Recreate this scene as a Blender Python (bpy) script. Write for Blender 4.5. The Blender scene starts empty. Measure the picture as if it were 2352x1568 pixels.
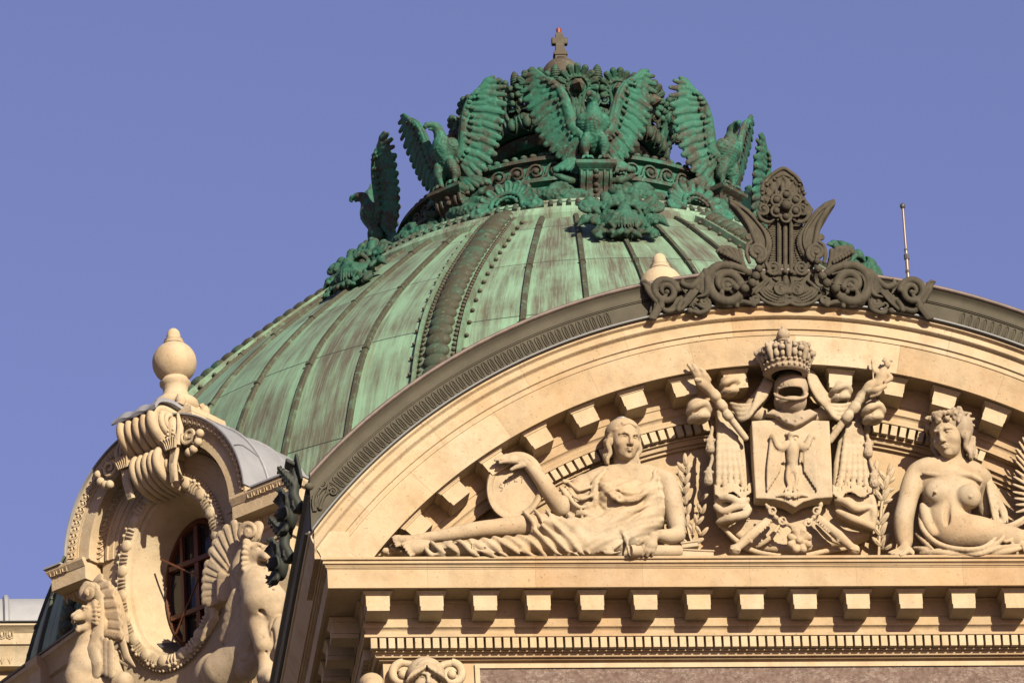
import bpy, math, random
import numpy as np
from math import sin, cos, radians, pi, sqrt, atan2, hypot, degrees
from mathutils import Vector, Matrix
random.seed(7)
RNG = np.random.default_rng(11)
SC = bpy.context.scene
# ------------------------------------------------------------------ camera
PSI, PITCH, ROLL = radians(7.5), radians(26.1), radians(0.058 * 180 / pi)
FPX = 16538.0                       # focal length in pixels of a 2352 px wide picture
EYE = np.array([0.0, 0.0, 1.6])
_F = np.array([sin(PSI) * cos(PITCH), cos(PSI) * cos(PITCH), sin(PITCH)])
_R0 = np.array([cos(PSI), -sin(PSI), 0.0]); _U0 = np.cross(_R0, _F)
_R = _R0 * cos(ROLL) - _U0 * sin(ROLL); _U = _U0 * cos(ROLL) + _R0 * sin(ROLL)
cam_d = bpy.data.cameras.new('camera'); cam = bpy.data.objects.new('camera', cam_d)
SC.collection.objects.link(cam); SC.camera = cam
cam_d.sensor_width = 36.0; cam_d.lens = 36.0 * FPX / 2352.0
cam_d.clip_start = 1.0; cam_d.clip_end = 5000.0
cam.matrix_world = Matrix(((_R[0], _U[0], -_F[0], EYE[0]), (_R[1], _U[1], -_F[1], EYE[1]), (_R[2], _U[2], -_F[2], EYE[2]), (0, 0, 0, 1)))
# ------------------------------------------------------------------ sky and sun
SUN_AZ, SUN_EL = radians(20.0), radians(23.0)     # to the right of the facade's normal, above the horizon
wd = bpy.data.worlds.new('World'); SC.world = wd; wd.use_nodes = True
nt = wd.node_tree; nt.nodes.clear()
sky = nt.nodes.new('ShaderNodeTexSky'); sky.sky_type = 'NISHITA'; sky.sun_disc = False
sky.sun_elevation = SUN_EL; sky.sun_rotation = pi - SUN_AZ   # measured clockwise from +Y
sky.air_density = 1.0; sky.dust_density = 0.3; sky.ozone_density = 2.2; sky.altitude = 50
hs = nt.nodes.new('ShaderNodeMix'); hs.data_type = 'RGBA'; hs.blend_type = 'MULTIPLY'; hs.inputs[0].default_value = 1.0
hs.inputs[7].default_value = (1.38, 0.98, 1.24, 1)
bg = nt.nodes.new('ShaderNodeBackground'); bg.inputs[1].default_value = 0.05
wo = nt.nodes.new('ShaderNodeOutputWorld')
nt.links.new(sky.outputs[0], hs.inputs[6]); nt.links.new(hs.outputs[2], bg.inputs[0]); nt.links.new(bg.outputs[0], wo.inputs[0])
sl = bpy.data.lights.new('sun', 'SUN'); sl.energy = 5.0; sl.angle = radians(0.5); sl.color = (1.0, 0.90, 0.72)
so = bpy.data.objects.new('sun', sl); SC.collection.objects.link(so)
_sd = Vector((sin(SUN_AZ) * cos(SUN_EL), -cos(SUN_AZ) * cos(SUN_EL), sin(SUN_EL)))
so.rotation_euler = _sd.to_track_quat('Z', 'Y').to_euler(); so.location = (30, -40, 80)
SC.view_settings.view_transform = 'Standard'; SC.view_settings.look = 'None'
SC.view_settings.exposure = 1.15; SC.view_settings.gamma = 1.0
# ------------------------------------------------------------------ measuring
AX, AY = 13.926, 98.031             # axis of the dome
YF = 80.0                           # plane of the pavilion's frieze
PCX, PCZ = 13.88, 33.82             # centre of the segmental arch
def ray(x, y):
    d = _F * FPX + _R * (x - 1176.0) - _U * (y - 784.0)
    return d / np.linalg.norm(d)
def Q(x, y, dep=0.0):               # survey point: picture point on the plane DEP in front of the frieze
    r = ray(x, y); return EYE + r * ((YF - dep) / r[1])
def DP(az, r, z):                   # polar point of the dome
    a = radians(az); return np.array([AX + r * sin(a), AY - r * cos(a), z])
# ------------------------------------------------------------------ scene helpers
def link(o): SC.collection.objects.link(o); return o
def props(o, label=None, cat=None, group=None, kind=None):
    if label: o['label'] = label
    if cat: o['category'] = cat
    if group: o['group'] = group
    if kind: o['kind'] = kind
    return o
def thing(name, label, cat, loc=(0, 0, 0), rz=0.0, group=None):
    o = link(bpy.data.objects.new(name, None)); o.location = Vector([float(t) for t in loc]); o.rotation_euler = (0, 0, rz)
    o.empty_display_size = 0.2
    return props(o, label, cat, group)
def root_loc(o):
    while o.parent: o = o.parent
    return np.array(o.location)
class MB:
    def __init__(s): s.v = []; s.f = []; s.n = 0; s.uv = None
    def add(s, v, f, M=None):
        v = np.asarray(v, float).reshape(-1, 3)
        if M is not None:
            M = np.array(M); v = v @ M[:3, :3].T + M[:3, 3]
        k = s.n; s.v.append(v); s.f += [tuple(i + k for i in q) for q in f]; s.n += len(v); return s
    def box(s, lo, hi, M=None, bev=0.0):
        x0, y0, z0 = lo; x1, y1, z1 = hi
        if bev:
            return s.add(*bevbox(lo, hi, bev), M)
        return s.add([(x0, y0, z0), (x1, y0, z0), (x1, y1, z0), (x0, y1, z0), (x0, y0, z1), (x1, y0, z1), (x1, y1, z1), (x0, y1, z1)],
                     [(0, 3, 2, 1), (4, 5, 6, 7), (0, 1, 5, 4), (1, 2, 6, 5), (2, 3, 7, 6), (3, 0, 4, 7)], M)
    def rings(s, rings, closed_ring=True, closed_path=False, cap=True, M=None):
        R = np.asarray(rings, float); a, b = R.shape[:2]; f = []
        for i in range(a if closed_path else a - 1):
            j = (i + 1) % a
            for k in range(b if closed_ring else b - 1):
                l = (k + 1) % b; f.append((i * b + k, i * b + l, j * b + l, j * b + k))
        if cap and not closed_path and closed_ring:
            f.append(tuple(range(b))[::-1]); f.append(tuple((a - 1) * b + k for k in range(b)))
        return s.add(R.reshape(-1, 3), f, M)
    def lathe(s, prof, n=24, M=None, a0=0.0, a1=2 * pi):
        full = abs(a1 - a0 - 2 * pi) < 1e-6
        ts = [a0 + (a1 - a0) * i / (n if full else n - 1) for i in range(n)]
        R = [[(r * cos(t), r * sin(t), z) for r, z in prof] for t in ts]
        return s.rings(R, closed_ring=False, closed_path=full, cap=False, M=M)
    def tube(s, pts, rad, n=8, closed=False, M=None, up=None, flat=1.0):
        P = np.asarray(pts, float); m = len(P); rad = np.broadcast_to(np.asarray(rad, float), (m,))
        if closed: T = np.roll(P, -1, 0) - np.roll(P, 1, 0)
        else: T = np.gradient(P, axis=0)
        T /= np.linalg.norm(T, axis=1)[:, None] + 1e-12
        u = np.array(up if up is not None else ((0, 0, 1) if abs(T[0][2]) < .9 else (1, 0, 0)), float); R = []
        for i in range(m):
            u0 = u - T[i] * (u @ T[i]); nn = np.linalg.norm(u0)
            if nn < 1e-6: u0 = np.cross(T[i], (1, 0.3, 0.2)); nn = np.linalg.norm(u0)
            u0 /= nn; w = np.cross(T[i], u0)
            if up is None: u = u0
            R.append([P[i] + rad[i] * (cos(2 * pi * k / n) * u0 * flat + sin(2 * pi * k / n) * w) for k in range(n)])
        return s.rings(R, closed_path=closed, M=M)
    def ell(s, c, r, n=12, m=8, M=None, R=None):
        r = np.broadcast_to(np.asarray(r, float), (3,)); V = [(0, 0, -1)]
        for i in range(1, m):
            p = -pi / 2 + pi * i / m
            V += [(cos(p) * cos(2 * pi * k / n), cos(p) * sin(2 * pi * k / n), sin(p)) for k in range(n)]
        V.append((0, 0, 1)); V = np.array(V) * r
        if R is not None: V = V @ np.array(R).T
        V = V + np.asarray(c, float); f = [(0, 1 + (k + 1) % n, 1 + k) for k in range(n)]
        for i in range(m - 2):
            a = 1 + i * n; f += [(a + k, a + (k + 1) % n, a + n + (k + 1) % n, a + n + k) for k in range(n)]
        a = 1 + (m - 2) * n; e = len(V) - 1; f += [(a + k, a + (k + 1) % n, e) for k in range(n)]
        return s.add(V, f, M)
    def extr(s, poly, y0, y1, M=None):          # polygon in x,z pushed along y
        n = len(poly); V = [(x, y0, z) for x, z in poly] + [(x, y1, z) for x, z in poly]
        f = [tuple(range(n)), tuple(range(n, 2 * n))[::-1]] + [(i, i + n, (i + 1) % n + n, (i + 1) % n) for i in range(n)]
        return s.add(V, f, M)
def bevbox(lo, hi, b):
    bm = bmesh_new_box(lo, hi, b); return bm
def bmesh_new_box(lo, hi, b):
    import bmesh
    bm = bmesh.new(); bmesh.ops.create_cube(bm, size=1.0)
    lo = np.array(lo, float); hi = np.array(hi, float)
    for v in bm.verts: v.co = Vector((lo + hi) / 2 + np.array(v.co) * (hi - lo))
    bmesh.ops.bevel(bm, geom=bm.edges[:], offset=b, segments=1, affect='EDGES')
    bm.verts.index_update(); V = [tuple(v.co) for v in bm.verts]; f = [tuple(v.index for v in q.verts) for q in bm.faces]; bm.free(); return V, f
def part(name, mb, mat, parent=None, world=True, smooth=None, label=None, kind=None, uv=None, loc=None):
    V, F = (np.concatenate(mb.v), mb.f) if isinstance(mb, MB) else mb
    V = np.asarray(V, float)
    if world and parent is not None: V = V - root_loc(parent)
    me = bpy.data.meshes.new(name); me.from_pydata([tuple(v) for v in V.tolist()], [], F if not isinstance(F, np.ndarray) else F.tolist())
    me.update()
    import bmesh
    bm = bmesh.new(); bm.from_mesh(me); bmesh.ops.recalc_face_normals(bm, faces=bm.faces); bm.to_mesh(me); bm.free()
    if smooth is not None:
        me.polygons.foreach_set('use_smooth', [True] * len(me.polygons))
        if smooth < 179:
            me.set_sharp_from_angle(angle=radians(smooth))
    if uv is not None:
        l = me.uv_layers.new(name='UVMap'); co = uv(V); idx = np.zeros(len(me.loops), int); me.loops.foreach_get('vertex_index', idx)
        l.data.foreach_set('uv', co[idx].astype(np.float32).ravel())
    me.materials.append(mat)
    o = link(bpy.data.objects.new(name, me)); o.parent = parent
    if label: o['label'] = label
    if kind: o['kind'] = kind
    return o
def copy_tree(o, parent=None):
    c = link(o.copy()); c.parent = parent
    for ch in list(o.children): copy_tree(ch, c)
    return c
# ------------------------------------------------------------------ sculpting: signed distance volume and surface nets
class Vox:
    def __init__(s, lo, hi, h):
        s.lo = np.array(lo, np.float32); s.h = float(h); s.n = np.maximum(((np.array(hi) - s.lo) / h).astype(int) + 2, 4)
        s.D = np.full(s.n, 0.5, np.float32); s.stack = None
    def _g(s, lo, hi, m):
        a = np.clip(np.floor((np.asarray(lo) - m - s.lo) / s.h).astype(int), 0, s.n); b = np.clip(np.ceil((np.asarray(hi) + m - s.lo) / s.h).astype(int) + 1, 0, s.n)
        if np.any(b <= a): return None, None
        ax = [(s.lo[i] + s.h * np.arange(a[i], b[i])).astype(np.float32) for i in range(3)]
        return tuple(slice(a[i], b[i]) for i in range(3)), (ax[0][:, None, None], ax[1][None, :, None], ax[2][None, None, :])
    def _u(s, sl, d, k, sub=False):
        A = s.D[sl]
        if sub:
            if k > 0:
                hh = np.clip(0.5 - 0.5 * (A + d) / k, 0, 1); s.D[sl] = A * (1 - hh) + (-d) * hh + k * hh * (1 - hh)
            else: s.D[sl] = np.maximum(A, -d)
        elif k > 0:
            hh = np.clip(0.5 + 0.5 * (A - d) / k, 0, 1); s.D[sl] = A * (1 - hh) + d * hh - k * hh * (1 - hh)
        else: s.D[sl] = np.minimum(A, d)
    def cap(s, a, b, ra, rb=None, k=0.0, sub=False):
        rb = ra if rb is None else rb; a = np.asarray(a, np.float32); b = np.asarray(b, np.float32); R = max(ra, rb)
        sl, g = s._g(np.minimum(a, b) - R, np.maximum(a, b) + R, k + 3 * s.h)
        if sl is None: return s
        ab = b - a; L = float(ab @ ab) + 1e-9
        t = np.clip(((g[0] - a[0]) * ab[0] + (g[1] - a[1]) * ab[1] + (g[2] - a[2]) * ab[2]) / L, 0, 1)
        d = np.sqrt((g[0] - a[0] - ab[0] * t) ** 2 + (g[1] - a[1] - ab[1] * t) ** 2 + (g[2] - a[2] - ab[2] * t) ** 2) - (ra + (rb - ra) * t)
        s._u(sl, d, k, sub); return s
    def path(s, P, r, k=0.0, sub=False):
        r = np.broadcast_to(np.asarray(r, float), (len(P),))
        for i in range(len(P) - 1): s.cap(P[i], P[i + 1], r[i], r[i + 1], k, sub)
        return s
    def ell(s, c, r, k=0.0, R=None, sub=False):
        c = np.asarray(c, np.float32); r = np.broadcast_to(np.asarray(r, float), (3,)).astype(np.float32)
        if R is None: e = r
        else: R = np.asarray(R, np.float32); e = np.sqrt(((R * r[None, :]) ** 2).sum(1))
        sl, g = s._g(c - e, c + e, k + 3 * s.h)
        if sl is None: return s
        p = [g[i] - c[i] for i in range(3)]
        if R is not None: p = [p[0] * R[0, j] + p[1] * R[1, j] + p[2] * R[2, j] for j in range(3)]
        k0 = np.sqrt((p[0] / r[0]) ** 2 + (p[1] / r[1]) ** 2 + (p[2] / r[2]) ** 2)
        k1 = np.sqrt((p[0] / r[0] ** 2) ** 2 + (p[1] / r[1] ** 2) ** 2 + (p[2] / r[2] ** 2) ** 2)
        s._u(sl, np.where(k0 < 1e-4, -r.min(), k0 * (k0 - 1) / np.maximum(k1, 1e-6)), k, sub); return s
    def box(s, c, hlf, R=None, rnd=0.0, k=0.0, sub=False):
        c = np.asarray(c, np.float32); hlf = np.asarray(hlf, np.float32)
        e = hlf if R is None else np.abs(np.asarray(R)) @ hlf
        sl, g = s._g(c - e, c + e, k + 3 * s.h)
        if sl is None: return s
        p = [g[i] - c[i] for i in range(3)]
        if R is not None: R = np.asarray(R, np.float32); p = [p[0] * R[0, j] + p[1] * R[1, j] + p[2] * R[2, j] for j in range(3)]
        q = [np.abs(p[i]) - (hlf[i] - rnd) for i in range(3)]
        d = np.sqrt(np.maximum(q[0], 0) ** 2 + np.maximum(q[1], 0) ** 2 + np.maximum(q[2], 0) ** 2) + np.minimum(np.maximum(np.maximum(q[0], q[1]), q[2]), 0) - rnd
        s._u(sl, d, k, sub); return s
    def plate(s, poly, y0, y1, rnd=0.01, k=0.0, sub=False):     # x,z polygon between two depths
        P = np.asarray(poly, np.float32)
        sl, g = s._g((P[:, 0].min(), min(y0, y1), P[:, 1].min()), (P[:, 0].max(), max(y0, y1), P[:, 1].max()), k + 3 * s.h)
        if sl is None: return s
        X = g[0][:, 0, :]; Z = g[2][0]; X, Z = np.broadcast_arrays(X, Z); best = np.full(X.shape, 1e9, np.float32); ins = np.zeros(X.shape, bool); n = len(P)
        for i in range(n):
            a, b = P[i], P[(i + 1) % n]; e = b - a; t = np.clip(((X - a[0]) * e[0] + (Z - a[1]) * e[1]) / (e @ e + 1e-12), 0, 1)
            best = np.minimum(best, (X - a[0] - e[0] * t) ** 2 + (Z - a[1] - e[1] * t) ** 2)
            cr = (a[1] > Z) != (b[1] > Z)
            with np.errstate(divide='ignore', invalid='ignore'): ins ^= cr & (X < (b[0] - a[0]) * (Z - a[1]) / (b[1] - a[1]) + a[0])
        d2 = (np.sqrt(best) * np.where(ins, -1, 1) + rnd)[:, None, :]; dy = np.abs(g[1] - (y0 + y1) / 2) - abs(y1 - y0) / 2 + rnd
        d = np.sqrt(np.maximum(d2, 0) ** 2 + np.maximum(dy, 0) ** 2) + np.minimum(np.maximum(d2, dy), 0) - rnd
        s._u(sl, d.astype(np.float32), k, sub); return s
    def warp(s, f, lo=None, hi=None):           # add a displacement field
        lo = s.lo if lo is None else lo; hi = s.lo + s.h * s.n if hi is None else hi
        sl, g = s._g(lo, hi, 0)
        if sl is not None: s.D[sl] += f(*g)
        return s
    def cut_below(s, axis, val):
        ax = (s.lo[axis] + s.h * np.arange(s.n[axis])).astype(np.float32); sh = [1, 1, 1]; sh[axis] = -1
        s.D = np.maximum(s.D, val - ax.reshape(sh)); return s
    def mesh(s, smooth=1):
        D = s.D; h = s.h
        D[0] = D[-1] = h; D[:, 0] = D[:, -1] = h; D[:, :, 0] = D[:, :, -1] = h
        S = D < 0; n = np.array(D.shape) - 1
        c = np.zeros(n, np.int8)
        off = [(i, j, k) for i in (0, 1) for j in (0, 1) for k in (0, 1)]
        def sub(A, o): return A[o[0]:o[0] + n[0], o[1]:o[1] + n[1], o[2]:o[2] + n[2]]
        for o in off: c += sub(S, o)
        act = (c > 0) & (c < 8); I = np.argwhere(act); m = len(I); idx = np.full(n, -1, np.int64); idx[act] = np.arange(m)
        acc = np.zeros((m, 3)); cnt = np.zeros(m)
        for a in off:
            for ax in range(3):
                if a[ax]: continue
                b = list(a); b[ax] = 1
                da = D[I[:, 0] + a[0], I[:, 1] + a[1], I[:, 2] + a[2]]; db = D[I[:, 0] + b[0], I[:, 1] + b[1], I[:, 2] + b[2]]
                x = (da < 0) != (db < 0); t = da[x] / (da[x] - db[x]); p = np.tile(np.array(a, float), (x.sum(), 1)); p[:, ax] += t
                acc[x] += p; cnt[x] += 1
        V = (I + acc / cnt[:, None]) * h + s.lo; F = []
        for ax in range(3):
            A = np.moveaxis(S, ax, 0); J = np.moveaxis(idx, ax, 0)
            e = (A[:-1] != A[1:])[:, 1:-1, 1:-1]; w = np.argwhere(e)
            i, j, k = w[:, 0], w[:, 1] + 1, w[:, 2] + 1
            q = np.stack([J[i, j - 1, k - 1], J[i, j, k - 1], J[i, j, k], J[i, j - 1, k]], 1)
            fl = A[i, j, k]; q[~fl] = q[~fl][:, ::-1]; F.append(q)
        F = np.concatenate(F); F = F[(F >= 0).all(1)]
        for _ in range(smooth):
            acc = np.zeros_like(V); cn = np.zeros(len(V))
            for q in range(4):
                a, b = F[:, q], F[:, (q + 1) % 4]
                for t in range(3): acc[:, t] += np.bincount(a, V[b, t], len(V)) + np.bincount(b, V[a, t], len(V))
                cn += np.bincount(a, minlength=len(V)) + np.bincount(b, minlength=len(V))
            V = 0.5 * V + 0.5 * acc / np.maximum(cn, 1)[:, None]
        return V, F
def spiral(cx, cz, r0, r1, a0, turns, n=40):
    """points of a flat scroll in x,z from radius r0 to r1"""
    return [(cx + (r0 + (r1 - r0) * t) * cos(a0 + 2 * pi * turns * t), cz + (r0 + (r1 - r0) * t) * sin(a0 + 2 * pi * turns * t)) for t in np.linspace(0, 1, n)]
def crom(P, n=8):
    P = np.asarray(P, float); Q_ = np.vstack([2 * P[0] - P[1], P, 2 * P[-1] - P[-2]]); out = []
    for i in range(1, len(Q_) - 2):
        for t in np.linspace(0, 1, n, endpoint=False):
            a, b, c, d = Q_[i - 1], Q_[i], Q_[i + 1], Q_[i + 2]
            out.append(0.5 * (2 * b + (c - a) * t + (2 * a - 5 * b + 4 * c - d) * t * t + (3 * b - a - 3 * c + d) * t ** 3))
    out.append(P[-1]); return np.array(out)
def rotm(ax, deg): return np.array(Matrix.Rotation(radians(deg), 3, ax))
# ------------------------------------------------------------------ materials
def mat_new(name):
    m = bpy.data.materials.new(name); m.use_nodes = True; t = m.node_tree; t.nodes.clear()
    o = t.nodes.new('ShaderNodeOutputMaterial'); b = t.nodes.new('ShaderNodeBsdfPrincipled'); t.links.new(b.outputs[0], o.inputs[0])
    return m, t, b
def N(t, typ, **kw):
    n = t.nodes.new(typ)
    for k, v in kw.items():
        if k.startswith('i_'): n.inputs[int(k[2:])].default_value = v
        else: setattr(n, k, v)
    return n
def noise(t, co, scale, detail=5.0, rough=0.6, stretch=None):
    if stretch is not None:
        mp = N(t, 'ShaderNodeMapping'); mp.inputs['Scale'].default_value = stretch; t.links.new(co, mp.inputs[0]); co = mp.outputs[0]
    n = N(t, 'ShaderNodeTexNoise'); n.inputs['Scale'].default_value = scale; n.inputs['Detail'].default_value = detail; n.inputs['Roughness'].default_value = rough
    t.links.new(co, n.inputs['Vector']); return n.outputs[0]
def ramp(t, fac, stops):
    r = N(t, 'ShaderNodeValToRGB'); e = r.color_ramp.elements
    while len(e) < len(stops): e.new(0.5)
    for q, (p, c) in zip(e, stops):
        q.position = p; q.color = (c, c, c, 1) if not isinstance(c, tuple) else (*c, 1)
    t.links.new(fac, r.inputs[0]); return r.outputs[0]
def mix(t, fac, a, b, mode='MIX'):
    m = N(t, 'ShaderNodeMix', data_type='RGBA', blend_type=mode)
    for s, q in ((m.inputs[0], fac), (m.inputs[6], a), (m.inputs[7], b)):
        if isinstance(q, (int, float)): s.default_value = q
        elif isinstance(q, tuple): s.default_value = (*q, 1)
        else: t.links.new(q, s)
    return m.outputs[2]
def bump(t, b, h, strength=0.3, dist=0.01):
    n = N(t, 'ShaderNodeBump'); n.inputs['Strength'].default_value = strength; n.inputs['Distance'].default_value = dist
    t.links.new(h, n.inputs['Height']); t.links.new(n.outputs[0], b.inputs['Normal'])
KA = 0.52                            # albedo scale of the metals
def kk(c): return tuple(x * KA for x in c)
def stone(name, base, dark, spots=0.5, rough=0.85, blocks=None, tint=(1.0, 0.86, 0.72), polar=None):
    m, t, b = mat_new(name); g = N(t, 'ShaderNodeTexCoord'); co = g.outputs['Object']
    geo = N(t, 'ShaderNodeNewGeometry'); wc = geo.outputs['Position']
    c = mix(t, ramp(t, noise(t, wc, 0.9, 6, 0.65), [(0.35, 0.0), (0.7, 1.0)]), base, tuple(x * y for x, y in zip(base, tint)))
    c = mix(t, ramp(t, noise(t, wc, 3.1, 6, 0.7), [(0.46, 0.0), (0.72, 0.75 * spots)]), c, dark)
    c = mix(t, ramp(t, noise(t, wc, 2.0, 4, 0.6, (2.4, 2.4, 0.5)), [(0.5, 0.0), (0.8, 0.6 * spots)]), c, tuple(x * 0.6 for x in base))
    c = mix(t, ramp(t, noise(t, wc, 26, 3, 0.7), [(0.62, 0.0), (0.72, 1.0 * spots)]), c, tuple(x * 0.5 for x in dark))
    if blocks:
        sx, sy, sz, w, h, mort = blocks
        mp = N(t, 'ShaderNodeMapping'); mp.inputs['Rotation'].default_value = (pi / 2, 0, 0); t.links.new(wc, mp.inputs[0])
        br = N(t, 'ShaderNodeTexBrick'); br.inputs['Scale'].default_value = 1.0; br.inputs['Brick Width'].default_value = w; br.inputs['Row Height'].default_value = h
        br.inputs['Mortar Size'].default_value = mort; br.inputs['Mortar Smooth'].default_value = 0.3; br.offset = 0.37; br.inputs['Bias'].default_value = -0.1
        br.inputs['Color1'].default_value = (1, 0.98, 0.93, 1); br.inputs['Color2'].default_value = (0.80, 0.71, 0.64, 1); br.inputs['Mortar'].default_value = (0.62, 0.58, 0.52, 1)
        t.links.new(mp.outputs[0], br.inputs[0]); c = mix(t, 1.0, c, br.outputs[0], 'MULTIPLY')
    if polar:                            # voussoirs of the arch: every block its own shade, thin joints
        cx, cz, da = polar; sp = N(t, 'ShaderNodeSeparateXYZ'); t.links.new(wc, sp.inputs[0])
        def M(op, a, b_=None):
            n = N(t, 'ShaderNodeMath', operation=op)
            for i, q in enumerate((a, b_)):
                if q is None: continue
                if isinstance(q, (int, float)): n.inputs[i].default_value = q
                else: t.links.new(q, n.inputs[i])
            return n.outputs[0]
        dx = M('SUBTRACT', sp.outputs[0], cx); dz = M('SUBTRACT', sp.outputs[2], cz); rad = M('SQRT', M('ADD', M('MULTIPLY', dx, dx), M('MULTIPLY', dz, dz)))
        row = M('LESS_THAN', rad, 7.06); u = M('ADD', M('DIVIDE', M('ARCTAN2', dx, dz), da), M('ADD', M('MULTIPLY', row, .43), 50.5)); wn = N(t, 'ShaderNodeTexWhiteNoise', noise_dimensions='1D'); t.links.new(M('ADD', M('FLOOR', u), M('MULTIPLY', row, 71.3)), wn.inputs['W'])
        c = mix(t, ramp(t, wn.outputs[0], [(0.0, 0.0), (1.0, 1.0)]), c, mix(t, 1.0, c, (0.80, 0.72, 0.64), 'MULTIPLY')); c = mix(t, M('MULTIPLY', M('LESS_THAN', M('FRACT', u), .012), .45), c, dark)
    t.links.new(c, b.inputs['Base Color']); b.inputs['Roughness'].default_value = rough
    b.inputs['Specular IOR Level'].default_value = 0.2
    hb = N(t, 'ShaderNodeMath', operation='MULTIPLY_ADD'); t.links.new(noise(t, wc, 7, 4, 0.6), hb.inputs[0]); hb.inputs[1].default_value = 1.6; t.links.new(noise(t, wc, 34, 5, 0.75), hb.inputs[2])
    bump(t, b, hb.outputs[0], 0.5, 0.010)
    return m
def patina(name, green, brown, amt=(0.42, 0.6), edge=0.6, fleck=(0.30, 0.62, 0.45), scale=4.0, rough=0.72):
    """weathered bronze: brown metal with verdigris settled by noise and worn off the raised edges"""
    green, brown, fleck = kk(green), kk(brown), kk(fleck)
    m, t, b = mat_new(name); g = N(t, 'ShaderNodeNewGeometry'); wc = g.outputs['Position']
    n1 = noise(t, wc, scale, 7, 0.7)
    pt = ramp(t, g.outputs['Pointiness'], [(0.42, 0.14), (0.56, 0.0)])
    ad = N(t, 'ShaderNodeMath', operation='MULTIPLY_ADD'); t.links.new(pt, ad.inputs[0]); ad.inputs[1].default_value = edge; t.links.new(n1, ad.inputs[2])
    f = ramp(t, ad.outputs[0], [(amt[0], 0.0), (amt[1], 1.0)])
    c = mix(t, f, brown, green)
    c = mix(t, ramp(t, noise(t, wc, scale * 4.5, 5, 0.75), [(0.55, 0.0), (0.72, 0.7)]), c, fleck)
    c = mix(t, ramp(t, noise(t, wc, scale * 3, 5, 0.75, (1, 1, .35)), [(0.56, 0.0), (0.75, 0.8)]), c, tuple(x * .6 for x in brown))
    t.links.new(c, b.inputs['Base Color']); b.inputs['Roughness'].default_value = rough; b.inputs['Specular IOR Level'].default_value = 0.2
    bump(t, b, noise(t, wc, 40, 4, 0.7), 0.25, 0.006)
    return m
def plain(name, col, rough=0.6, metal=0.0, var=0.35, scale=6.0, stretch=None, spec=0.4):
    col = kk(col)
    m, t, b = mat_new(name); g = N(t, 'ShaderNodeNewGeometry'); wc = g.outputs['Position']
    c = mix(t, ramp(t, noise(t, wc, scale, 6, 0.7, stretch), [(0.3, 0.0), (0.75, 1.0)]), col, tuple(x * (1 - var) for x in col))
    t.links.new(c, b.inputs['Base Color']); b.inputs['Roughness'].default_value = rough; b.inputs['Metallic'].default_value = metal
    b.inputs['Specular IOR Level'].default_value = spec
    bump(t, b, noise(t, wc, 30, 4, 0.6), 0.15, 0.004)
    return m
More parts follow.
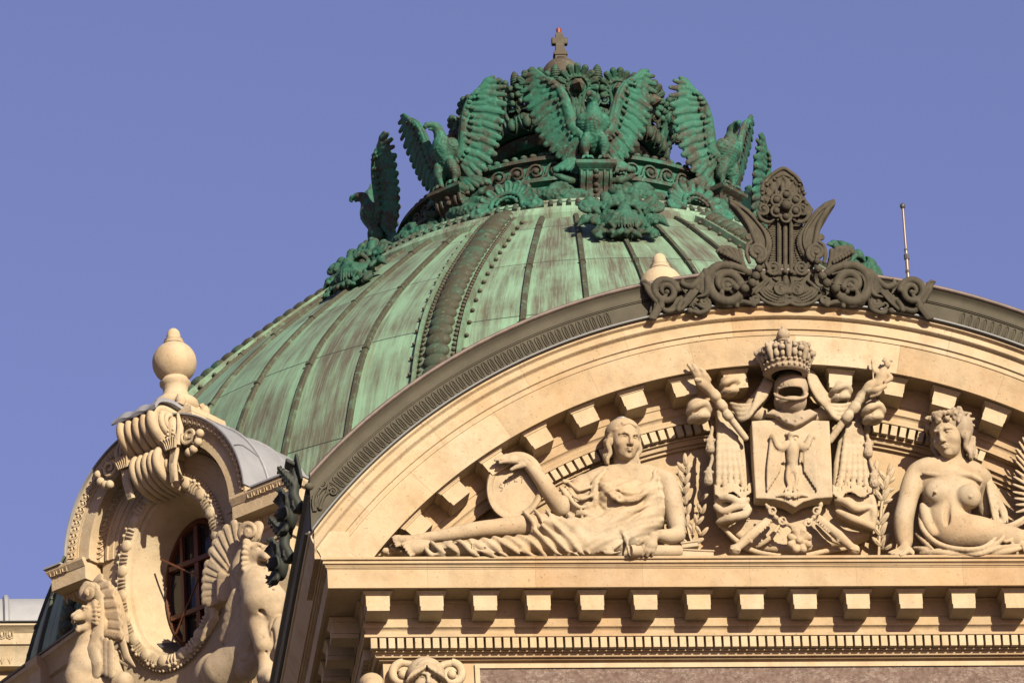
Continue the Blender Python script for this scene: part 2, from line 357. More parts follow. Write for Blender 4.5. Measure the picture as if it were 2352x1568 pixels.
def dome_mat():
    m, t, b = mat_new('verdigris_sheet'); uvn = N(t, 'ShaderNodeUVMap'); uv = uvn.outputs[0]
    sp = N(t, 'ShaderNodeSeparateXYZ'); t.links.new(uv, sp.inputs[0])
    # u counts the panels, v metres along the slope
    fl = N(t, 'ShaderNodeMath', operation='FLOOR'); t.links.new(sp.outputs[0], fl.inputs[0])
    vr = N(t, 'ShaderNodeMath', operation='MULTIPLY_ADD'); t.links.new(fl.outputs[0], vr.inputs[0]); vr.inputs[1].default_value = 0.31; t.links.new(sp.outputs[1], vr.inputs[2])
    fr = N(t, 'ShaderNodeMath', operation='MODULO'); fr.inputs[1].default_value = 2.02; t.links.new(sp.outputs[1], fr.inputs[0])
    vf = N(t, 'ShaderNodeMath', operation='DIVIDE'); vf.inputs[1].default_value = 2.02; t.links.new(sp.outputs[1], vf.inputs[0])
    vfl = N(t, 'ShaderNodeMath', operation='FLOOR'); t.links.new(vf.outputs[0], vfl.inputs[0])
    cb = N(t, 'ShaderNodeCombineXYZ'); t.links.new(fl.outputs[0], cb.inputs[0]); t.links.new(vfl.outputs[0], cb.inputs[1])
    wn = N(t, 'ShaderNodeTexWhiteNoise', noise_dimensions='2D'); t.links.new(cb.outputs[0], wn.inputs[0])
    st = noise(t, uv, 1.0, 7, 0.72, (7.0, 0.55, 1)); fine = noise(t, uv, 1.0, 5, 0.7, (34.0, 0.9, 1)); big = noise(t, uv, 1.0, 5, 0.6, (1.1, 0.75, 1))
    a = N(t, 'ShaderNodeMath', operation='MULTIPLY_ADD'); t.links.new(wn.outputs[0], a.inputs[0]); a.inputs[1].default_value = 0.20; t.links.new(st, a.inputs[2])
    a2 = N(t, 'ShaderNodeMath', operation='MULTIPLY_ADD'); t.links.new(big, a2.inputs[0]); a2.inputs[1].default_value = 0.9; t.links.new(a.outputs[0], a2.inputs[2])
    # brown shows in the middle of the panels, the verdigris stays bright along the rolls
    uf = N(t, 'ShaderNodeMath', operation='FRACT'); t.links.new(sp.outputs[0], uf.inputs[0])
    pp = N(t, 'ShaderNodeMath', operation='PINGPONG'); pp.inputs[1].default_value = 0.5; t.links.new(uf.outputs[0], pp.inputs[0])
    a3 = N(t, 'ShaderNodeMath', operation='MULTIPLY_ADD'); t.links.new(ramp(t, pp.outputs[0], [(0.05, 0.0), (0.32, 1.0)]), a3.inputs[0]); a3.inputs[1].default_value = 0.14; t.links.new(a2.outputs[0], a3.inputs[2])
    f = ramp(t, a3.outputs[0], [(1.02, 0.0), (1.30, 1.0)]) if False else None
    mr = N(t, 'ShaderNodeMapRange'); mr.inputs[1].default_value = 0.97; mr.inputs[2].default_value = 1.33; t.links.new(a3.outputs[0], mr.inputs[0])
    c = mix(t, mr.outputs[0], DOME_GREEN, DOME_BROWN)
    c = mix(t, ramp(t, fine, [(0.50, 0.0), (0.72, 0.55)]), c, DOME_PALE)
    c = mix(t, ramp(t, fine, [(0.28, 0.6), (0.44, 0.0)]), c, tuple(x * .8 for x in DOME_BROWN))
    c = mix(t, ramp(t, noise(t, uv, 1.0, 4, 0.6, (16.0, 0.4, 1)), [(0.62, 0.0), (0.74, 0.8)]), c, kk((0.24, 0.22, 0.10)))
    jt = N(t, 'ShaderNodeMath', operation='LESS_THAN'); jt.inputs[1].default_value = 0.022; t.links.new(fr.outputs[0], jt.inputs[0])
    c = mix(t, jt.outputs[0], c, (0.02, 0.025, 0.018))
    t.links.new(c, b.inputs['Base Color']); b.inputs['Roughness'].default_value = 0.62; b.inputs['Specular IOR Level'].default_value = 0.3
    bump(t, b, st, 0.12, 0.02)
    return m
DOME_GREEN = kk((0.245, 0.415, 0.27)); DOME_BROWN = kk((0.125, 0.115, 0.078)); DOME_PALE = kk((0.35, 0.50, 0.365))
M_STONE = stone('limestone', (0.33, 0.273, 0.187), (0.20, 0.14, 0.075), 0.6, blocks=(1, 1, 1, 1.32, 9.0, 0.003))
M_TRIM = stone('limestone_trim', (0.33, 0.273, 0.187), (0.20, 0.14, 0.075), 0.65)
M_SCULPT = stone('carved_limestone', (0.29, 0.234, 0.16), (0.15, 0.108, 0.062), 0.75)
M_GREY = stone('grey_limestone', (0.26, 0.21, 0.15), (0.13, 0.10, 0.06), 0.8)
M_ARMS = stone('pale_limestone', (0.305, 0.25, 0.173), (0.16, 0.115, 0.066), 0.7)
M_DOME = dome_mat()
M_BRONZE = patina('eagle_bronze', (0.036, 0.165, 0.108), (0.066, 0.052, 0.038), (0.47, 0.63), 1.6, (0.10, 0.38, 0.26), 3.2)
M_LEAF = patina('leaf_bronze', (0.05, 0.13, 0.085), (0.07, 0.065, 0.04), (0.5, 0.7), 1.2, (0.15, 0.30, 0.2), 3.0)
M_RIB = patina('rib_copper', (0.19, 0.33, 0.21), (0.12, 0.12, 0.08), (0.35, 0.62), 0.5, (0.27, 0.42, 0.30), 2.0)
M_BRONZE_D = patina('ornament_bronze', (0.03, 0.125, 0.08), (0.055, 0.05, 0.032), (0.42, 0.66), 1.6, (0.10, 0.30, 0.19), 3.6)
M_ROLL = patina('roll_copper', (0.13, 0.21, 0.13), (0.075, 0.07, 0.045), (0.52, 0.74), 0.5, (0.2, 0.32, 0.2), 2.0)
M_BROWN = patina('brown_copper', (0.12, 0.17, 0.11), (0.10, 0.08, 0.055), (0.55, 0.75), 0.2, (0.2, 0.25, 0.18), 3.0)
M_CREST = plain('olive_copper', (0.115, 0.098, 0.068), 0.8, 0.0, 0.55, 7, None, 0.15)
M_BAND = plain('dull_copper', (0.125, 0.11, 0.078), 0.8, 0.0, 0.35, 3, None, 0.15)
M_DARKCU = plain('black_copper', (0.045, 0.05, 0.038), 0.75, 0.0, 0.4, 5)
M_LEADPINK = plain('lead_capping', (0.22, 0.155, 0.125), 0.55, 0.0, 0.6, 7)
M_ZINC = plain('zinc_sheet', (0.40, 0.40, 0.42), 0.45, 0.0, 0.3, 1.6)
M_LEAD = plain('dark_lead', (0.09, 0.09, 0.095), 0.5, 0.0, 0.4, 4)
M_WOOD = plain('red_wood', (0.16, 0.05, 0.02), 0.45, 0.0, 0.35, 6, (8, 8, 1))
M_MARBLE = plain('brown_marble', (0.26, 0.185, 0.15), 0.85, 0.0, 0.4, 9, None, 0.1)
_t = M_MARBLE.node_tree; _g = N(_t, 'ShaderNodeNewGeometry').outputs['Position']; _b = [n for n in _t.nodes if n.type == 'BSDF_PRINCIPLED'][0]; _c = _b.inputs['Base Color'].links[0].from_socket
_c = mix(_t, ramp(_t, noise(_t, _g, 1.6, 8, 0.75, (1, 1, 2.5)), [(0.485, 0.0), (0.50, 0.7), (0.515, 0.0)]), _c, kk((0.5, 0.42, 0.36))); _t.links.new(mix(_t, ramp(_t, noise(_t, _g, 18, 6, 0.8), [(0.45, 0.0), (0.62, 0.7)]), _c, kk((0.12, 0.075, 0.06))), _b.inputs['Base Color'])
M_GLASS, _t, _b = mat_new('window_glass')
_b.inputs['Base Color'].default_value = (0.015, 0.014, 0.013, 1); _b.inputs['Roughness'].default_value = 0.06
M_LAMP, _t, _b = mat_new('red_lamp_glass')
_b.inputs['Base Color'].default_value = (0.13, 0.028, 0.008, 1); _b.inputs['Roughness'].default_value = 0.2
M_MAST = plain('mast_metal', (0.34, 0.25, 0.19), 0.4, 0.3, 0.3, 5)
M_GROUND = plain('paving', (0.12, 0.11, 0.10), 0.8, 0.0, 0.3, 0.4)
# ================================================================== the setting
g = MB(); g.box((-400, -60, -0.5), (400, 900, 0.0)); o = part('ground', g, M_GROUND, None); props(o, kind='structure')
def clip(mb, planes):
    import bmesh
    bm = bmesh.new(); vs = [bm.verts.new(v) for v in np.concatenate(mb.v)]
    for f in mb.f:
        try: bm.faces.new([vs[i] for i in f])
        except ValueError: pass
    for co, no in planes:
        r = bmesh.ops.bisect_plane(bm, geom=bm.verts[:] + bm.edges[:] + bm.faces[:], plane_co=co, plane_no=no, clear_outer=True)
        ed = [e for e in r['geom_cut'] if isinstance(e, bmesh.types.BMEdge)]
        if ed: bmesh.ops.holes_fill(bm, edges=ed)
    bm.verts.index_update(); out = MB(); out.add([tuple(v.co) for v in bm.verts], [tuple(v.index for v in f.verts) for f in bm.faces]); bm.free(); return out
# ------------------------------------------------------------------ pavilion with the segmental pediment
pav = thing('stone_pavilion', 'pale gold stone pavilion with arched pediment, modillions and dentils in front of the dome', 'building', (PCX, 84, 0))
XL, XR = 8.72, 2 * PCX - 8.72
def straight(prof, mb=None):            # profile of (z, dep) along the left side, the front and the right side
    mb = mb or MB(); prof = [(z, d) for z, d in prof]
    mb.rings([[(XL - d, 93.0, z) for z, d in prof], [(XL - d, YF - d, z) for z, d in prof], [(XR + d, YF - d, z) for z, d in prof], [(XR + d, 93.0, z) for z, d in prof]]); return mb
def arc(prof, t0=-62, t1=62, n=121, mb=None, cz=PCZ):   # profile of (radius, dep) round the pediment's centre
    mb = mb or MB(); R = []
    for i in range(n):
        t = radians(t0 + (t1 - t0) * i / (n - 1)); R.append([(PCX + r * sin(t), YF - d, cz + r * cos(t)) for r, d in prof])
    mb.rings(R); return mb
def curve2(p0, p1, bulge, n=5):         # small moulding curve between two profile points
    p0 = np.array(p0); p1 = np.array(p1); d = p1 - p0; nrm = np.array([-d[1], d[0]])
    return [tuple(p0 + d * t + nrm * bulge * sin(pi * t)) for t in np.linspace(0, 1, n)]
def cyma(p0, p1, amp, n=8):
    p0 = np.array(p0); p1 = np.array(p1); d = p1 - p0; nrm = np.array([-d[1], d[0]])
    return [tuple(p0 + d * t + nrm * amp * sin(2 * pi * t)) for t in np.linspace(0, 1, n)]
part('body_wall', straight([(0, 0.0), (36.79, 0.0), (36.79, -1.0), (0, -1.0)]), M_STONE, pav)
arch_poly = [(PCX + 7.2 * sin(t), PCZ + 7.2 * cos(t)) for t in np.linspace(radians(-50), radians(50), 61)]
w = MB(); w.extr([(XR - .3, 37.6)] + [(XL + .3, 37.6)] + arch_poly, YF, YF + 1.0); part('tympanum_wall', w, M_STONE, pav)
CORN = [(37.47, -.5), (37.83, -.5), (37.83, .78), (37.80, .78)] + cyma((37.795, .775), (37.752, .735), .25) + [(37.735, .73), (37.735, .722), (37.717, .722), (37.717, .708), (37.70, .708), (37.70, .70), (37.453, .70), (37.453, .655), (37.47, .655)]
part('corona_cornice', straight(CORN), M_STONE, pav, smooth=35)
BED = [(36.775, -.5), (37.465, -.5), (37.465, .31), (37.44, .31)] + curve2((37.435, .305), (37.392, .255), .2) + [(37.38, .25), (37.25, .25), (37.25, .235), (37.155, .235), (37.155, .25), (37.135, .25)] + curve2((37.13, .25), (37.06, .215), .25) + [(37.05, .21), (37.05, .235), (37.008, .235), (37.008, .115), (36.86, .115), (36.86, .145), (36.848, .145)] + cyma((36.845, .14), (36.80, .06), .2) + [(36.80, .05), (36.775, .05)]
part('bed_moulding', straight(BED), M_STONE, pav, smooth=35)
LP = [((7.87, 0, 0), (-1, 0, 0)), ((2 * PCX - 7.87, 0, 0), (1, 0, 0)), ((0, 0, 37.832), (0, 0, -1))]
SIMA = [(6.69, -.5), (7.42, -.5), (7.42, .80), (7.395, .80)] + cyma((7.39, .795), (7.27, .735), .22) + [(7.265, .73), (7.255, .72), (7.17, .722), (7.13, .725)] + curve2((7.125, .725), (7.09, .70), .3) + [(7.085, .70), (7.08, .712), (7.05, .712), (7.045, .70), (7.02, .70), (6.655, .70), (6.655, .66), (6.675, .66), (6.675, .5)]
part('arch_cornice', clip(arc(SIMA), LP), stone('arch_limestone', (0.335, 0.278, 0.19), (0.20, 0.14, 0.075), 0.75, polar=(PCX, PCZ, .19)), pav, smooth=35)
ABED = [(5.92, -.5), (6.68, -.5), (6.68, .30), (6.65, .30)] + curve2((6.64, .30), (6.60, .255), .2) + [(6.585, .25), (6.44, .25), (6.44, .235), (6.345, .235), (6.345, .25), (6.325, .25)] + curve2((6.32, .25), (6.25, .215), .25) + [(6.24, .21), (6.235, .235), (6.19, .235), (6.19, .115), (6.035, .115), (6.035, .145), (6.02, .145)] + cyma((6.015, .14), (5.965, .06), .2) + [(5.96, .05), (5.925, .05)]
part('arch_bed_moulding', clip(arc(ABED), LP[2:]), M_STONE, pav, smooth=35)
def modillion_mb():                     # local: x across, y outward negative, z down from the soffit
    m = MB()
    m.box((-.145, -.33, -.20), (.145, 0, 0)); m.box((-.138, -.34, -.262), (.138, 0, -.203))
    m.rings([[(-.15 - d, y, z), (.15 + d, y, z), (.15 + d, -.33 - d, z), (-.15 - d, -.33 - d, z)] for y in (0,) for d, z in ((.002, -.062), (.012, -.055), (.012, -.043), (.02, -.035), (.035, -.012), (.035, .0))])
    return m
def modillion_mesh():
    m = modillion_mb(); me = bpy.data.meshes.new('modillion'); me.from_pydata([tuple(v) for v in np.concatenate(m.v)], [], m.f)
    me.materials.append(M_TRIM); return me
ME_MOD = modillion_mesh()
def dentil_mesh(name, wd, hh):
    m = MB(); m.box((-wd / 2, -.105, -hh), (wd / 2, 0, 0)); me = bpy.data.meshes.new(name); me.from_pydata([tuple(v) for v in np.concatenate(m.v)], [], m.f)
    me.materials.append(M_TRIM); return me
ME_DEN = dentil_mesh('dentil', .078, .138)
def put(name, me, par, M):              # a repeated part of a world-built thing
    o = link(bpy.data.objects.new(name, me)); o.parent = par
    o.matrix_local = Matrix.Translation(-Vector(root_loc(par).tolist())) @ M; return o
for i in range(-8, 9):
    put('modillion', ME_MOD, pav, Matrix.Translation((PCX + i * .656, YF - .25, 37.462)))
for j in range(6):
    put('modillion', ME_MOD, pav, Matrix.Translation((XL - .25, YF + .36 + j * .656, 37.462)) @ Matrix.Rotation(-pi / 2, 4, 'Z'))
for i in range(79):
    put('dentil', ME_DEN, pav, Matrix.Translation((8.60 + i * .1084, YF - .115, 37.005)))
for j in range(10):
    put('dentil', ME_DEN, pav, Matrix.Translation((XL - .115, YF + .16 + j * .1084, 37.005)) @ Matrix.Rotation(-pi / 2, 4, 'Z'))
for i in range(-8, 9):
    t = radians(i * 5.78 + 0.0)
    put('modillion', ME_MOD, pav, Matrix.Translation((PCX + 6.668 * sin(t), YF - .25, PCZ + 6.668 * cos(t))) @ Matrix.Rotation(t, 4, 'Y'))
for i in range(-36, 37):
    t = radians(i * 1.06)
    a = i * 1.06
    if -34 < a < -7 or 7.0 < a < 24: put('dentil', ME_DEN, pav, Matrix.Translation((PCX + 6.187 * sin(t), YF - .115, PCZ + 6.187 * cos(t))) @ Matrix.Rotation(t, 4, 'Y'))
pm = MB(); pm.box((9.90, YF - .012, 33.0), (17.86, YF + .2, 36.675)); part('marble_panel', pm, M_MARBLE, pav)
pf = MB()
for lo, hi in (((9.84, YF - .035, 36.677), (17.92, YF + .1, 36.735)), ((9.84, YF - .035, 33.0), (9.898, YF + .1, 36.675)), ((17.862, YF - .035, 33.0), (17.92, YF + .1, 36.675))): pf.box(lo, hi)
part('panel_frame', pf, M_TRIM, pav)
# side gutter in stone, then the copper roof edge
for s, nm in ((1, 'side_sima'), (-1, 'side_sima')):
    fx = lambda x: x if s > 0 else 2 * PCX - x
    P = [(8.3, 37.835), (7.955, 37.835), (7.93, 37.90), (7.90, 37.95), (7.865, 38.02), (7.84, 38.08), (7.83, 38.12), (7.81, 38.13), (7.81, 38.19), (8.3, 38.19)]
    m = MB(); m.rings([[(fx(x), y, z) for x, z in P] for y in (79.26, 93)]); part(nm, m, M_TRIM, pav, smooth=40)
    P = [(8.2, 38.195), (7.79, 38.195), (7.77, 38.21), (7.83, 38.23), (7.84, 38.30), (7.84, 38.72), (7.80, 38.75), (7.80, 38.8), (8.2, 38.85)]
    m = MB(); m.rings([[(fx(x), y, z) for x, z in P] for y in (79.36, 93)]); part('side_gutter', m, M_DARKCU, pav, smooth=40)
CP = [((7.845, 0, 0), (-1, 0, 0)), ((2 * PCX - 7.845, 0, 0), (1, 0, 0)), ((0, 0, 38.0), (0, 0, -1))]
lead = [(7.424, .3), (7.424, .835), (7.432, .85), (7.452, .85), (7.46, .835), (7.46, .3)]
part('lead_drip', clip(arc(lead), CP), M_LEAD, pav, smooth=40)
band = [(7.462, .2), (7.462, .735), (7.70, .735), (7.70, .75), (7.715, .75), (7.715, .762), (7.735, .765)] + curve2((7.74, .765), (7.855, .815), -.16) + [(7.86, .82), (7.86, .2)]
part('copper_band', clip(arc(band), CP), M_BAND, pav, smooth=30)
capp = [(7.862, .2), (7.862, .825), (7.875, .845), (7.895, .85), (7.912, .84), (7.92, .82), (7.92, .2)]
part('ridge_capping', clip(arc(capp), CP), M_LEADPINK, pav, smooth=50)
rf = [(7.5, .19), (7.90, .19), (7.90, -11), (7.5, -11)]
part('barrel_roof', clip(arc(rf, n=61), [CP[0], CP[1], ((0, 0, 38.75), (0, 0, -1))]), M_ZINC, pav, smooth=40)
fzs = {-1: MB(), 1: MB()}                # the running row of hooped cartouches on the copper band
ring = [(.029 * cos(a), .062 * sin(a) + (.03 if sin(a) > 0 else -.03)) for a in np.linspace(-pi * .42, pi * 1.42, 13)]
for i in range(-76, 77):
    t = radians(i * 0.712)
    x0 = PCX + 7.585 * sin(t)
    if abs(i) < 24 or not (8.1 < x0 < 2 * PCX - 8.1): continue
    fz = fzs[1 if i > 0 else -1]
    def L(a, b, y): return (PCX + 7.585 * sin(t) + a * cos(t) + b * sin(t), YF - .737 - y, PCZ + 7.585 * cos(t) - a * sin(t) + b * cos(t))
    fz.tube([L(a, b, .003) for a, b in ring], .0105, 5)
    fz.tube([L(a, -.11, .002) for a in (-.018, -.03, -.036)], .009, 4); fz.tube([L(a, -.11, .002) for a in (.018, .03, .036)], .009, 4)
    fz.tube([L(.0, b, .002) for b in (-.06, 0, .06)], [.010, .012, .005], 4)
for fz in fzs.values(): part('cartouche_frieze', fz, M_BAND, pav, smooth=50)
# ------------------------------------------------------------------ dome
dome = thing('copper_dome', 'large ribbed dome of streaked green copper sheets behind the arched pediment', 'dome', (AX, AY, 0))
PROF = crom([(3.55, 50.42), (4.3, 49.97), (5.4, 49.05), (6.0, 48.52), (6.5, 48.05), (7.1, 47.42), (7.5, 46.93), (7.95, 46.2), (8.40, 45.1), (8.70, 44.05), (8.88, 43.0), (8.95, 42.0), (8.97, 40.0)], 5)
_s = np.r_[0, np.cumsum(np.hypot(*np.diff(PROF, axis=0).T))]
def dome_pt(s, az, h=0.0):               # point at slope length s, raised by h
    r = np.interp(s, _s, PROF[:, 0]); z = np.interp(s, _s, PROF[:, 1]); e = 0.05
    dr = np.interp(s + e, _s, PROF[:, 0]) - np.interp(s - e, _s, PROF[:, 0]); dz = np.interp(s + e, _s, PROF[:, 1]) - np.interp(s - e, _s, PROF[:, 1]); q = hypot(dr, dz)
    return DP(az, r - h * dz / q, z + h * dr / q)
SEG = []
for k in range(8):
    c0 = k * 45.0
    SEG += [c0 - 22.5, c0 - 13.8, c0 - 6.9, c0, c0 + 6.9, c0 + 13.8]
SEG.append(337.5)
AZ = []; U = []
for i in range(48):
    for q in range(4): AZ.append(SEG[i] + (SEG[i + 1] - SEG[i]) * q / 4); U.append(i + q / 4)
sh_v, sh_f, sh_uv = [], [], []
SS = np.linspace(0, _s[-1], 60)
for i in range(48):                      # every panel its own strip so that the map can count panels
    b = len(sh_v)
    for q in range(5):
        az = SEG[i] + (SEG[i + 1] - SEG[i]) * q / 4
        for s in SS: sh_v.append(DP(az, np.interp(s, _s, PROF[:, 0]), np.interp(s, _s, PROF[:, 1]))); sh_uv.append((i + .002 + .996 * q / 4, s + (0.62 if (i % 6) < 3 else .62)))
    n = len(SS)
    for q in range(4):
        for j in range(n - 1): a = b + q * n + j; sh_f.append((a, a + 1, a + n + 1, a + n))
sh_uv = np.array(sh_uv)
part('shell', (sh_v, sh_f), M_DOME, dome, smooth=180, uv=lambda V: sh_uv)
def meridian_bar(az, w, h, s0, s1, n=40, mb=None, side=0.0):
    mb = mb or MB(); R = []
    for s in np.linspace(s0, s1, n):
        p = dome_pt(s, az); ph = dome_pt(s, az, h); u = np.array([cos(radians(az)), sin(radians(az)), 0]); c = side * u; pl = dome_pt(s, az, -.03)
        R.append([pl - u * w + c, p - u * w + c, ph - u * w * .62 + c, ph + u * w * .62 + c, p + u * w + c, pl + u * w + c])
    mb.rings(R); return mb
for k in range(8):
    for d in (-13.8, -6.9, 0, 6.9, 13.8):
        m = meridian_bar(k * 45 + d, .046, .05, .12, _s[-1])
        for s in (1.4 + (d == 0) * .6, 3.6, 5.6, 7.6):           # small clips where the rolls lap
            m.rings([[dome_pt(s + e, k * 45 + d, hh) + np.array([cos(radians(k * 45 + d)), sin(radians(k * 45 + d)), 0]) * x for x, hh in ((-.054, 0), (-.04, .064), (.04, .064), (.054, 0))] for e in (0, .05)])
        part('roll_seam', m, M_ROLL, dome, smooth=30)
for k in range(8):                       # ribs: two beaded borders and a garland of overlapping leaves
    az = k * 45 + 22.5; u = np.array([cos(radians(az)), sin(radians(az)), 0])
    rib = meridian_bar(az, .335, .05, .1, _s[-1], 50)
    for sd in (-.315, .315): meridian_bar(az, .035, .085, .1, _s[-1], 50, rib, sd)
    ro = part('rib', rib, M_RIB, dome, smooth=30)
    lf = MB(); s = .3
    while s < _s[-1] - .5:
        nn = dome_pt(s, az, 1) - dome_pt(s, az, 0); tt = np.cross(u, nn); c_, s_ = cos(.38), sin(.38); R_ = np.stack([u, tt * c_ + nn * s_, nn * c_ - tt * s_], 1)
        if tt[2] < 0: R_ = np.stack([u, -tt * c_ + nn * s_, nn * c_ + tt * s_], 1)
        lf.ell(dome_pt(s, az, .075), (.19, .135, .095), 14, 8, R=R_)
        s += .235
    part('leaf_garland', lf, M_LEAF, ro, smooth=40)
    bd = MB(); s = .3; i = 0
    while s < _s[-1] - .4:
        for sd in (-.24, .24):
            bd.ell(dome_pt(s, az, .055) + u * sd, (.036, .036, .03), 6, 4)
            if i % 3 == 0: bd.ell(dome_pt(s, az, .02) + u * (sd * 1.62), (.035, .035, .03), 6, 4)
        s += .115; i += 1
    part('bead_border', bd, M_BROWN, ro, smooth=60)
# crowning ring of the dome
def ringlathe(prof, n=128): 
    m = MB(); m.lathe([(r, z) for r, z in prof], n, Matrix.Translation((AX, AY, 0))); return m
part('base_moulding', ringlathe([(4.18, 50.02), (4.22, 50.12), (4.16, 50.2), (4.0, 50.24), (3.95, 50.36), (3.8, 50.42), (3.78, 50.56), (3.62, 50.6), (3.3, 50.62), (3.0, 50.9), (2.78, 51.0), (2.6, 51.1)]), M_DOME, dome, smooth=30, uv=lambda V: np.c_[np.arctan2(V[:, 0], V[:, 1]) * 8, V[:, 2]])
eg = MB()
for i in range(176):
    a = i * 360 / 176
    p0 = DP(a, 3.83, 50.44); p1 = DP(a, 3.66, 50.60); eg.tube([p0, (p0 + p1) / 2 + np.array([0, 0, .025]), p1], [.035, .047, .03], 6)
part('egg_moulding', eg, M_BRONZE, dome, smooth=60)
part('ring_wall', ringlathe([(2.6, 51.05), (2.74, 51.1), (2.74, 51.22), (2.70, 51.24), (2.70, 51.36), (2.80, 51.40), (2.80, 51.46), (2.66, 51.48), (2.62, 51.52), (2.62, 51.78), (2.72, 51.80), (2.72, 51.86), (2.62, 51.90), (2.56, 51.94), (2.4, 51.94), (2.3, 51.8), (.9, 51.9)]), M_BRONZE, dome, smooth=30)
wvs = [MB() for _ in range(8)]
for i in range(56):                      # running wave scroll between the eagles
    a = i * 360 / 56
    if abs((a + 22.5) % 45 - 22.5) < 5: continue
    wv = wvs[int(a // 45)]
    pts = [DP(a + degrees((x) / 2.64), 2.645, 51.65 + z) for x, z in [(-.30, -.13), (-.20, -.13), (-.11, -.08), (-.088, .0)] + [(.125 * (1 - t * .75) * cos(pi - 2 * pi * 1.45 * t) + .04, .125 * (1 - t * .75) * sin(pi - 2 * pi * 1.45 * t)) for t in np.linspace(0, 1, 18)]]
    wv.tube(pts, .027, 6); wv.ell(DP(a + degrees(.04 / 2.64), 2.66, 51.65), .05, 7, 5)
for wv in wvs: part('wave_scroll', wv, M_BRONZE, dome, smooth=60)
bd = MB()
for i in range(112): bd.ell(DP(i * 360 / 112, 2.60, 51.93), (.06, .06, .045), 8, 5)
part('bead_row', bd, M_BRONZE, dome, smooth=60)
# drum below, down to the ground
dr = MB(); dr.lathe([(8.6, 0), (8.6, 39.4), (9.1, 39.6), (9.3, 40.0), (8.9, 40.3)], 96, Matrix.Translation((AX, AY, 0))); part('drum', dr, M_STONE, dome, smooth=30)
# ------------------------------------------------------------------ low wing on the left
low = thing('low_wing', 'low wing with pale zinc attic roof and carved cornice at the far left edge', 'building', (0, 104, 0))
def LQ(x, y, Y): r = ray(x, y); return EYE + r * (Y / r[1])
YL = 103.0
zc = MB()
zc.rings([[(x, YL + a, z) for a, z in ((0, 47.45), (0.02, 47.9), (.12, 48.06), (.3, 48.12), (2.5, 48.12), (2.5, 47.45))] for x in (-6, 6.08)])
part('zinc_attic', zc, M_ZINC, low, smooth=40)
zr = MB(); zr.tube([(3.4, YL - .01, 47.5), (3.4, YL, 47.9), (3.4, YL + .12, 48.08), (3.4, YL + .4, 48.14)], .02, 6); zr.tube([(5.35, YL - .01, 47.5), (5.35, YL, 47.9), (5.35, YL + .12, 48.08), (5.35, YL + .4, 48.14)], .05, 6)
zr.box((6.081, YL + .1, 47.3), (6.4, YL + 2.2, 47.86)); zr.tube([(6.15, YL + .02, 47.35), (6.2, YL + .03, 47.7), (6.12, YL + .1, 47.95)], .035, 6); zr.tube([(6.38, YL + .02, 47.3), (6.42, YL + .03, 47.7), (6.5, YL + .1, 47.98)], .035, 6)
part('zinc_roll', zr, M_ZINC, low, smooth=50)
CZ = 47.40
lc = MB(); P = [(-.0, CZ), (.42, CZ), (.42, CZ - .03), (.38, CZ - .05), (.33, CZ - .10), (.31, CZ - .12), (.30, CZ - .30), (.27, CZ - .31), (.20, CZ - .42), (.18, CZ - .62), (.0, CZ - .64), (0.0, 0), (-2, 0), (-2, CZ)]
lc.rings([[(x, YL - a, z) for a, z in P] for x in (-8, 7.2)]); part('cornice', lc, M_TRIM, low, smooth=30)
lf = MB(); lf.rings([[(x, YL - a, z) for a, z in ((.1, CZ + .012), (.45, CZ + .012), (.46, CZ + .03), (.1, CZ + .05))] for x in (-8, 6.6)]); part('lead_flashing', lf, M_LEAD, low)
ed = MB()
for i in range(60):
    x = -2 + i * .125
    ed.tube([(x - .045, YL - .345, CZ - .105), (x - .045, YL - .315, CZ - .19), (x, YL - .31, CZ - .215), (x + .045, YL - .315, CZ - .19), (x + .045, YL - .345, CZ - .105)], .013, 5); ed.ell((x, YL - .318, CZ - .15), (.025, .02, .05), 6, 4)
    ed.tube([(x - .03, YL - .19, CZ - .5), (x, YL - .19, CZ - .58), (x + .03, YL - .19, CZ - .5)], .012, 4); ed.tube([(x, YL - .19, CZ - .45), (x, YL - .19, CZ - .58)], .012, 4)
part('egg_moulding', ed, M_TRIM, low, smooth=50)
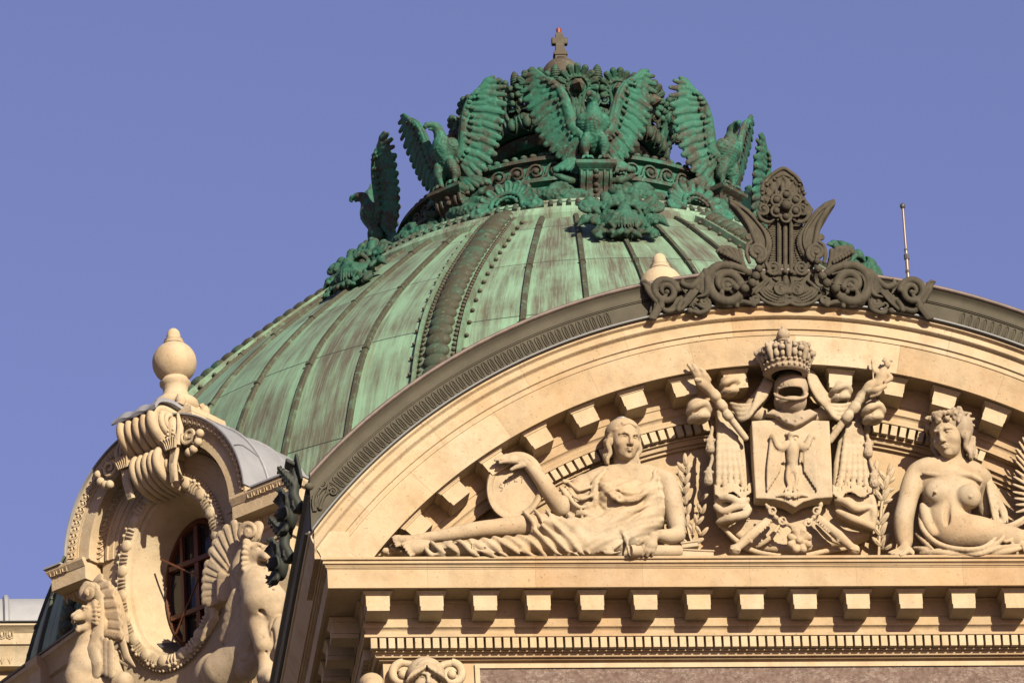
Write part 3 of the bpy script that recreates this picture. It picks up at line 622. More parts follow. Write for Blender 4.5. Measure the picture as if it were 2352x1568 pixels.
# ------------------------------------------------------------------ dormers: local x along the front, y inward, z above the root
def DQ(x, y, r=10.3, az=-45.0, R0=10.0, Z0=41.0):
    a = radians(az); oo = np.array([sin(a), -cos(a), 0]); uu = np.array([cos(a), sin(a), 0]); P0 = np.array([AX, AY, 0]) + oo * r
    d = ray(x, y); t = ((P0 - EYE) @ oo) / (d @ oo); P = EYE + d * t
    return np.array([(P - P0) @ uu, -(r - R0), P[2] - Z0])
SP = 2.62                                # height of the springing
def halfarc(prof, t0=-90, t1=90, n=61, cz=SP, sx=1.0):
    prof = [(r * .955, y) for r, y in prof]; m = MB(); m.rings([[(r * sin(radians(t0 + (t1 - t0) * i / (n - 1))) * sx, y, cz + r * cos(radians(t0 + (t1 - t0) * i / (n - 1)))) for r, y in prof] for i in range(n)]); return m
def build_dormer(label):
    d = thing('oculus_dormer', label, 'dormer', DP(-45, 10.0, 41.0), radians(-45))
    pt = lambda n, m, mat, par=None, **k: part(n, m, mat, par or d, world=False, **k)
    b = MB(); b.box((-1.75, .9, -12), (2.3, 4.0, 2.3)); b.extr([(1.6 * cos(t), SP + 1.6 * sin(t)) for t in np.linspace(0, pi, 30)] + [(-1.6, 2.2), (1.6, 2.2)], .9, 4.0); pt('body', b, M_TRIM)
    # front wall with the oval opening
    a, h, zc_, n = .80, 1.235, 2.06, 72
    def bound(t):
        x, z = cos(t), sin(t)
        best = 99
        for lim, v in ((1.30, x), (-1.30, x)):
            if v * lim > 0: best = min(best, lim / v)
        if z < 0: best = min(best, (-3.2) / z)
        else:
            # circle of radius 1.3 about (0, SP)
            c = SP - zc_; A = 1; B = -z * c; C = c * c - 1.3 ** 2; q = -B + sqrt(max(B * B - C, 0)); pz = q * z
            if pz > c: best = q if q < 9 else best
        return best * x, zc_ + best * z
    ts = np.linspace(0, 2 * pi, n, endpoint=False)
    R = [[(a * cos(t), .30, zc_ + h * sin(t)) for t in ts], [(bound(t)[0], .30, bound(t)[1]) for t in ts], [(bound(t)[0], .95, bound(t)[1]) for t in ts]]
    w = MB(); w.rings(R, cap=False)
    R = [[(f * a * cos(t), y, zc_ + hh * sin(t)) for t in ts] for f, hh, y in ((1.0, h, .301), (.955, h - .045, .32), (.94, h - .06, .40), (.80, 1.0, .80), (.79, .99, .95))]
    w.rings(R, cap=False); pt('front_wall', w, M_TRIM, smooth=30)
    # carved oval frame
    fr = MB(); P = [(1.0, h, .30), (1.0, h, .25), (1.03, h + .03, .22), (1.2, h + .17, .20), (1.235, h + .20, .235), (1.25, h + .22, .25), (1.25, h + .22, .31)]
    fr.rings([[(f * a * cos(t), y, zc_ + hh * sin(t)) for t in ts] for f, hh, y in P], cap=False)
    of = pt('oval_frame', fr, M_TRIM, smooth=40)
    eo = MB(); m_ = 38
    per = np.linspace(0, 2 * pi, 721); xy = np.c_[1.115 * a * np.cos(per), (h + .10) * np.sin(per)]; L = np.r_[0, np.cumsum(np.hypot(*np.diff(xy, axis=0).T))]
    for i in range(m_):
        t = np.interp(L[-1] * (i + .5) / m_, L, per); c = np.array([1.115 * a * cos(t), .222, zc_ + (h + .10) * sin(t)]); tg = np.array([-1.115 * a * sin(t), 0, (h + .1) * cos(t)]); tg /= np.linalg.norm(tg); nr = np.array([tg[2], 0, -tg[0]])
        if i % 2: eo.ell(c, (.095, .05, .095), 12, 8)
        else:
            for q in (-.05, .0, .05): eo.tube([c + tg * q - nr * .075, c + tg * q * 1.2 + np.array([0, -.03, 0]), c + tg * q + nr * .075], .018, 6)
            for q in (-.055, .055): eo.ell(c + nr * .085 + tg * q + np.array([0, -.012, 0]), .03, 7, 5)
    for i in range(120):
        t = np.interp(L[-1] * i / 120, L, per); eo.ell((1.27 * a * cos(t), .25, zc_ + (h + .235) * sin(t)), .026, 6, 4)
    pt('egg_carving', eo, M_TRIM, of, smooth=60)
    # timber window
    wf = MB(); wf.rings([[(f * a * cos(t), y, zc_ + hh * sin(t)) for t in ts] for f, hh, y in ((.80, 1.0, .84), (.72, .93, .80), (.70, .91, .84), (.70, .91, .92), (.80, 1.0, .92))], closed_path=True)
    wo_ = pt('window_frame', wf, M_WOOD, smooth=40)
    gl = MB(); gl.rings([[(.71 * a * cos(t), y, zc_ + .92 * sin(t)) for t in ts] for y in (.885, .90)]); pt('pane', gl, M_GLASS, wo_)
    br = MB(); br.box((-.035, .80, zc_ - .88), (.035, .87, zc_ + .88)); br.box((-.5, .79, zc_ + .33), (.5, .86, zc_ + .40)); br.box((-.5, .79, zc_ - .42), (.5, .86, zc_ - .35)); br.box((.25, .805, zc_ - .8), (.30, .86, zc_ + .8)); br.box((-.30, .805, zc_ - .8), (-.25, .86, zc_ + .8))
    br.tube([(-.42, .55, zc_ + .42), (.2, .62, zc_ - .02), (-.35, .7, zc_ - .72)], .016, 6)
    pt('glazing_bar', br, M_WOOD, wo_)
    sl_ = MB(); sl_.rings([[(f * a * cos(t), y, zc_ + .012 + hh * sin(t)) for t in np.linspace(-pi * .72, -pi * .28, 20)] for f, hh, y in ((.92, h - .08, .44), (.81, 1.0, .80))], closed_ring=False, cap=False); pt('lead_sill', sl_, M_LEAD)
    # arched cornice, ears and mouldings
    ar = [(1.28, .95), (1.74, .95), (1.74, -.06), (1.715, -.06), (1.70, -.055), (1.66, -.03), (1.60, -.005), (1.59, 0.0), (1.57, 0.0), (1.57, .015), (1.365, .015), (1.365, .05), (1.385, .05), (1.385, .22), (1.34, .225), (1.30, .28), (1.28, .29)]
    pt('arch_cornice', halfarc(ar), M_TRIM, smooth=35)
    inn = [(1.26, .9), (1.30, .30), (1.27, .25), (1.22, .24), (1.21, .262), (1.13, .268), (1.125, .285), (1.05, .29), (1.04, .31), (1.04, .9)]
    pt('archivolt', halfarc(inn), M_TRIM, smooth=35)
    for s, x1 in ((-1, 2.0), (1, 2.45)):
        e = MB(); pr = [(.5, SP - .29), (.0, SP - .29), (.0, SP - .10), (-.01, SP - .095), (-.03, SP - .06), (-.06, SP - .01), (-.06, SP + .03), (.5, SP + .03)]
        X0 = 1.366
        e.rings([[(s * X0, y, z) for y, z in pr], [(s * (x1 - max(y, -.06)), y, z) for y, z in pr][:] , [(s * (x1 - max(y, -.06)), 3.2, z) for y, z in pr]])
        pt('cornice_ear', e, M_TRIM, smooth=30)
        pr = [(.9, SP - .62), (.34, SP - .62), (.34, SP - .46), (.30, SP - .44), (.30, SP - .40), (.25, SP - .36), (.22, SP - .292), (.9, SP - .292)]
        e = MB(); e.rings([[(s * 1.30, y, z) for y, z in pr], [(s * (x1 - .02 - y), y, z) for y, z in pr], [(s * (x1 - .02 - y), 3.2, z) for y, z in pr]]); pt('ear_moulding', e, M_TRIM, smooth=30)
        pe = MB(); pe.box((min(s * 1.3, s * (x1 - .4)), .37, -12), (max(s * 1.3, s * (x1 - .4)), 3.1, SP - .621)); pt('pier', pe, M_TRIM)
        fl = MB(); fl.rings([[(s * 1.76, y, z) for y, z in ((-.09, SP + .034), (-.09, SP + .06), (3.2, SP + .2), (3.2, SP + .034))], [(s * (x1 + .08), y, z) for y, z in ((-.09, SP + .034), (-.09, SP + .06), (3.2, SP + .1), (3.2, SP + .034))]]); pt('ear_flashing', fl, M_ZINC)
    eg_ = MB()
    for i in range(50):
        t = radians(-86 + 172 * i / 49)
        if abs(degrees(t)) < 13: continue
        q = lambda r, o, y: ((r * .955 * sin(t) + o * cos(t)), y, SP + r * .955 * cos(t) - o * sin(t))
        eg_.tube([q(1.695, -.04, -.066), q(1.62, -.036, -.035), q(1.602, 0, -.022), q(1.62, .036, -.035), q(1.695, .04, -.066)], .011, 5); eg_.ell(q(1.655, 0, -.045), (.026, .02, .035), 6, 4)
        if 20 < abs(degrees(t)): eg_.tube([q(1.40, -.03, .19), q(1.335, -.02, .215), q(1.31, .02, .25), q(1.335, .035, .215)], .014, 5)
    for s, x1 in ((-1, 2.0), (1, 2.45)):
        for i in range(7):
            x = s * (1.72 + i * .115)
            if abs(x) < x1: eg_.tube([(x - .04, -.045, SP - .01), (x - .035, -.03, SP - .08), (x + .035, -.03, SP - .08), (x + .04, -.045, SP - .01)], .012, 5); eg_.tube([(x - .03, .22, SP - .31), (x, .27, SP - .40), (x + .03, .22, SP - .31)], .014, 5)
        for i in range(12):
            y = .1 + i * .115; x = s * (x1 + .035); eg_.tube([(x + s * .01, y - .04, SP - .01), (x, y - .035, SP - .08), (x, y + .035, SP - .08), (x + s * .01, y + .04, SP - .01)], .012, 5)
            x = s * (x1 - .24); eg_.tube([(x, y + .3, SP - .31), (x - s * .03, y + .33, SP - .40), (x, y + .36, SP - .31)], .014, 5)
    pt('egg_moulding', eg_, M_TRIM, smooth=50)
    zn = MB(); zn.rings([[(r * cos(t), y, SP + r * sin(t)) for r, y in ((1.665, -.10), (1.685, -.10), (1.695, 3.6), (1.665, 3.6))] for t in np.linspace(radians(4), radians(176), 41)])
    zn.rings([[((1.695 + .02) * cos(t), y, SP + (1.695 + .02) * sin(t)) for y in (1.1, 1.14)] + [(1.69 * cos(t), y, SP + 1.69 * sin(t)) for y in (1.16, 1.08)] for t in np.linspace(radians(4), radians(176), 31)])
    for yy_ in (.45, 1.9): zn.tube([(1.70 * cos(t), yy_, SP + 1.70 * sin(t)) for t in np.linspace(radians(5), radians(175), 31)], .022, 6)
    for t in (.5, .95, 1.4): zn.tube([(1.70 * cos(t + .04 * sin(9 * y)), y, SP + 1.70 * sin(t + .04 * sin(9 * y))) for y in np.linspace(-.08, .42, 5)], .008, 5)
    pt('barrel_roof', zn, M_ZINC, smooth=40)
    # scrolled double keystone
    ks = MB(); S1 = [(.28, 1.12 + SP), (-.06, 1.18 + SP), (-.24, 1.27 + SP), (-.36, 1.40 + SP), (-.37, 1.55 + SP), (-.27, 1.67 + SP), (-.10, 1.71 + SP), (.3, 1.67 + SP)]
    S2 = [(.35, .64 + SP), (.14, .65 + SP), (-.05, .70 + SP), (-.18, .80 + SP), (-.23, .93 + SP), (-.19, 1.06 + SP), (-.06, 1.14 + SP), (.3, 1.16 + SP)]
    for S_, wd, rd in ((S1, .35, .085), (S2, .27, .07)):
        c_ = crom(S_, 6)
        ks.rings([[(x, y, z) for y, z in c_] for x in (-wd, wd)])
        for i in range(5):
            x = -wd * .80 + 1.6 * wd * i / 4; ks.tube([(x, y, z) for y, z in c_], rd * (.80 if i % 4 else .95), 10)
    kt = pt('keystone', ks, M_TRIM, smooth=50)
    for s in (-1, 1):
        vo = MB()
        for (cy, cz_, r0, x) in ((-.10, 1.47 + SP, .19, .37), (-.0, .88 + SP, .11, .29)):
            sp = spiral(cy, cz_, r0, .03, 2.5, 2.2, 44); vo.tube([(s * (x + .05 * i / 44), y, z) for i, (y, z) in enumerate(sp)], np.linspace(.055, .03, 44) * (r0 / .24) ** .5, 7); vo.ell((s * (x + .04), cy, cz_), .06, 8, 6)
        # maize cob and acanthus at the side of the keystone
        b0 = np.array([s * .37, -.05, .88 + SP])
        for q in range(4): vo.tube([b0 + (s * .0 + s * .02 * q, -.03, -.3 + .0), b0 + (s * (.03 + .02 * q), -.08, -.05), b0 + (s * (.05 + .03 * q), -.05, .22)], .04, 6)
        vo.ell(b0 + (s * .07, -.06, .46), (.10, .10, .22), 10, 8)
        for i in range(6):
            for k in range(7): a_ = 2 * pi * k / 7; vo.ell(b0 + (s * .07 + .10 * cos(a_) * (1 - .025 * i * i), -.06 + .10 * sin(a_) * (1 - .025 * i * i), .32 + .06 * i), .026, 5, 4)
        vo.tube([b0 + (s * -.03, -.1, .2), b0 + (s * -.06, -.12, .5), b0 + (s * -.02, -.08, .74)], [.05, .06, .02], 6); vo.tube([b0 + (s * .17, -.08, .2), b0 + (s * .22, -.08, .45), b0 + (s * .16, -.05, .7)], [.05, .05, .02], 6)
        for i in range(6): vo.tube([b0 + (s * (.0 + .03 * i), -.13, .16), b0 + (s * (-.02 + .04 * i), -.16, .27), b0 + (s * (-.05 + .055 * i), -.2, .31)], [.03, .03, .012], 5)
        vo.tube([(s * (.62 + x_), -.13, 1.16 + SP + z_) for x_, z_ in spiral(.12, 0, .14, .03, 2.6, 1.4, 24)], .028, 6)
        for q in ((.20, -.2), (.31, -.12), (.36, -.0), (.1, -.22)): vo.ell((s * (.66 + q[0] * .8), -.14, 1.12 + SP + q[1]), .065, 8, 6)
        pt('keystone_scroll', vo, M_TRIM, kt, smooth=60)
    ld = MB(); c_ = crom([(-.45, 1.60 + SP), (-.34, 1.73 + SP), (-.12, 1.79 + SP), (.1, 1.77 + SP), (.35, 1.71 + SP)], 5)
    ld.rings([[(x, y, z + .035 + .02 * sin(x * 20)) for y, z in c_] + [(x, y + .02, z - .0) for y, z in c_[::-1]] for x in np.linspace(-.41, .41, 15)]); pt('lead_cap', ld, M_ZINC, kt, smooth=50)
    return d
dormer = build_dormer('stone dormer with an oval window between two winged lions, on the left below the dome')
dorm2 = copy_tree(dormer); dorm2.location = Vector(DP(0, 10.0, 41.0)); dorm2.rotation_euler.z = 0.0
dorm2['label'] = 'second oval dormer of the dome, standing behind the arched pediment'
def build_finial(label):
    f = thing('ball_finial', label, 'finial', DP(-45, 9.52, 44.9), radians(-45), 'stone ball finials on the dormers')
    p = MB()
    for hw, z0, z1 in ((.66, -.05, .40), (.60, .40, .52), (.50, .52, .58)): p.rings([[(sx * hw * k, sy * hw * k * .62, z) for sx, sy in ((-1, -1), (1, -1), (1, 1), (-1, 1))] for z, k in ((z0, 1.0), (z0 + (z1 - z0) * .7, .98), (z1, .9))])
    p.rings([[(sx * hw, sy * hw, z) for sx, sy in ((-1, -1), (1, -1), (1, 1), (-1, 1))] for z, hw in ((.58, .40), (.64, .34), (.70, .29), (.76, .27), (.78, .2))])
    o = part('plinth', p, M_TRIM, f, world=False)
    v = MB()
    for sx in (-1, 1):
        for sy in (-1, 1): v.ell((sx * .31, sy * .26, .68), (.075, .075, .11), 10, 7); v.tube([(sx * .27, sy * .23, .80), (sx * .30, sy * .25, .74), (sx * .32, sy * .27, .62)], .045, 6)
    part('corner_volute', v, M_TRIM, o, world=False, smooth=60)
    b = MB(); b.lathe([(.22, .66), (.31, .72), (.33, .78), (.31, .85), (.24, .90), (.19, .95), (.17, 1.03), (.19, 1.10), (.22, 1.13), (.22, 1.16), (.19, 1.18)] + [(.315 * sin(t), 1.475 - .315 * cos(t)) for t in np.linspace(.62, pi - .42, 18)] + [(.145, 1.765), (.15, 1.785), (.135, 1.80), (.125, 1.805), (.135, 1.83), (.10, 1.845), (.098, 1.86), (.10, 1.90), (.085, 1.96), (.05, 2.0), (.0, 2.015)], 32); part('ball', b, M_TRIM, f, world=False, smooth=50)
    return f
fin = build_finial('stone ball finial on the oval-window dormer at the left, sky behind it')
fin2 = copy_tree(fin); fin2.location = Vector(DP(0, 8.62, 45.14)); fin2.rotation_euler.z = 0.0
fin2['label'] = 'stone ball finial peeping over the copper roof edge beside the lyre crest'
A_ = DQ(215, 1440, 10.1); 
cpA = LQ(222, 1440, 93.4); rB = ray(20, 1585); cpB = EYE + rB * ((cpA[2] - EYE[2]) / rB[2])
dd = (cpB - cpA) / np.linalg.norm(cpB - cpA); nn_ = np.array([-dd[1], dd[0], 0])
if nn_ @ (EYE - cpA) < 0: nn_ = -nn_
wl = thing('parapet_wall', 'stone parapet with lead edged coping running down beside the left winged lion', 'wall', (float(cpA[0]), float(cpA[1]), 0))
L0, L1 = cpA - dd * .12, cpB + dd * 3
for nm, pr, mt in (('wall_body', [(-.1, -.62), (.0, -.62), (0, -40), (-1.5, -40), (-1.5, -.1)], M_TRIM), ('coping', [(-.3, -.0), (.22, -.0), (.22, -.06), (.18, -.08), (.12, -.16), (.10, -.30), (.05, -.33), (.04, -.5), (0.0, -.6), (-.3, -.6)], M_TRIM), ('lead_edge', [(-1.5, .3), (.24, .003), (.25, .03), (-1.5, .4)], M_LEAD)):
    m = MB(); m.rings([[p + nn_ * a + np.array([0, 0, z]) for a, z in pr] for p in (L0, L1)]); part(nm, m, mt, wl, smooth=30)
k_ = cpA + dd * 1.35
m = MB(); m.rings([[k_ + dd * s_ * hw + nn_ * a + np.array([0, 0, z]) for a, z in ((-.3, -.02), (.30, -.02), (.30, -.14), (.24, -.2), (.24, -.9), (-.3, -.9))] for s_, hw in ((-1, .16), (1, .16))]); part('coping_block', m, M_TRIM, wl)
# ------------------------------------------------------------------ lantern crown
lan = thing('lantern_crown', 'green bronze crown of palmettes and pine cones under a cross, topping the dome', 'lantern', (AX, AY, 51.5))
LM = Matrix.Translation((AX, AY, 0))
def lth(prof, n=64): m = MB(); m.lathe(prof, n, LM); return m
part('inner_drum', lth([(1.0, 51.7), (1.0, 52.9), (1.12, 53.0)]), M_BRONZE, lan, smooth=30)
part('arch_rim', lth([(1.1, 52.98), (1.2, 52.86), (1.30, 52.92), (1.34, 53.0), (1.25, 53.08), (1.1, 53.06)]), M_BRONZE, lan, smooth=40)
part('torus', lth([(1.38 + .175 * cos(t), 53.19 + .165 * sin(t)) for t in np.linspace(-pi, pi, 17)], 96), M_BRONZE_D, lan, smooth=60)
to = MB()
for i in range(36):
    a = i * 10; 
    if i % 9 == 0:
        for q in range(3): to.tube([DP(a + (q - 1) * 2.4, 1.38 + .19 * cos(t), 53.19 + .18 * sin(t)) for t in np.linspace(-2.2, 2.4, 10)], .035, 6)
        continue
    to.ell(DP(a, 1.53, 53.15), (.075, .075, .115), 8, 6); to.tube([DP(a + x, 1.38 + (.205) * cos(e), 53.19 + .185 * sin(e)) for x, e in [(-4.4, 1.2), (-4.2, .2), (-3.0, -.8), (0, -1.3), (3.0, -.8), (4.2, .2), (4.4, 1.2)]], .018, 5)
part('torus_carving', to, M_BRONZE_D, lan, smooth=60)
part('cap_dome', lth([(1.45, 53.32), (1.5, 53.40), (1.35, 53.46), (1.0, 53.55), (.8, 53.75), (.55, 54.1), (.36, 54.42), (.33, 54.5), (.34, 54.53), (.33, 54.55)] + [(.315 * cos(t), 54.62 + .32 * sin(t)) for t in np.linspace(0, pi * .42, 9)] + [(.10, 54.94), (.10, 54.95), (.0, 54.95)]), M_BROWN, lan, smooth=40)
cr = MB(); B4 = lambda w0, w1, z0, z1: cr.rings([[(AX + sx * w, AY + sy * w * .8, z) for sx, sy in ((-1, -1), (1, -1), (1, 1), (-1, 1))] for w, z in ((w0, z0), (w1, z1))])
B4(.095, .085, 54.93, 54.99); B4(.105, .105, 54.995, 55.05); B4(.075, .052, 55.055, 55.40); cr.box((AX - .125, AY - .05, 55.20), (AX + .125, AY + .05, 55.315), bev=.01)
cro = part('cross', cr, M_BROWN, lan); lp = MB(); lp.lathe([(.0, 55.40), (.042, 55.405), (.042, 55.48), (.03, 55.495), (0, 55.5)], 10, LM); part('lamp', lp, M_LAMP, cro)
def anth_mesh():                         # local: x across, y inward, z up from the base of the stem
    v = Vox((-.33, -.28, -.06), (.33, .2, .80), .013); yc = lambda z: .04 - .28 * max(0, z) ** 1.3 * .55
    for s in (-1, 1):
        st = crom([(s * .20, 0, .0), (s * .11, 0, .05), (s * .075, 0, .16), (s * .10, 0, .28), (s * .155, 0, .36), (s * .165, 0, .46), (s * .10, 0, .55), (0, 0, .575)], 5); v.path([(x, yc(z) - .035, z) for x, y, z in st], .028, .01)
        v.path([(s * (.19 + x), yc(.07) - .02, .05 + z) for x, z in [(0, 0)] + spiral(.055, .015, .06, .012, 3.6, 1.3, 14)], .02, .005)
    for x in (-.03, .03): v.path([(x, .0, 0), (x * .8, -.01, .15), (x, -.03, .3)], .022, .01)
    v.plate([(-.1, 0), (.1, 0), (.08, .2), (.16, .4), (.12, .55), (0, .6), (-.12, .55), (-.16, .4), (-.08, .2)], .0, .09, .02, .01)
    v.plate([(.27 * sin(t), .42 + .27 * cos(t)) for t in np.linspace(-2.1, 2.1, 25)], .10, -.035, .02, 0)
    for i in range(11):
        a = radians(-118 + 236 * i / 10); c = (0, .42); r1 = .285 + .02 * cos(a); x0, z0 = .16 * sin(a), c[1] + .16 * cos(a); x1, z1 = r1 * sin(a), c[1] + r1 * cos(a)
        v.cap((x0, yc(z0) - .0, z0), (x1, yc(z1) - .03, z1), .034, .056, .003)
        v.cap((x0, yc(z0) - .035, z0), (x1 * .93, yc(z1) - .085, c[1] + r1 * .93 * cos(a)), .012, .018, .01, sub=True)
    v.ell((0, yc(.42) - .05, .42), (.115, .06, .115), .01); V, F = v.mesh(1)
    return V, F
aV, aF = anth_mesh(); cone = MB(); cone.rings([[(.10 * cos(2 * pi * k / 6) * s_, -.09 - y, .42 + .10 * sin(2 * pi * k / 6) * s_) for k in range(6)] for s_, y in ((1.05, .02), (1, .07), (.02, .19))])
me_a = None
PAL = part('palmette', (aV, aF), M_BRONZE_D, lan, world=False, smooth=180)
CON = part('boss', cone, M_BROWN, PAL, world=False)
pn = MB(); pn.lathe([(.0, 0), (.07, 0), (.07, .06), (.045, .08), (.05, .16), (.08, .22), (.11, .25), (.11, .27), (.05, .28), (.075, .30), (.085, .36), (.08, .44), (.055, .53), (.02, .58), (0, .585)], 12)
for i in range(7): pn.lathe([(.07 - .004 * (i - 1) ** 2 * .42, .295 + i * .037), (.098 - .0042 * (i - 1) ** 2 * .42, .315 + i * .037), (.07 - .004 * i ** 2 * .42, .33 + i * .037)], 10)
for k in range(8): a_ = 2 * pi * k / 8; pn.tube([(.05 * cos(a_), .05 * sin(a_), .10), (.075 * cos(a_), .075 * sin(a_), .2), (.12 * cos(a_), .12 * sin(a_), .27)], [.02, .025, .015], 5)
PIN = part('pine_cone', pn, M_BRONZE_D, lan, world=False, smooth=50)
sc_ = MB()
for s in (-1, 1): sc_.tube([(s * .11 + s * x, -.02, .12 + z) for x, z in spiral(0, 0, .09, .015, 2.5, 1.7, 24)], .022, 6)
sc_.tube([(-.05, -.02, .1), (0, -.05, .0), (.05, -.02, .1)], .03, 6); sc_.ell((0, -.04, .12), (.045, .04, .08), 8, 6)
SCR = part('scroll', sc_, M_BRONZE_D, lan, world=False, smooth=60)
def on_ring(o, az, r, z, par, tilt=0, first=False):
    c = o if first else copy_tree(o, par)
    c.location = Vector((r * sin(radians(az)), -r * cos(radians(az)), z - 51.5)); c.rotation_mode = 'ZXY' if False else 'XYZ'
    c.rotation_euler = (Matrix.Rotation(radians(az), 3, 'Z') @ Matrix.Rotation(radians(tilt), 3, 'X')).to_euler(); return c
for i in range(16):
    on_ring(PAL, i * 22.5, 1.54, 53.17, lan, 12, i == 0); on_ring(PIN, i * 22.5 + 11.25, 1.54, 53.40, lan, 14, i == 0); on_ring(SCR, i * 22.5 + 11.25, 1.55, 53.30, lan, 10, i == 0)
# ================================================================== bronze sculpture of the dome
def V3(*a): return np.array(a, float)
def lean(V): V = V.copy(); z = np.maximum(V[:, 2], 0); V[:, 1] -= .22 * z; V[:, 2] -= .10 * z; return V
def eagle_body():
    v = Vox((-.62, -.55, -.16), (.62, .45, 1.32), .0135)
    v.ell((0, -.01, .60), (.18, .19, .30), .0); v.ell((0, -.09, .70), (.165, .155, .20), .05); v.ell((0, .05, .42), (.14, .15, .2), .07)
    v.cap((0, -.05, .82), (-.005, -.09, 1.02), .125, .085, .07); v.ell((-.015, -.115, 1.095), (.078, .115, .075), .04)
    v.path([(-.03, -.18, 1.105), (-.075, -.255, 1.105), (-.10, -.285, 1.07), (-.10, -.28, 1.03)], [.055, .042, .03, .012], .015); v.path([(-.03, -.17, 1.045), (-.075, -.23, 1.035)], [.032, .018], .01)
    v.ell((-.075, -.155, 1.125), .016, 0); v.path([(-.02, -.20, 1.15), (-.085, -.18, 1.145)], .018, .015)
    for s in (-1, 1):
        v.ell((s * .165, -.03, .72), (.10, .12, .15), .05)
        v.ell((s * .135, -.10, .34), (.085, .11, .19), .03, rotm('Y', s * -10)); v.cap((s * .14, -.12, .24), (s * .125, -.14, .05), .052, .032, .03)
        for a in (-.6, 0, .6): v.path([(s * .125, -.14, .045), (s * .125 + .10 * sin(a), -.14 - .11 * cos(a), .05), (s * .125 + .16 * sin(a), -.14 - .16 * cos(a), .0)], [.034, .03, .012], .012)
        v.cap((s * .125, -.11, .04), (s * .125, -.0, .02), .03, .018, .02)
        for q in range(6):
            e = V3(s * (.26 + .075 * q), -.04 + .03 * q, -.06 - .025 * abs(q - 2.5) + .02 * q); v.path([(s * .08, .10, .42), (s * (.13 + .03 * q), .06, .2), e], [.06, .046, .042], .0)
    for q in range(5): v.path([(0, .14, .42), ((q - 2) * .05, .16, .15), ((q - 2) * .10, .14, -.06)], [.08, .055, .05], .008)
    def scal(x, y, z):
        m = np.clip((1.05 - z) / .15, 0, 1) * np.clip((z - .15) / .1, 0, 1); w = np.sin(x * 66 + 9 * np.sin(z * 11)) * np.sin(z * 60 + 6 * np.sin(x * 13 + y * 9)); return (.008 * w * m).astype(np.float32)
    v.warp(scal); V, F = v.mesh(1); return lean(V), F
def eagle_wing(s):
    FL = 1.5                             # carved flat and thick, then thinned and swept back
    v = Vox((-.05, -.26 * FL, -.05), (1.20, .14 * FL, 1.80), .0135)
    P = lambda x, z, o=0.0: V3(x, -o * FL, z)
    arm = crom([P(.16, .52), P(.30, .62), P(.37, .90), P(.43, 1.16), P(.53, 1.37), P(.68, 1.50)], 6)
    tips = [(.90, 1.66, 1.0), (.99, 1.57, .97), (1.03, 1.44, .92), (1.02, 1.30, .86), (.97, 1.16, .79), (.92, 1.02, .71), (.88, .89, .63), (.84, .76, .55), (.80, .64, .47), (.75, .52, .39), (.69, .40, .31), (.61, .29, .23), (.52, .20, .15), (.43, .13, .07), (.34, .10, .02)]
    root = lambda t: arm[min(int(t * (len(arm) - 1)), len(arm) - 1)]
    fe = [(root(t), P(x, z)) for x, z, t in tips]
    v.plate([(p[0], p[2]) for p in arm] + [((a + (b - a) * (.72 if i < 4 else .94))[0], (a + (b - a) * (.72 if i < 4 else .94))[2]) for i, (a, b) in enumerate(fe)], -.03 * FL, .04 * FL, .02, .0)
    v.path(arm, np.linspace(.125, .05, len(arm)), .03)
    v.path([p - V3(-.01, .055 * FL, 0) for p in arm], np.linspace(.07, .03, len(arm)), .02)
    for i, (a, b) in enumerate(fe):
        m = (a + b) / 2 + V3(.03 if i < 5 else .01, 0, .05 if i < 5 else .02); o = V3(0, (.01 * (i % 2)) * FL, 0); w = .055 if i < 4 else .062
        v.path([a - o, m - o, b - o], [w * .9, w * 1.05, w * (.62 if i < 4 else .80)], .0)
        if i < len(fe) - 1:
            a2, b2 = fe[i + 1]; m2 = (a2 + b2) / 2 + V3(.03 if i < 4 else .01, 0, .05 if i < 4 else .02)
            v.path([(a + a2) / 2 * .55 + (m + m2) / 2 * .45 - V3(0, .085, 0), (m + m2) / 2 - V3(0, .08, 0), ((m + m2) / 2 + b + b2) / 3 - V3(0, .07, 0), (b + b2) / 2 - V3(0, .05, 0)], [.022, .030, .034, .045], .0, sub=True)
        v.path([m - o - V3(0, .075, 0), b - o - V3(0, .055, 0)], .013, .0, sub=True)
    for row, fr, dp, rr in ((0, .46, .022, .05),):
        for i in range(15):
            a, b = fe[i]; c = a + (b - a) * fr; o = V3(0, (dp + .006 * (i % 2)) * FL, 0); v.path([a - o, (a + c) / 2 - o, c - o], [rr * .8, rr, rr * .8], .0)
    for q in range(50):
        a, b = fe[RNG.integers(2, 15)]; v.ell(a + (b - a) * (.30 * RNG.random()) - V3(0, .085 * FL, 0), (.026, .03, .032), .003)
    V, F = v.mesh(1); V = V * V3(s, 1 / FL, 1); y = .02 + .46 * np.maximum(0, np.abs(V[:, 0]) - .24); V[:, 1] += y; V[:, 2] += .40 * y; V = lean(V)
    return (V, F if s > 0 else F[:, ::-1])
EB, EWL, EWR = eagle_body(), eagle_wing(-1), eagle_wing(1)
eag = thing('bronze_eagle', 'green bronze eagle front and centre on the dome ring, both wings raised', 'eagle statue', DP(0, 2.86, 51.55), 0, 'bronze eagles round the dome ring')
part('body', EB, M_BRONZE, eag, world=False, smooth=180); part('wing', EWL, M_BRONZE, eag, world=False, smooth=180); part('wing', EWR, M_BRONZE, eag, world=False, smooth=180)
for az, lb in ((-45, 'green bronze eagle left of the central one, chest towards the left dormer'), (45, 'green bronze eagle right of the central one, perched above the lyre crest'), (-90, 'dark bronze eagle at the far left rim of the dome ring, seen from the side'), (90, 'bronze eagle at the far right, mostly hidden, one wing rising behind the lyre crest')):
    c = copy_tree(eag); c.location = Vector(DP(az, 2.86, 51.55)); c.rotation_euler.z = radians(az); c['label'] = lb
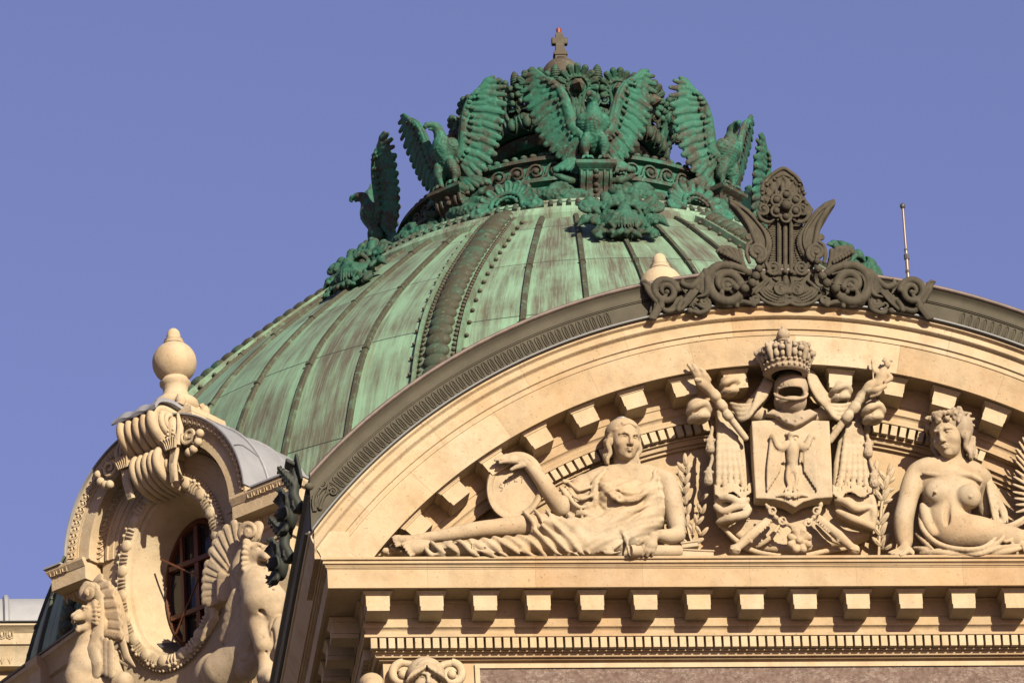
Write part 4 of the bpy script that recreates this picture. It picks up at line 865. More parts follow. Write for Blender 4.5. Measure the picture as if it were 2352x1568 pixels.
def on_dome(o, az, r=0.0, z=0.0, tilt=0.0):
    p = DP(az, r, z) - root_loc(o.parent) if o.parent else DP(az, r, z)
    o.location = Vector(p); o.rotation_euler = (Matrix.Rotation(radians(az), 3, 'Z') @ Matrix.Rotation(radians(tilt), 3, 'X')).to_euler()
# consoles under the eagles (local: y outward negative, origin on the ring at r 2.6, z 51.0)
cm = MB(); cm.rings([[(sx * w, -.0 - d, z), (-sx * w, -.0 - d, z), (-sx * w, .25, z), (sx * w, .25, z)] for sx in (1,) for w, d, z in ((.25, .44, .40), (.26, .46, .425), (.30, .52, .45), (.31, .54, .47), (.31, .54, .525), (.29, .5, .53))])
S = crom([(-.42, .40), (-.40, .30), (-.30, .18), (-.28, .05), (-.36, -.06), (-.50, -.12), (-.55, -.2), (-.3, -.25)], 5)
cm.rings([[(x, y, z) for y, z in S] + [(x, .2, -.25), (x, .2, .4)] for x in (-.235, .235)])
for x in (-.22, -.13, .13, .22): cm.tube([(x, y - .0, z) for y, z in S[:-4]], .028, 6)
for t in np.linspace(.05, .8, 8): i = int(t * (len(S) - 1)); cm.ell((0, S[i][0] - .01, S[i][1]), .048 - .018 * t, 8, 6)
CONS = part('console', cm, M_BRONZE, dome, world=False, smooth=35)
for s in (-1, 1):
    vs = Vox((-.72, -.55, -.30), (.72, .25, .42), .0135)
    P = spiral(s * .44, .10, .17, .03, pi / 2, -s * 1.6, 34); vs.path([(x, -.20 - .004 * i, z) for i, (x, z) in enumerate(P)], np.linspace(.055, .03, 34), .008); vs.cap((s * .44, -.22, .10), (s * .44, -.40, .10), .085, .012, .02)
    vs.path([(s * .26, -.2, .33), (s * .38, -.25, .31), (s * .52, -.27, .36), (s * .62, -.25, .42)], [.05, .06, .05, .02], .02)
    vs.path([(s * .30, -.1, .25), (s * .62, -.1, .12), (s * .66, -.12, -.1), (s * .55, -.18, -.22)], [.05, .055, .055, .05], .01)
    part('volute', vs.mesh(1), M_BRONZE_D, CONS, world=False, smooth=180)
for k in range(8):
    c = CONS if k == 0 else copy_tree(CONS, dome)
    on_dome(c, k * 45, 2.62, 51.0)
# shells over the ribs with fruit garlands either side
vs = Vox((-.62, -.40, -.12), (.62, .25, .72), .014); yz = lambda z: -.16 + .33 * z - .42 * z * z
vs.plate([(.44 * sin(a), .1 + .44 * cos(a)) for a in np.linspace(-1.8, 1.8, 19)], -.06, .06, .02, 0)
for i in range(11):
    a = radians(-100 + 200 * i / 10); r0, r1 = .20, .42 + .04 * cos(a); p0 = (r0 * sin(a), yz(.1 + r0 * cos(a)), .1 + r0 * cos(a)); p1 = (r1 * sin(a), yz(.1 + r1 * cos(a)) - .05, .1 + r1 * cos(a))
    vs.cap(p0, p1, .05, .07, .005); vs.cap((p0[0], p0[1] - .06, p0[2]), (p1[0] * .93, p1[1] - .08, .1 + r1 * .92 * cos(a)), .025, .05, .008, sub=True)
vs.path([(.24 * sin(a), -.20, .1 + .24 * cos(a)) for a in np.linspace(-1.7, 1.7, 14)], .035, .01)
for i in range(9): a = -1.3 + 2.6 * i / 8; vs.ell((.165 * sin(a), -.2, .09 + .165 * cos(a)), .032, 0)
vs.box((0, -.0, .02), (.5, .16, .10), None, .03, .01)
for s in (-1, 1): vs.path([(s * x, -.2, z) for x, z in [(.30, .05)] + spiral(.46, .02, .11, .02, 3.0, 1.4, 16)], .035, .01)
SHV = vs.mesh(1); SHL = part('shell_palmette', SHV, M_BRONZE, dome, world=False, smooth=180)
vg = Vox((-.5, -.35, -.30), (.5, .2, .35), .015); rr = np.random.default_rng(3)
ax_ = crom([(-.42, 0, .16), (-.15, -.05, .03), (.12, -.05, -.03), (.40, 0, .05)], 6)
vg.path(ax_, np.r_[np.linspace(.07, .13, len(ax_) // 2), np.linspace(.13, .08, len(ax_) - len(ax_) // 2)], .02)
for _ in range(150):
    i = rr.integers(1, len(ax_) - 1); a = rr.random() * 2 * pi; w = .13 - .05 * abs(i / len(ax_) - .5) * 2; vg.ell(ax_[i] + V3(rr.normal() * .01, -abs(cos(a)) * w, sin(a) * w), .024 + .014 * rr.random(), .004)
for q in range(6): a = radians(20 + q * 28); vg.path([(.02, -.07, .08), (.02 + .13 * cos(a), -.12, .10 + .12 * sin(a)), (.02 + .22 * cos(a), -.10, .10 + .2 * sin(a))], [.03, .05, .01], .008)
GV = vg.mesh(1); GAR = part('fruit_garland', GV, M_BRONZE_D, dome, world=False, smooth=180)
for k in range(8):
    c = SHL if k == 0 else copy_tree(SHL, dome); on_dome(c, k * 45 + 22.5, 3.62, 50.42, -18)
    for s in (-1, 1):
        g_ = GAR if (k == 0 and s < 0) else copy_tree(GAR, dome); on_dome(g_, k * 45 + 22.5 + s * 11.6, 3.28, 50.80, -20)
# ------------------------------------------------------------------ grotesque masks at the top of the dome panels
def mask_parts():
    v = Vox((-.85, -.62, -.62), (.85, .3, .95), .0145); r_ = np.random.default_rng(5)
    v.ell((0, .0, .0), (.43, .27, .45), 0); v.ell((0, -.18, -.10), (.27, .22, .20), .06); v.ell((-.2, -.13, -.16), (.17, .15, .15), .05); v.ell((.2, -.13, -.16), (.17, .15, .15), .05)
    v.path([(0, -.22, .26), (0, -.33, .12), (0, -.36, .02)], [.07, .085, .11], .05)
    for s in (-1, 1):
        v.ell((s * .19, -.27, .15), (.17, .20, .115), .02, rotm('Y', s * 14), sub=True); v.path([(s * .33, -.14, .16), (s * .22, -.25, .25), (s * .09, -.29, .24), (s * .03, -.27, .17)], [.035, .05, .055, .03], .03)
        v.ell((s * .19, -.12, .14), .085, .01); v.ell((s * .07, -.37, -.01), (.05, .05, .04), .03)
        v.path([(s * .03, -.36, -.07), (s * .17, -.33, -.13), (s * .26, -.24, -.26), (s * .2, -.2, -.36)], [.04, .055, .05, .03], .02)
        for q in range(5): v.path([(s * .02 * q, -.30, -.06), (s * (.03 + .045 * q), -.37 + .02 * q, -.25), (s * (.03 + .05 * q), -.28 + .02 * q, -.44 + .03 * q)], [.025, .035, .02], .008)
        for i in range(13):                 # mane and scrolls
            a = radians(-62 + 165 * i / 12); rx = .44 + .05 * (i % 2); c = V3(s * rx * cos(a) * 1.05, -.10 + .05 * (i % 3), .04 + .46 * sin(a)); v.path([c, c + V3(s * .08 * cos(a), -.07, .09 * sin(a)), c + V3(s * .13 * cos(a + .6), -.05, .15 * sin(a + .6))], [.06, .06, .025], .004)
        v.path([(s * x, -.12 - .003 * i, z) for i, (x, z) in enumerate([(.40, .30)] + spiral(.62, .34, .15, .03, 3.1, 1.6, 22))], .05, .012)
        v.path([(s * .36, -.06, .38), (s * .55, -.10, .56), (s * .78, -.04, .50)], [.09, .09, .02], .02); v.path([(s * .5, -.02, .1), (s * .68, -.06, .05), (s * .82, .0, -.08)], [.1, .09, .02], .02)
        v.path([(s * .42, -.02, -.2), (s * .52, -.06, -.36), (s * .46, -.1, -.52)], [.08, .085, .045], .02)
        for q in range(4): v.ell((s * (.40 + .04 * q), -.12, -.20 - .10 * q), .055, .01)
    for x, h in ((-.0, .42), (-.24, .3), (.24, .3)): v.path([(x, -.05, .42), (x * 1.1, -.16, .50 + h * .4), (x * 1.25, -.10, .50 + h)], [.13, .09, .012], .03)
    for i in range(9): a = -1.2 + 2.4 * i / 8; v.ell((.36 * sin(a), -.17, .16 + .30 * cos(a)), (.055, .06, .06), .01)
    for s in (-1, 0, 1): v.path([(s * .04, -.2, -.42), (s * .14, -.2, -.5), (s * .26, -.12, -.53)], [.05, .06, .03], .01)
    v.warp(lambda x, y, z: (.005 * np.sin(70 * x + 20 * z) * np.sin(64 * z + 3 * np.sin(20 * x))).astype(np.float32))
    return v.mesh(1)
MKV = mask_parts()
mk = thing('dome_mask', 'bronze grotesque mask with open scrolls at the top centre of the dome panels', 'mask', (0, 0, 0), 0, 'bronze masks round the top of the dome')
part('face', MKV, M_BRONZE_D, mk, world=False, smooth=180)
on_dome(mk, 0, 5.38, 49.30, -27); mk.scale = (.82, .72, .84)
for az, lb in ((-45, 'dark bronze mask standing out from the left outline of the dome'), (45, 'bronze mask on the right outline of the dome, behind the lyre crest')):
    c = copy_tree(mk); on_dome(c, az, 5.34, 49.28, -30); c.scale = (.74, .62, .80); c['label'] = lb
# ================================================================== copper lyre crest on the arch
def frame_of(sx, ox, oy, dep0):
    def f(zx, zy, o=0.0): return Q(ox + zx * sx, oy + zy * sx, dep0 + o * .7)
    return f
K6 = 1 / 3.36 / 1.0884
c6 = frame_of(K6, 1561.9, 367.5, .80); U6 = K6 / 188.0       # one sketch unit in metres
def bounds(pts, m): P = np.array(pts); return P.min(0) - m, P.max(0) + m
XC = c6(884, 800)[0]
def mir(p, s): return p if s > 0 else V3(2 * XC - p[0], p[1], p[2])
crest = thing('lyre_crest', 'dark copper lyre crest with horns, scrolls and bead garlands on top of the arch', 'crest', (XC, 79.2, 39.0))
def crest_vox(xs, ys, h=.0085): lo, hi = bounds([c6(xs[0], ys[0], -.1), c6(xs[1], ys[1], .32), c6(xs[0], ys[1], .32), c6(xs[1], ys[0], -.1)], .06); return Vox(lo, hi, h)
def plate6(v, pts, d0, d1, s=1, rnd=.03, k=.0, sub=False):
    P = [mir(c6(x, y), s) for x, y in pts]; v.plate([(p[0], p[2]) for p in P], YF - .80 - d0 * .7, YF - .80 - d1 * .7, rnd, k, sub)
def path6(v, pts, r, o=.1, s=1, k=.004, sub=False, cr=5):
    P = crom([V3(*q) for q in pts], cr) if len(pts) > 2 and cr else V3(*pts); n = len(P); oo = np.broadcast_to(o, (n,)) if np.ndim(o) == 0 else np.interp(np.linspace(0, 1, n), np.linspace(0, 1, len(o)), o)
    rr = np.full(n, r) if np.ndim(r) == 0 else np.interp(np.linspace(0, 1, n), np.linspace(0, 1, len(r)), r)
    v.path([mir(c6(p[0], p[1], oo[i]), s) for i, p in enumerate(P)], rr * U6, k, sub)
# palmette on top
v = crest_vox((640, 1120), (40, 560))
plate6(v, [(690, 480), (672, 360), (690, 250), (740, 150), (800, 100), (865, 66), (930, 100), (995, 150), (1040, 250), (1052, 330), (1120, 420), (1080, 520), (885, 540)], -.06, .05, 1, .02)
path6(v, [(690, 400), (690, 250), (740, 155), (800, 105), (868, 72), (930, 105), (992, 160), (1030, 250), (1035, 370)], 17, .06)
path6(v, [(722, 380), (725, 270), (765, 190), (815, 145), (868, 125), (920, 145), (970, 195), (1003, 275), (1005, 370)], 10, .06)
for i in range(9):
    a = radians(-92 + 184 * i / 8); f = lambda r: (868 + r * sin(a), 360 - r * 1.12 * cos(a)); path6(v, [f(95), f(190 if i != 4 else 165)], [14, 27], .075, sub=True, k=.01, cr=0); path6(v, [f(190), f(203)], [15, 8], .045, cr=0)
part('palmette', v.mesh(1), M_CREST, crest, smooth=180)
v = crest_vox((640, 1090), (160, 560))
v.ell(c6(890, 385, .24), 48 * U6, 0)
for i in range(6):
    a = radians(90 + 60 * i); p = (890 + 92 * cos(a), 385 - 92 * sin(a)); v.ell(c6(*p, .16), (32 * U6,) * 3, .01); path6(v, [(p[0] + 45 * cos(t), p[1] + 45 * sin(t)) for t in np.linspace(0, 6.28, 12)], 11, .15, k=.004, cr=0)
for i in range(18): a = radians(20 * i); path6(v, [(890 + 90 * cos(a), 385 - 90 * sin(a)), (890 + (140 + 8 * (i % 2)) * cos(a), 385 - (140 + 8 * (i % 2)) * sin(a))], [26, 11], .10, k=.012, cr=0)
for x, y0, y1, r in ((860, 260, 175, 22), (806, 290, 235, 17), (918, 290, 235, 17)): path6(v, [(x, y0), (x, (y0 + y1) / 2), (x, y1)], [r * .7, r, 4], .13, cr=0)
part('rosette', v.mesh(1), M_CREST, crest, smooth=180)
def horn(s):
    lo, hi = bounds([mir(c6(940, 300, -.1), s), mir(c6(1340, 1260, .3), s)], .08); v = Vox(lo, hi, .0085)
    plate6(v, [(1328, 345), (1300, 333), (1210, 368), (1130, 432), (1070, 510), (1010, 590), (972, 660), (978, 730), (1010, 800), (1045, 860), (1060, 930), (1110, 930), (1150, 840), (1130, 770), (1150, 690), (1180, 590), (1250, 470)], -.04, .10, s, .04)
    path6(v, [(1322, 345), (1240, 420), (1170, 540), (1140, 660), (1120, 760), (1130, 830)], [8, 22, 26, 22, 20, 18], .11, s)
    path6(v, [(1290, 345), (1170, 430), (1085, 540), (1045, 620), (1040, 700), (1060, 770)], [8, 12, 12, 12, 12, 9], .12, s)
    for i in range(15):
        p = crom([V3(1045, 540), V3(1000, 610), V3(985, 690), V3(1000, 760), V3(1035, 840)], 4)[i]; v.ell(mir(c6(p[0], p[1], .115), s), 9 * U6, .0)
    path6(v, [(1140, 850)] + spiral(1140, 778, 78, 12, 1.57, 1.9, 30), [20] * 20 + [11], .14, s, cr=0); v.ell(mir(c6(1140, 778, .16), s), 17 * U6, 0)
    path6(v, [(1210, 860), (1222, 790), (1205, 720), (1170, 690)], [16, 18, 18, 14], .10, s); path6(v, spiral(1185, 652, 30, 6, 2.2, 1.5, 16), 11, .10, s, cr=0)
    path6(v, [(x, y) for x, y in spiral(1030, 412, 52, 10, 0.5, 1.6, 22)], 13, .12, s, cr=0); v.ell(mir(c6(1030, 412, .15), s), 17 * U6, 0); path6(v, [(1085, 440), (1060, 500), (1000, 525), (950, 500)], [10, 18, 16, 8], .12, s)
    return v.mesh(1)
for s in (-1, 1): part('horn', horn(s), M_CREST, crest, smooth=180)
v = crest_vox((540, 1230), (470, 1280))
plate6(v, [(740, 480), (1030, 480), (1040, 900), (725, 900)], -.06, -.01, 1, .01)
for y in range(520, 900, 20): path6(v, [(745, y), (1030, y)], 6, -.005, k=.0, cr=0)
plate6(v, [(690, 880), (1075, 880), (1110, 960), (1090, 1020), (1200, 1112), (1130, 1180), (1010, 1218), (885, 1195), (770, 1218), (640, 1180), (562, 1112), (690, 1020), (660, 960)], -.05, .06, 1, .03)
for s in (-1, 1):
    for q in range(4):
        o = q * 22; path6(v, [(1165 - o * 1.0, 1085 - o * .2), (1120 - o, 1150 - o * .7), (1020 - o * .5, 1195 - o), (925, 1175 - o)], 11, .085, s)
    path6(v, [(1200, 1118), (1140, 1070), (1075, 1015)], 16, .09, s); path6(v, [(1195, 1125), (1110, 1195), (1000, 1222), (900, 1190)], 15, .07, s)
    path6(v, [(1075, 870), (1050, 950)] + spiral(1018, 905, 62, 10, .6, 1.8, 26), 14, .10, s, cr=0); path6(v, spiral(985, 1085, 62, 10, 3.1, 2.2, 30), 12, .12, s, cr=0); v.ell(mir(c6(985, 1085, .13), s), 16 * U6, .0)
    v.cap(mir(c6(932, 942, .08), s), mir(c6(932, 942, .17), s), 26 * U6, 16 * U6, .01)
    path6(v, [(970, 1015), (1000, 1010), (1030, 990)], [10, 12, 8], .08, s)
path6(v, [(790, 955), (975, 955)], 22, .07, cr=0); path6(v, [(845, 1112), (925, 1112)], 24, .10, cr=0)
path6(v, [(886, 990), (886, 1040), (890, 1085)], [24, 28, 6], .11); path6(v, [(840, 985), (835, 1040), (870, 1070)], 9, .09); path6(v, [(930, 985), (935, 1040), (900, 1070)], 9, .09); path6(v, [(885, 1150), (885, 1215)], [20, 8], .08, cr=0)
part('sound_box', v.mesh(1), M_CREST, crest, smooth=180)
for x in (832, 884, 934):
    m = MB(); a, b = c6(x, 500, .06), c6(x, 935, .06)
    for d in (-9, 0, 9): m.tube([a + V3(d * U6, -.005 * (d == 0), 0), b + V3(d * U6, -.005 * (d == 0), 0)], .0125 if d else .016, 8)
    part('string', m, M_CREST, crest, smooth=60)
def scroll6(s):
    lo, hi = bounds([mir(c6(1180, 860, -.1), s), mir(c6(2190, 1390, .3), s)], .08); v = Vox(lo, hi, .0085)
    path6(v, [(1235, 950), (1290, 915), (1380, 885)] + spiral(1432, 1050, 165, 150, -1.9, .45, 14) + spiral(1432, 1050, 150, 55, -1.9 + 2 * pi * .45, 1.0, 26), [34, 42, 46, 44, 40, 34, 24], .11, s, cr=0)
    path6(v, [(1280, 960), (1380, 925)] + spiral(1432, 1050, 128, 118, -1.9, .40, 14), 9, .16, s, cr=0)
    path6(v, spiral(1435, 1058, 62, 10, 2.2, 1.5, 22), [26, 22, 12], .14, s, cr=0); v.ell(mir(c6(1440, 1062, .16), s), 22 * U6, 0); path6(v, [(1470, 1080), (1490, 1120), (1470, 1170)], [10, 22, 5], .15, s)
    plate6(v, [(1300, 990), (1450, 960), (1540, 1050), (1500, 1160), (1400, 1170), (1330, 1100)], -.05, .05, s, .02)
    # acanthus, stalks and the small end scroll
    for q in range(4): path6(v, [(1590 + 10 * q, 930 + 30 * q), (1640, 985 + 22 * q), (1700 - 20 * q, 1050 + 30 * q)], [22, 26, 16], .12, s)
    for q in range(5): path6(v, [(1600, 1000), (1590 + 8 * q, 1080 + 10 * q), (1580 + 30 * q, 1150)], [24, 22, 9], .12 + .01 * q, s)
    path6(v, [(1570, 960), (1600, 930), (1590, 985)], 22, .14, s)
    path6(v, [(1650, 1000), (1730, 1065), (1800, 1040), (1790, 1000)], [26, 30, 24, 10], .12, s)
    for q in (-14, 0, 14): path6(v, [(1690 + q, 1080 - q), (1780 + q, 1180 - q), (1850 + q, 1240 - q)], 15, .10, s, cr=0)
    path6(v, [(1830, 1190), (1860, 1230), (1870, 1260)], 24, .12, s); path6(v, [(1870, 1245), (1960, 1270), (2020, 1225)], [24, 26, 16], .09, s)
    path6(v, [(1780, 1120), (1815, 1060), (1845, 1030)], [10, 14, 16], .08, s)
    path6(v, spiral(1948, 1105, 100, 92, 3.3, .5, 16) + spiral(1948, 1105, 92, 26, 3.3 + pi, 1.1, 24), [30, 34, 32, 26, 16], .11, s, cr=0); v.ell(mir(c6(1945, 1110, .14), s), 24 * U6, .01)
    path6(v, [(1950, 1130), (2000, 1190), (2010, 1240)], [14, 26, 20], .13, s)
    for q in range(9): e = V3(2010 + 11 * q, 1215 + 14 * q); path6(v, [(e[0] - 24, e[1] + 6), (e[0], e[1]), (e[0] + 26, e[1] - 4)], [11, 17, 11], .13, s)
    path6(v, [(2040, 1190), (2080, 1130), (2100, 1085)], [22, 24, 24], .10, s)
    for q in (-2, -1, 0, 1, 2): path6(v, [(2088 + 6 * q, 1095), (2095 + 10 * q, 1050), (2110 + 17 * q, 1018 + 4 * abs(q))], [13, 14, 6], .10, s)
    path6(v, [(2075, 1050), (2110, 1020), (2150, 1022)], [10, 16, 4], .12, s); path6(v, [(2040, 1180), (2060, 1240), (2085, 1300)], [14, 10, 5], .09, s)
    path6(v, spiral(1640, 1195, 52, 10, .4, 1.6, 22), 15, .10, s, cr=0); path6(v, [(1590, 1180), (1610, 1250), (1690, 1285), (1745, 1270)], [16, 22, 22, 16], .08, s); v.ell(mir(c6(1772, 1268, .11), s), 30 * U6, .01)
    path6(v, [(1690, 1230), (1720, 1200), (1745, 1230), (1700, 1260)], 11, .09, s)
    path6(v, [(1250, 1165)] + spiral(1212, 1172, 38, 10, .3, 1.4, 18), 14, .10, s, cr=0); path6(v, [(1230, 1215), (1300, 1195), (1370, 1200), (1440, 1225), (1530, 1200)], [16, 24, 16, 22, 26], .09, s); path6(v, [(1368, 1170), (1372, 1230)], 20, .11, s, cr=0); v.ell(mir(c6(1232, 1218, .1), s), 24 * U6, .01)
    # rear sheet that ties the piece to the roof edge
    plate6(v, [(1180, 1130), (1500, 1200), (1800, 1240), (2040, 1290), (2100, 1290), (2060, 1180), (1900, 1180), (1640, 1060), (1400, 1060), (1230, 1000)], -.06, .02, s, .01)
    return v.mesh(1)
for s in (-1, 1): part('scroll', scroll6(s), M_CREST, crest, smooth=180)
def leaf6(s):
    lo, hi = bounds([mir(c6(1180, 690, -.1), s), mir(c6(1500, 960, .3), s)], .06); v = Vox(lo, hi, .0085)
    plate6(v, [(1225, 935), (1238, 840), (1262, 765), (1330, 727), (1410, 722), (1470, 770), (1440, 835), (1380, 885), (1300, 920)], .0, .06, s, .025)
    for q in range(5): path6(v, [(1235, 920), (1262 + 24 * q, 850 - 8 * q), (1272 + 40 * q, 762 - 8 * q + 3 * q * q)], [10, 17, 22], .07, s)
    for q in range(7): v.ell(mir(c6(1290 + 25 * q, 860 - 14 * q, .11), s), (16 * U6, 20 * U6, 22 * U6), .004)
    return v.mesh(1)
for s in (-1, 1):
    part('leaf', leaf6(s), M_CREST, crest, smooth=180)
    for x, y, r in ((1150, 850, 30), (1160, 915, 35), (1195, 975, 40), (1235, 1035, 40), (1305, 1080, 42), (1375, 1072, 31)):
        m = MB(); m.ell(mir(c6(x, y, .22), s), r * U6, 14, 10); m.ell(mir(c6(x, y + r * .5, .22 + r * U6 * .8), s), 6 * U6, 6, 4); part('bead', m, M_CREST, crest, smooth=180)
    m = MB(); m.tube([mir(c6(x, y, .19), s) for x, y in crom([V3(1140, 800), V3(1160, 880), V3(1215, 975), V3(1290, 1035), V3(1380, 1045), V3(1420, 1060)], 5)], 6 * U6, 6); part('chain', m, M_CREST, crest, smooth=60)
# palmettes in low relief at the lower ends of the copper band
for s, nm in ((1, 'corner_palmette'),):
    b0 = lambda x, y, o=0: Q((660 + x / 4.355) / 1.0884, (1140 + y / 4.355) / 1.0884, .745 + o); m = MB()
    for cx, cy, r0, a0, tn in ((635, 300, 55, 2.5, 1.5), (750, 385, 48, 3.6, 1.6)): m.tube([b0(x, y) for x, y in spiral(cx, cy, r0, 8, a0, -tn if cx < 700 else tn, 24)], np.linspace(.022, .012, 24), 6)
    for P in ([(560, 250), (590, 300), (635, 250)], [(560, 600), (560, 480), (600, 400), (640, 350)], [(610, 560), (640, 470), (670, 420), (710, 390)], [(540, 430), (530, 520), (545, 600)], [(590, 430), (575, 500), (570, 560)], [(690, 270), (700, 330), (680, 400)]): m.tube([b0(x, y) for x, y in crom([V3(*p) for p in P], 4)], .02, 6)
    m.ell(b0(610, 568), .03, 8, 6); m.ell(b0(490, 330, .02), (.06, .05, .05), 10, 7); part(nm, m, M_BAND, pav, smooth=60)
# ------------------------------------------------------------------ antefixes along the side gutter
def side_piece(kind):                    # local: -x points out from the wall, y along the gutter, z up
    v = Vox((-.52, -.32, -.38), (.22, .32, .40), .014); r_ = np.random.default_rng(9)
    if kind == 'bracket':
        v.path([(.05, 0, -.3), (-.05, 0, -.15), (.0, 0, .05), (-.02, 0, .3)], [.1, .1, .09, .06], .03); v.path([(-.03, .0, -.02), (-.17, .0, .12), (-.33, 0, .26)], [.10, .085, .03], .02)
        for i in range(6):
            for k in range(7): a = 2 * pi * k / 7; c = V3(-.06 - .05 * i, 0, .01 + .045 * i); w = .10 - .009 * i; v.ell(c + V3(w * .7 * cos(a), w * sin(a), w * .7 * cos(a)), .022, .004)
        v.box((-.10, 0, .30), (.10, .12, .035), rotm('Y', 18), .03, .01); v.box((.06, .0, .22), (.035, .16, .20), rotm('Y', -14), .03, .01)
        v.path([(-.06, 0, -.10), (-.03, 0, -.34)], [.075, .06], .01)
        for i in range(5):
            for k in range(6): a = 2 * pi * k / 6; v.ell((-.05 + .07 * cos(a), .07 * sin(a), -.12 - .045 * i), .022, .004)
    else:
        v.ell((-.03, 0, 0), (.17, .2, .28), 0)
        for i in range(26):
            a = r_.random() * 2 * pi; e = V3(-.12 - .1 * r_.random(), .2 * cos(a), .28 * sin(a)); v.path([e * .6, e, e * 1.1 + V3(-.10, 0, .05 * r_.normal())], [.07, .05, .01], .015)
        v.path([(-.1, .0, -.05), (-.2, 0, -.08), (-.34, 0, -.05)], [.07, .06, .012], .02); v.path([(-.08, .08, .2), (-.18, .1, .28), (-.26, .1, .24)], [.06, .05, .015], .02)
    return v.mesh(1)
lbs = {'bracket': ['nearer black copper bracket with corn cobs on the side gutter left of the arch', 'farther black copper bracket with corn cobs, lower left beyond the first grotesque head'],
       'head': ['black spiky copper head between the two corn cob brackets on the side gutter', 'black spiky copper head lowest and farthest along the side gutter']}
for kind in ('bracket', 'head'):
    me_ = side_piece('bracket' if kind == 'bracket' else 'mask'); ob = None
    for j in range(2):
        y0 = 79.95 + j * 1.47 + (0.73 if kind == 'head' else 0); z0 = 39.12
        if ob is None: ob = part('copper_bracket' if kind == 'bracket' else 'copper_grotesque', me_, M_DARKCU, None, smooth=180); o = ob
        else: o = link(ob.copy())
        o.location = (7.74, y0, z0); o.scale = (.62, 1.0, .95); props(o, lbs[kind][j], 'ornament', 'copper ornaments on the side gutter')
# ------------------------------------------------------------------ antenna mast on the roof beyond
mast = thing('antenna_mast', 'thin metal antenna rod with a ball tip standing on the right roof against the sky', 'antenna', LQ(2087, 645, 92.0))
p0, p1 = LQ(2087, 650, 92.0), LQ(2073, 470, 92.0)
m = MB(); ax_ = p1 - p0; m.tube([p0 - ax_ * 1.0, p0, p0 + ax_ * .42], .026, 8); m.tube([p0 + ax_ * .40, p0 + ax_ * .95], .018, 8); part('rod', m, M_MAST, mast, smooth=60)
m = MB(); m.ell(p1 - ax_ * .02, (.042, .042, .05), 10, 8); m.ell(p0 + ax_ * .05, .035, 8, 6); part('tip', m, M_LEAD, mast, smooth=60)
m = MB(); m.tube([p0 + ax_ * .30, p0 + ax_ * .36], .04, 8); m.tube([p0 + ax_ * .13, p0 + ax_ * .16], .034, 8); m.tube([p0 + ax_ * .41, p0 + ax_ * .43], .03, 8); part('clamp', m, M_LEAD, mast, smooth=40)
# ------------------------------------------------------------------ winged lions beside the oval window
DR = lambda p: V3(*p)
def lion_kit(sx, ox, oy, x0, y0, x1, y1, fl=1.0, h=.0145):
    L = lambda x, y, o=.25: DQ(ox + x / sx, oy + y / sx, 10.0 + o) * V3(1, fl, 1)
    lo, hi = bounds([L(x0, y0, -.1), L(x1, y1, .9), L(x0, y1, -.1), L(x1, y0, .9)], .12); v = Vox(lo, hi, h); g = 1 / sx / 150 * 1.12
    P = lambda pts, r, k=.03, sub=False, cr=0: v.path([L(*q) for q in pts], np.array(r) * g if np.ndim(r) else r * g, k, sub)
    return v, L, P, g
def lion_head(v, c, H, R):
    p = lambda x, y, z: c + R @ (V3(x, y, z - .4) * H); q = H * .05
    E = lambda a, r, k=.05, sub=False: v.ell(p(*a), np.array(r) * H, k * H, R, sub); C = lambda pts, r, k=.04, sub=False: v.path([p(*a) for a in pts], np.array(r) * H if np.ndim(r) else r * H, k * H, sub)
    E((0, .12, .55), (.35, .42, .38)); C([(0, .15, .3), (0, .35, .1)], [.33, .33], .1); E((0, -.14, .50), (.26, .25, .28), .08)
    C([(0, -.15, .70), (0, -.40, .60), (0, -.58, .50)], [.13, .10, .09], .05)
    for s in (-1, 1):
        C([(s * .05, -.30, .46), (s * .10, -.50, .38)], [.17, .13], .05); E((s * .11, -.55, .335), (.10, .10, .09), .03); C([(s * .06, -.23, .735), (s * .17, -.25, .735), (s * .27, -.12, .66)], [.07, .07, .05], .03)
        E((s * .185, -.30, .63), (.085, .10, .065), .02, True); E((s * .175, -.225, .625), (.06, .06, .055), .01); C([(s * .10, -.29, .61), (s * .18, -.30, .585), (s * .25, -.22, .61)], .018, .01)
        E((s * .35, .12, .80), (.075, .10, .15), .03); E((s * .37, .06, .80), (.045, .07, .10), .02, True); E((s * .05, -.645, .455), (.02, .03, .018), .005, True)
        for i in range(7):                  # ruff of fur behind the cheeks
            a_ = -.9 + 2.2 * i / 6; C([(s * .27 * cos(a_ * .6), .02, .42 + .34 * sin(a_)), (s * (.36 * cos(a_ * .6) + .03), .10, .42 + .46 * sin(a_)), (s * .36 * cos(a_ * .6), .26, .40 + .52 * sin(a_))], [.07, .08, .03], .01)
    E((0, -.62, .47), (.085, .055, .06), .02); C([(0, -.05, .14), (0, -.25, .06), (0, -.46, .0)], [.17, .14, .105], .05); E((0, -.48, -.05), (.09, .08, .07), .03)
    C([(0, -.60, .20), (0, -.40, .20), (0, -.2, .23)], [.10, .11, .06], .02, True); C([(-.12, -.56, .19), (.12, -.56, .19)], .075, .01, True); C([(0, -.2, .13), (0, -.44, .10)], [.08, .06], .02)
    for s in (-1, 1): C([(s * .105, -.57, .30), (s * .10, -.58, .19)], [.035, .012], .005); C([(s * .085, -.50, .05), (s * .085, -.51, .15)], [.03, .012], .005)
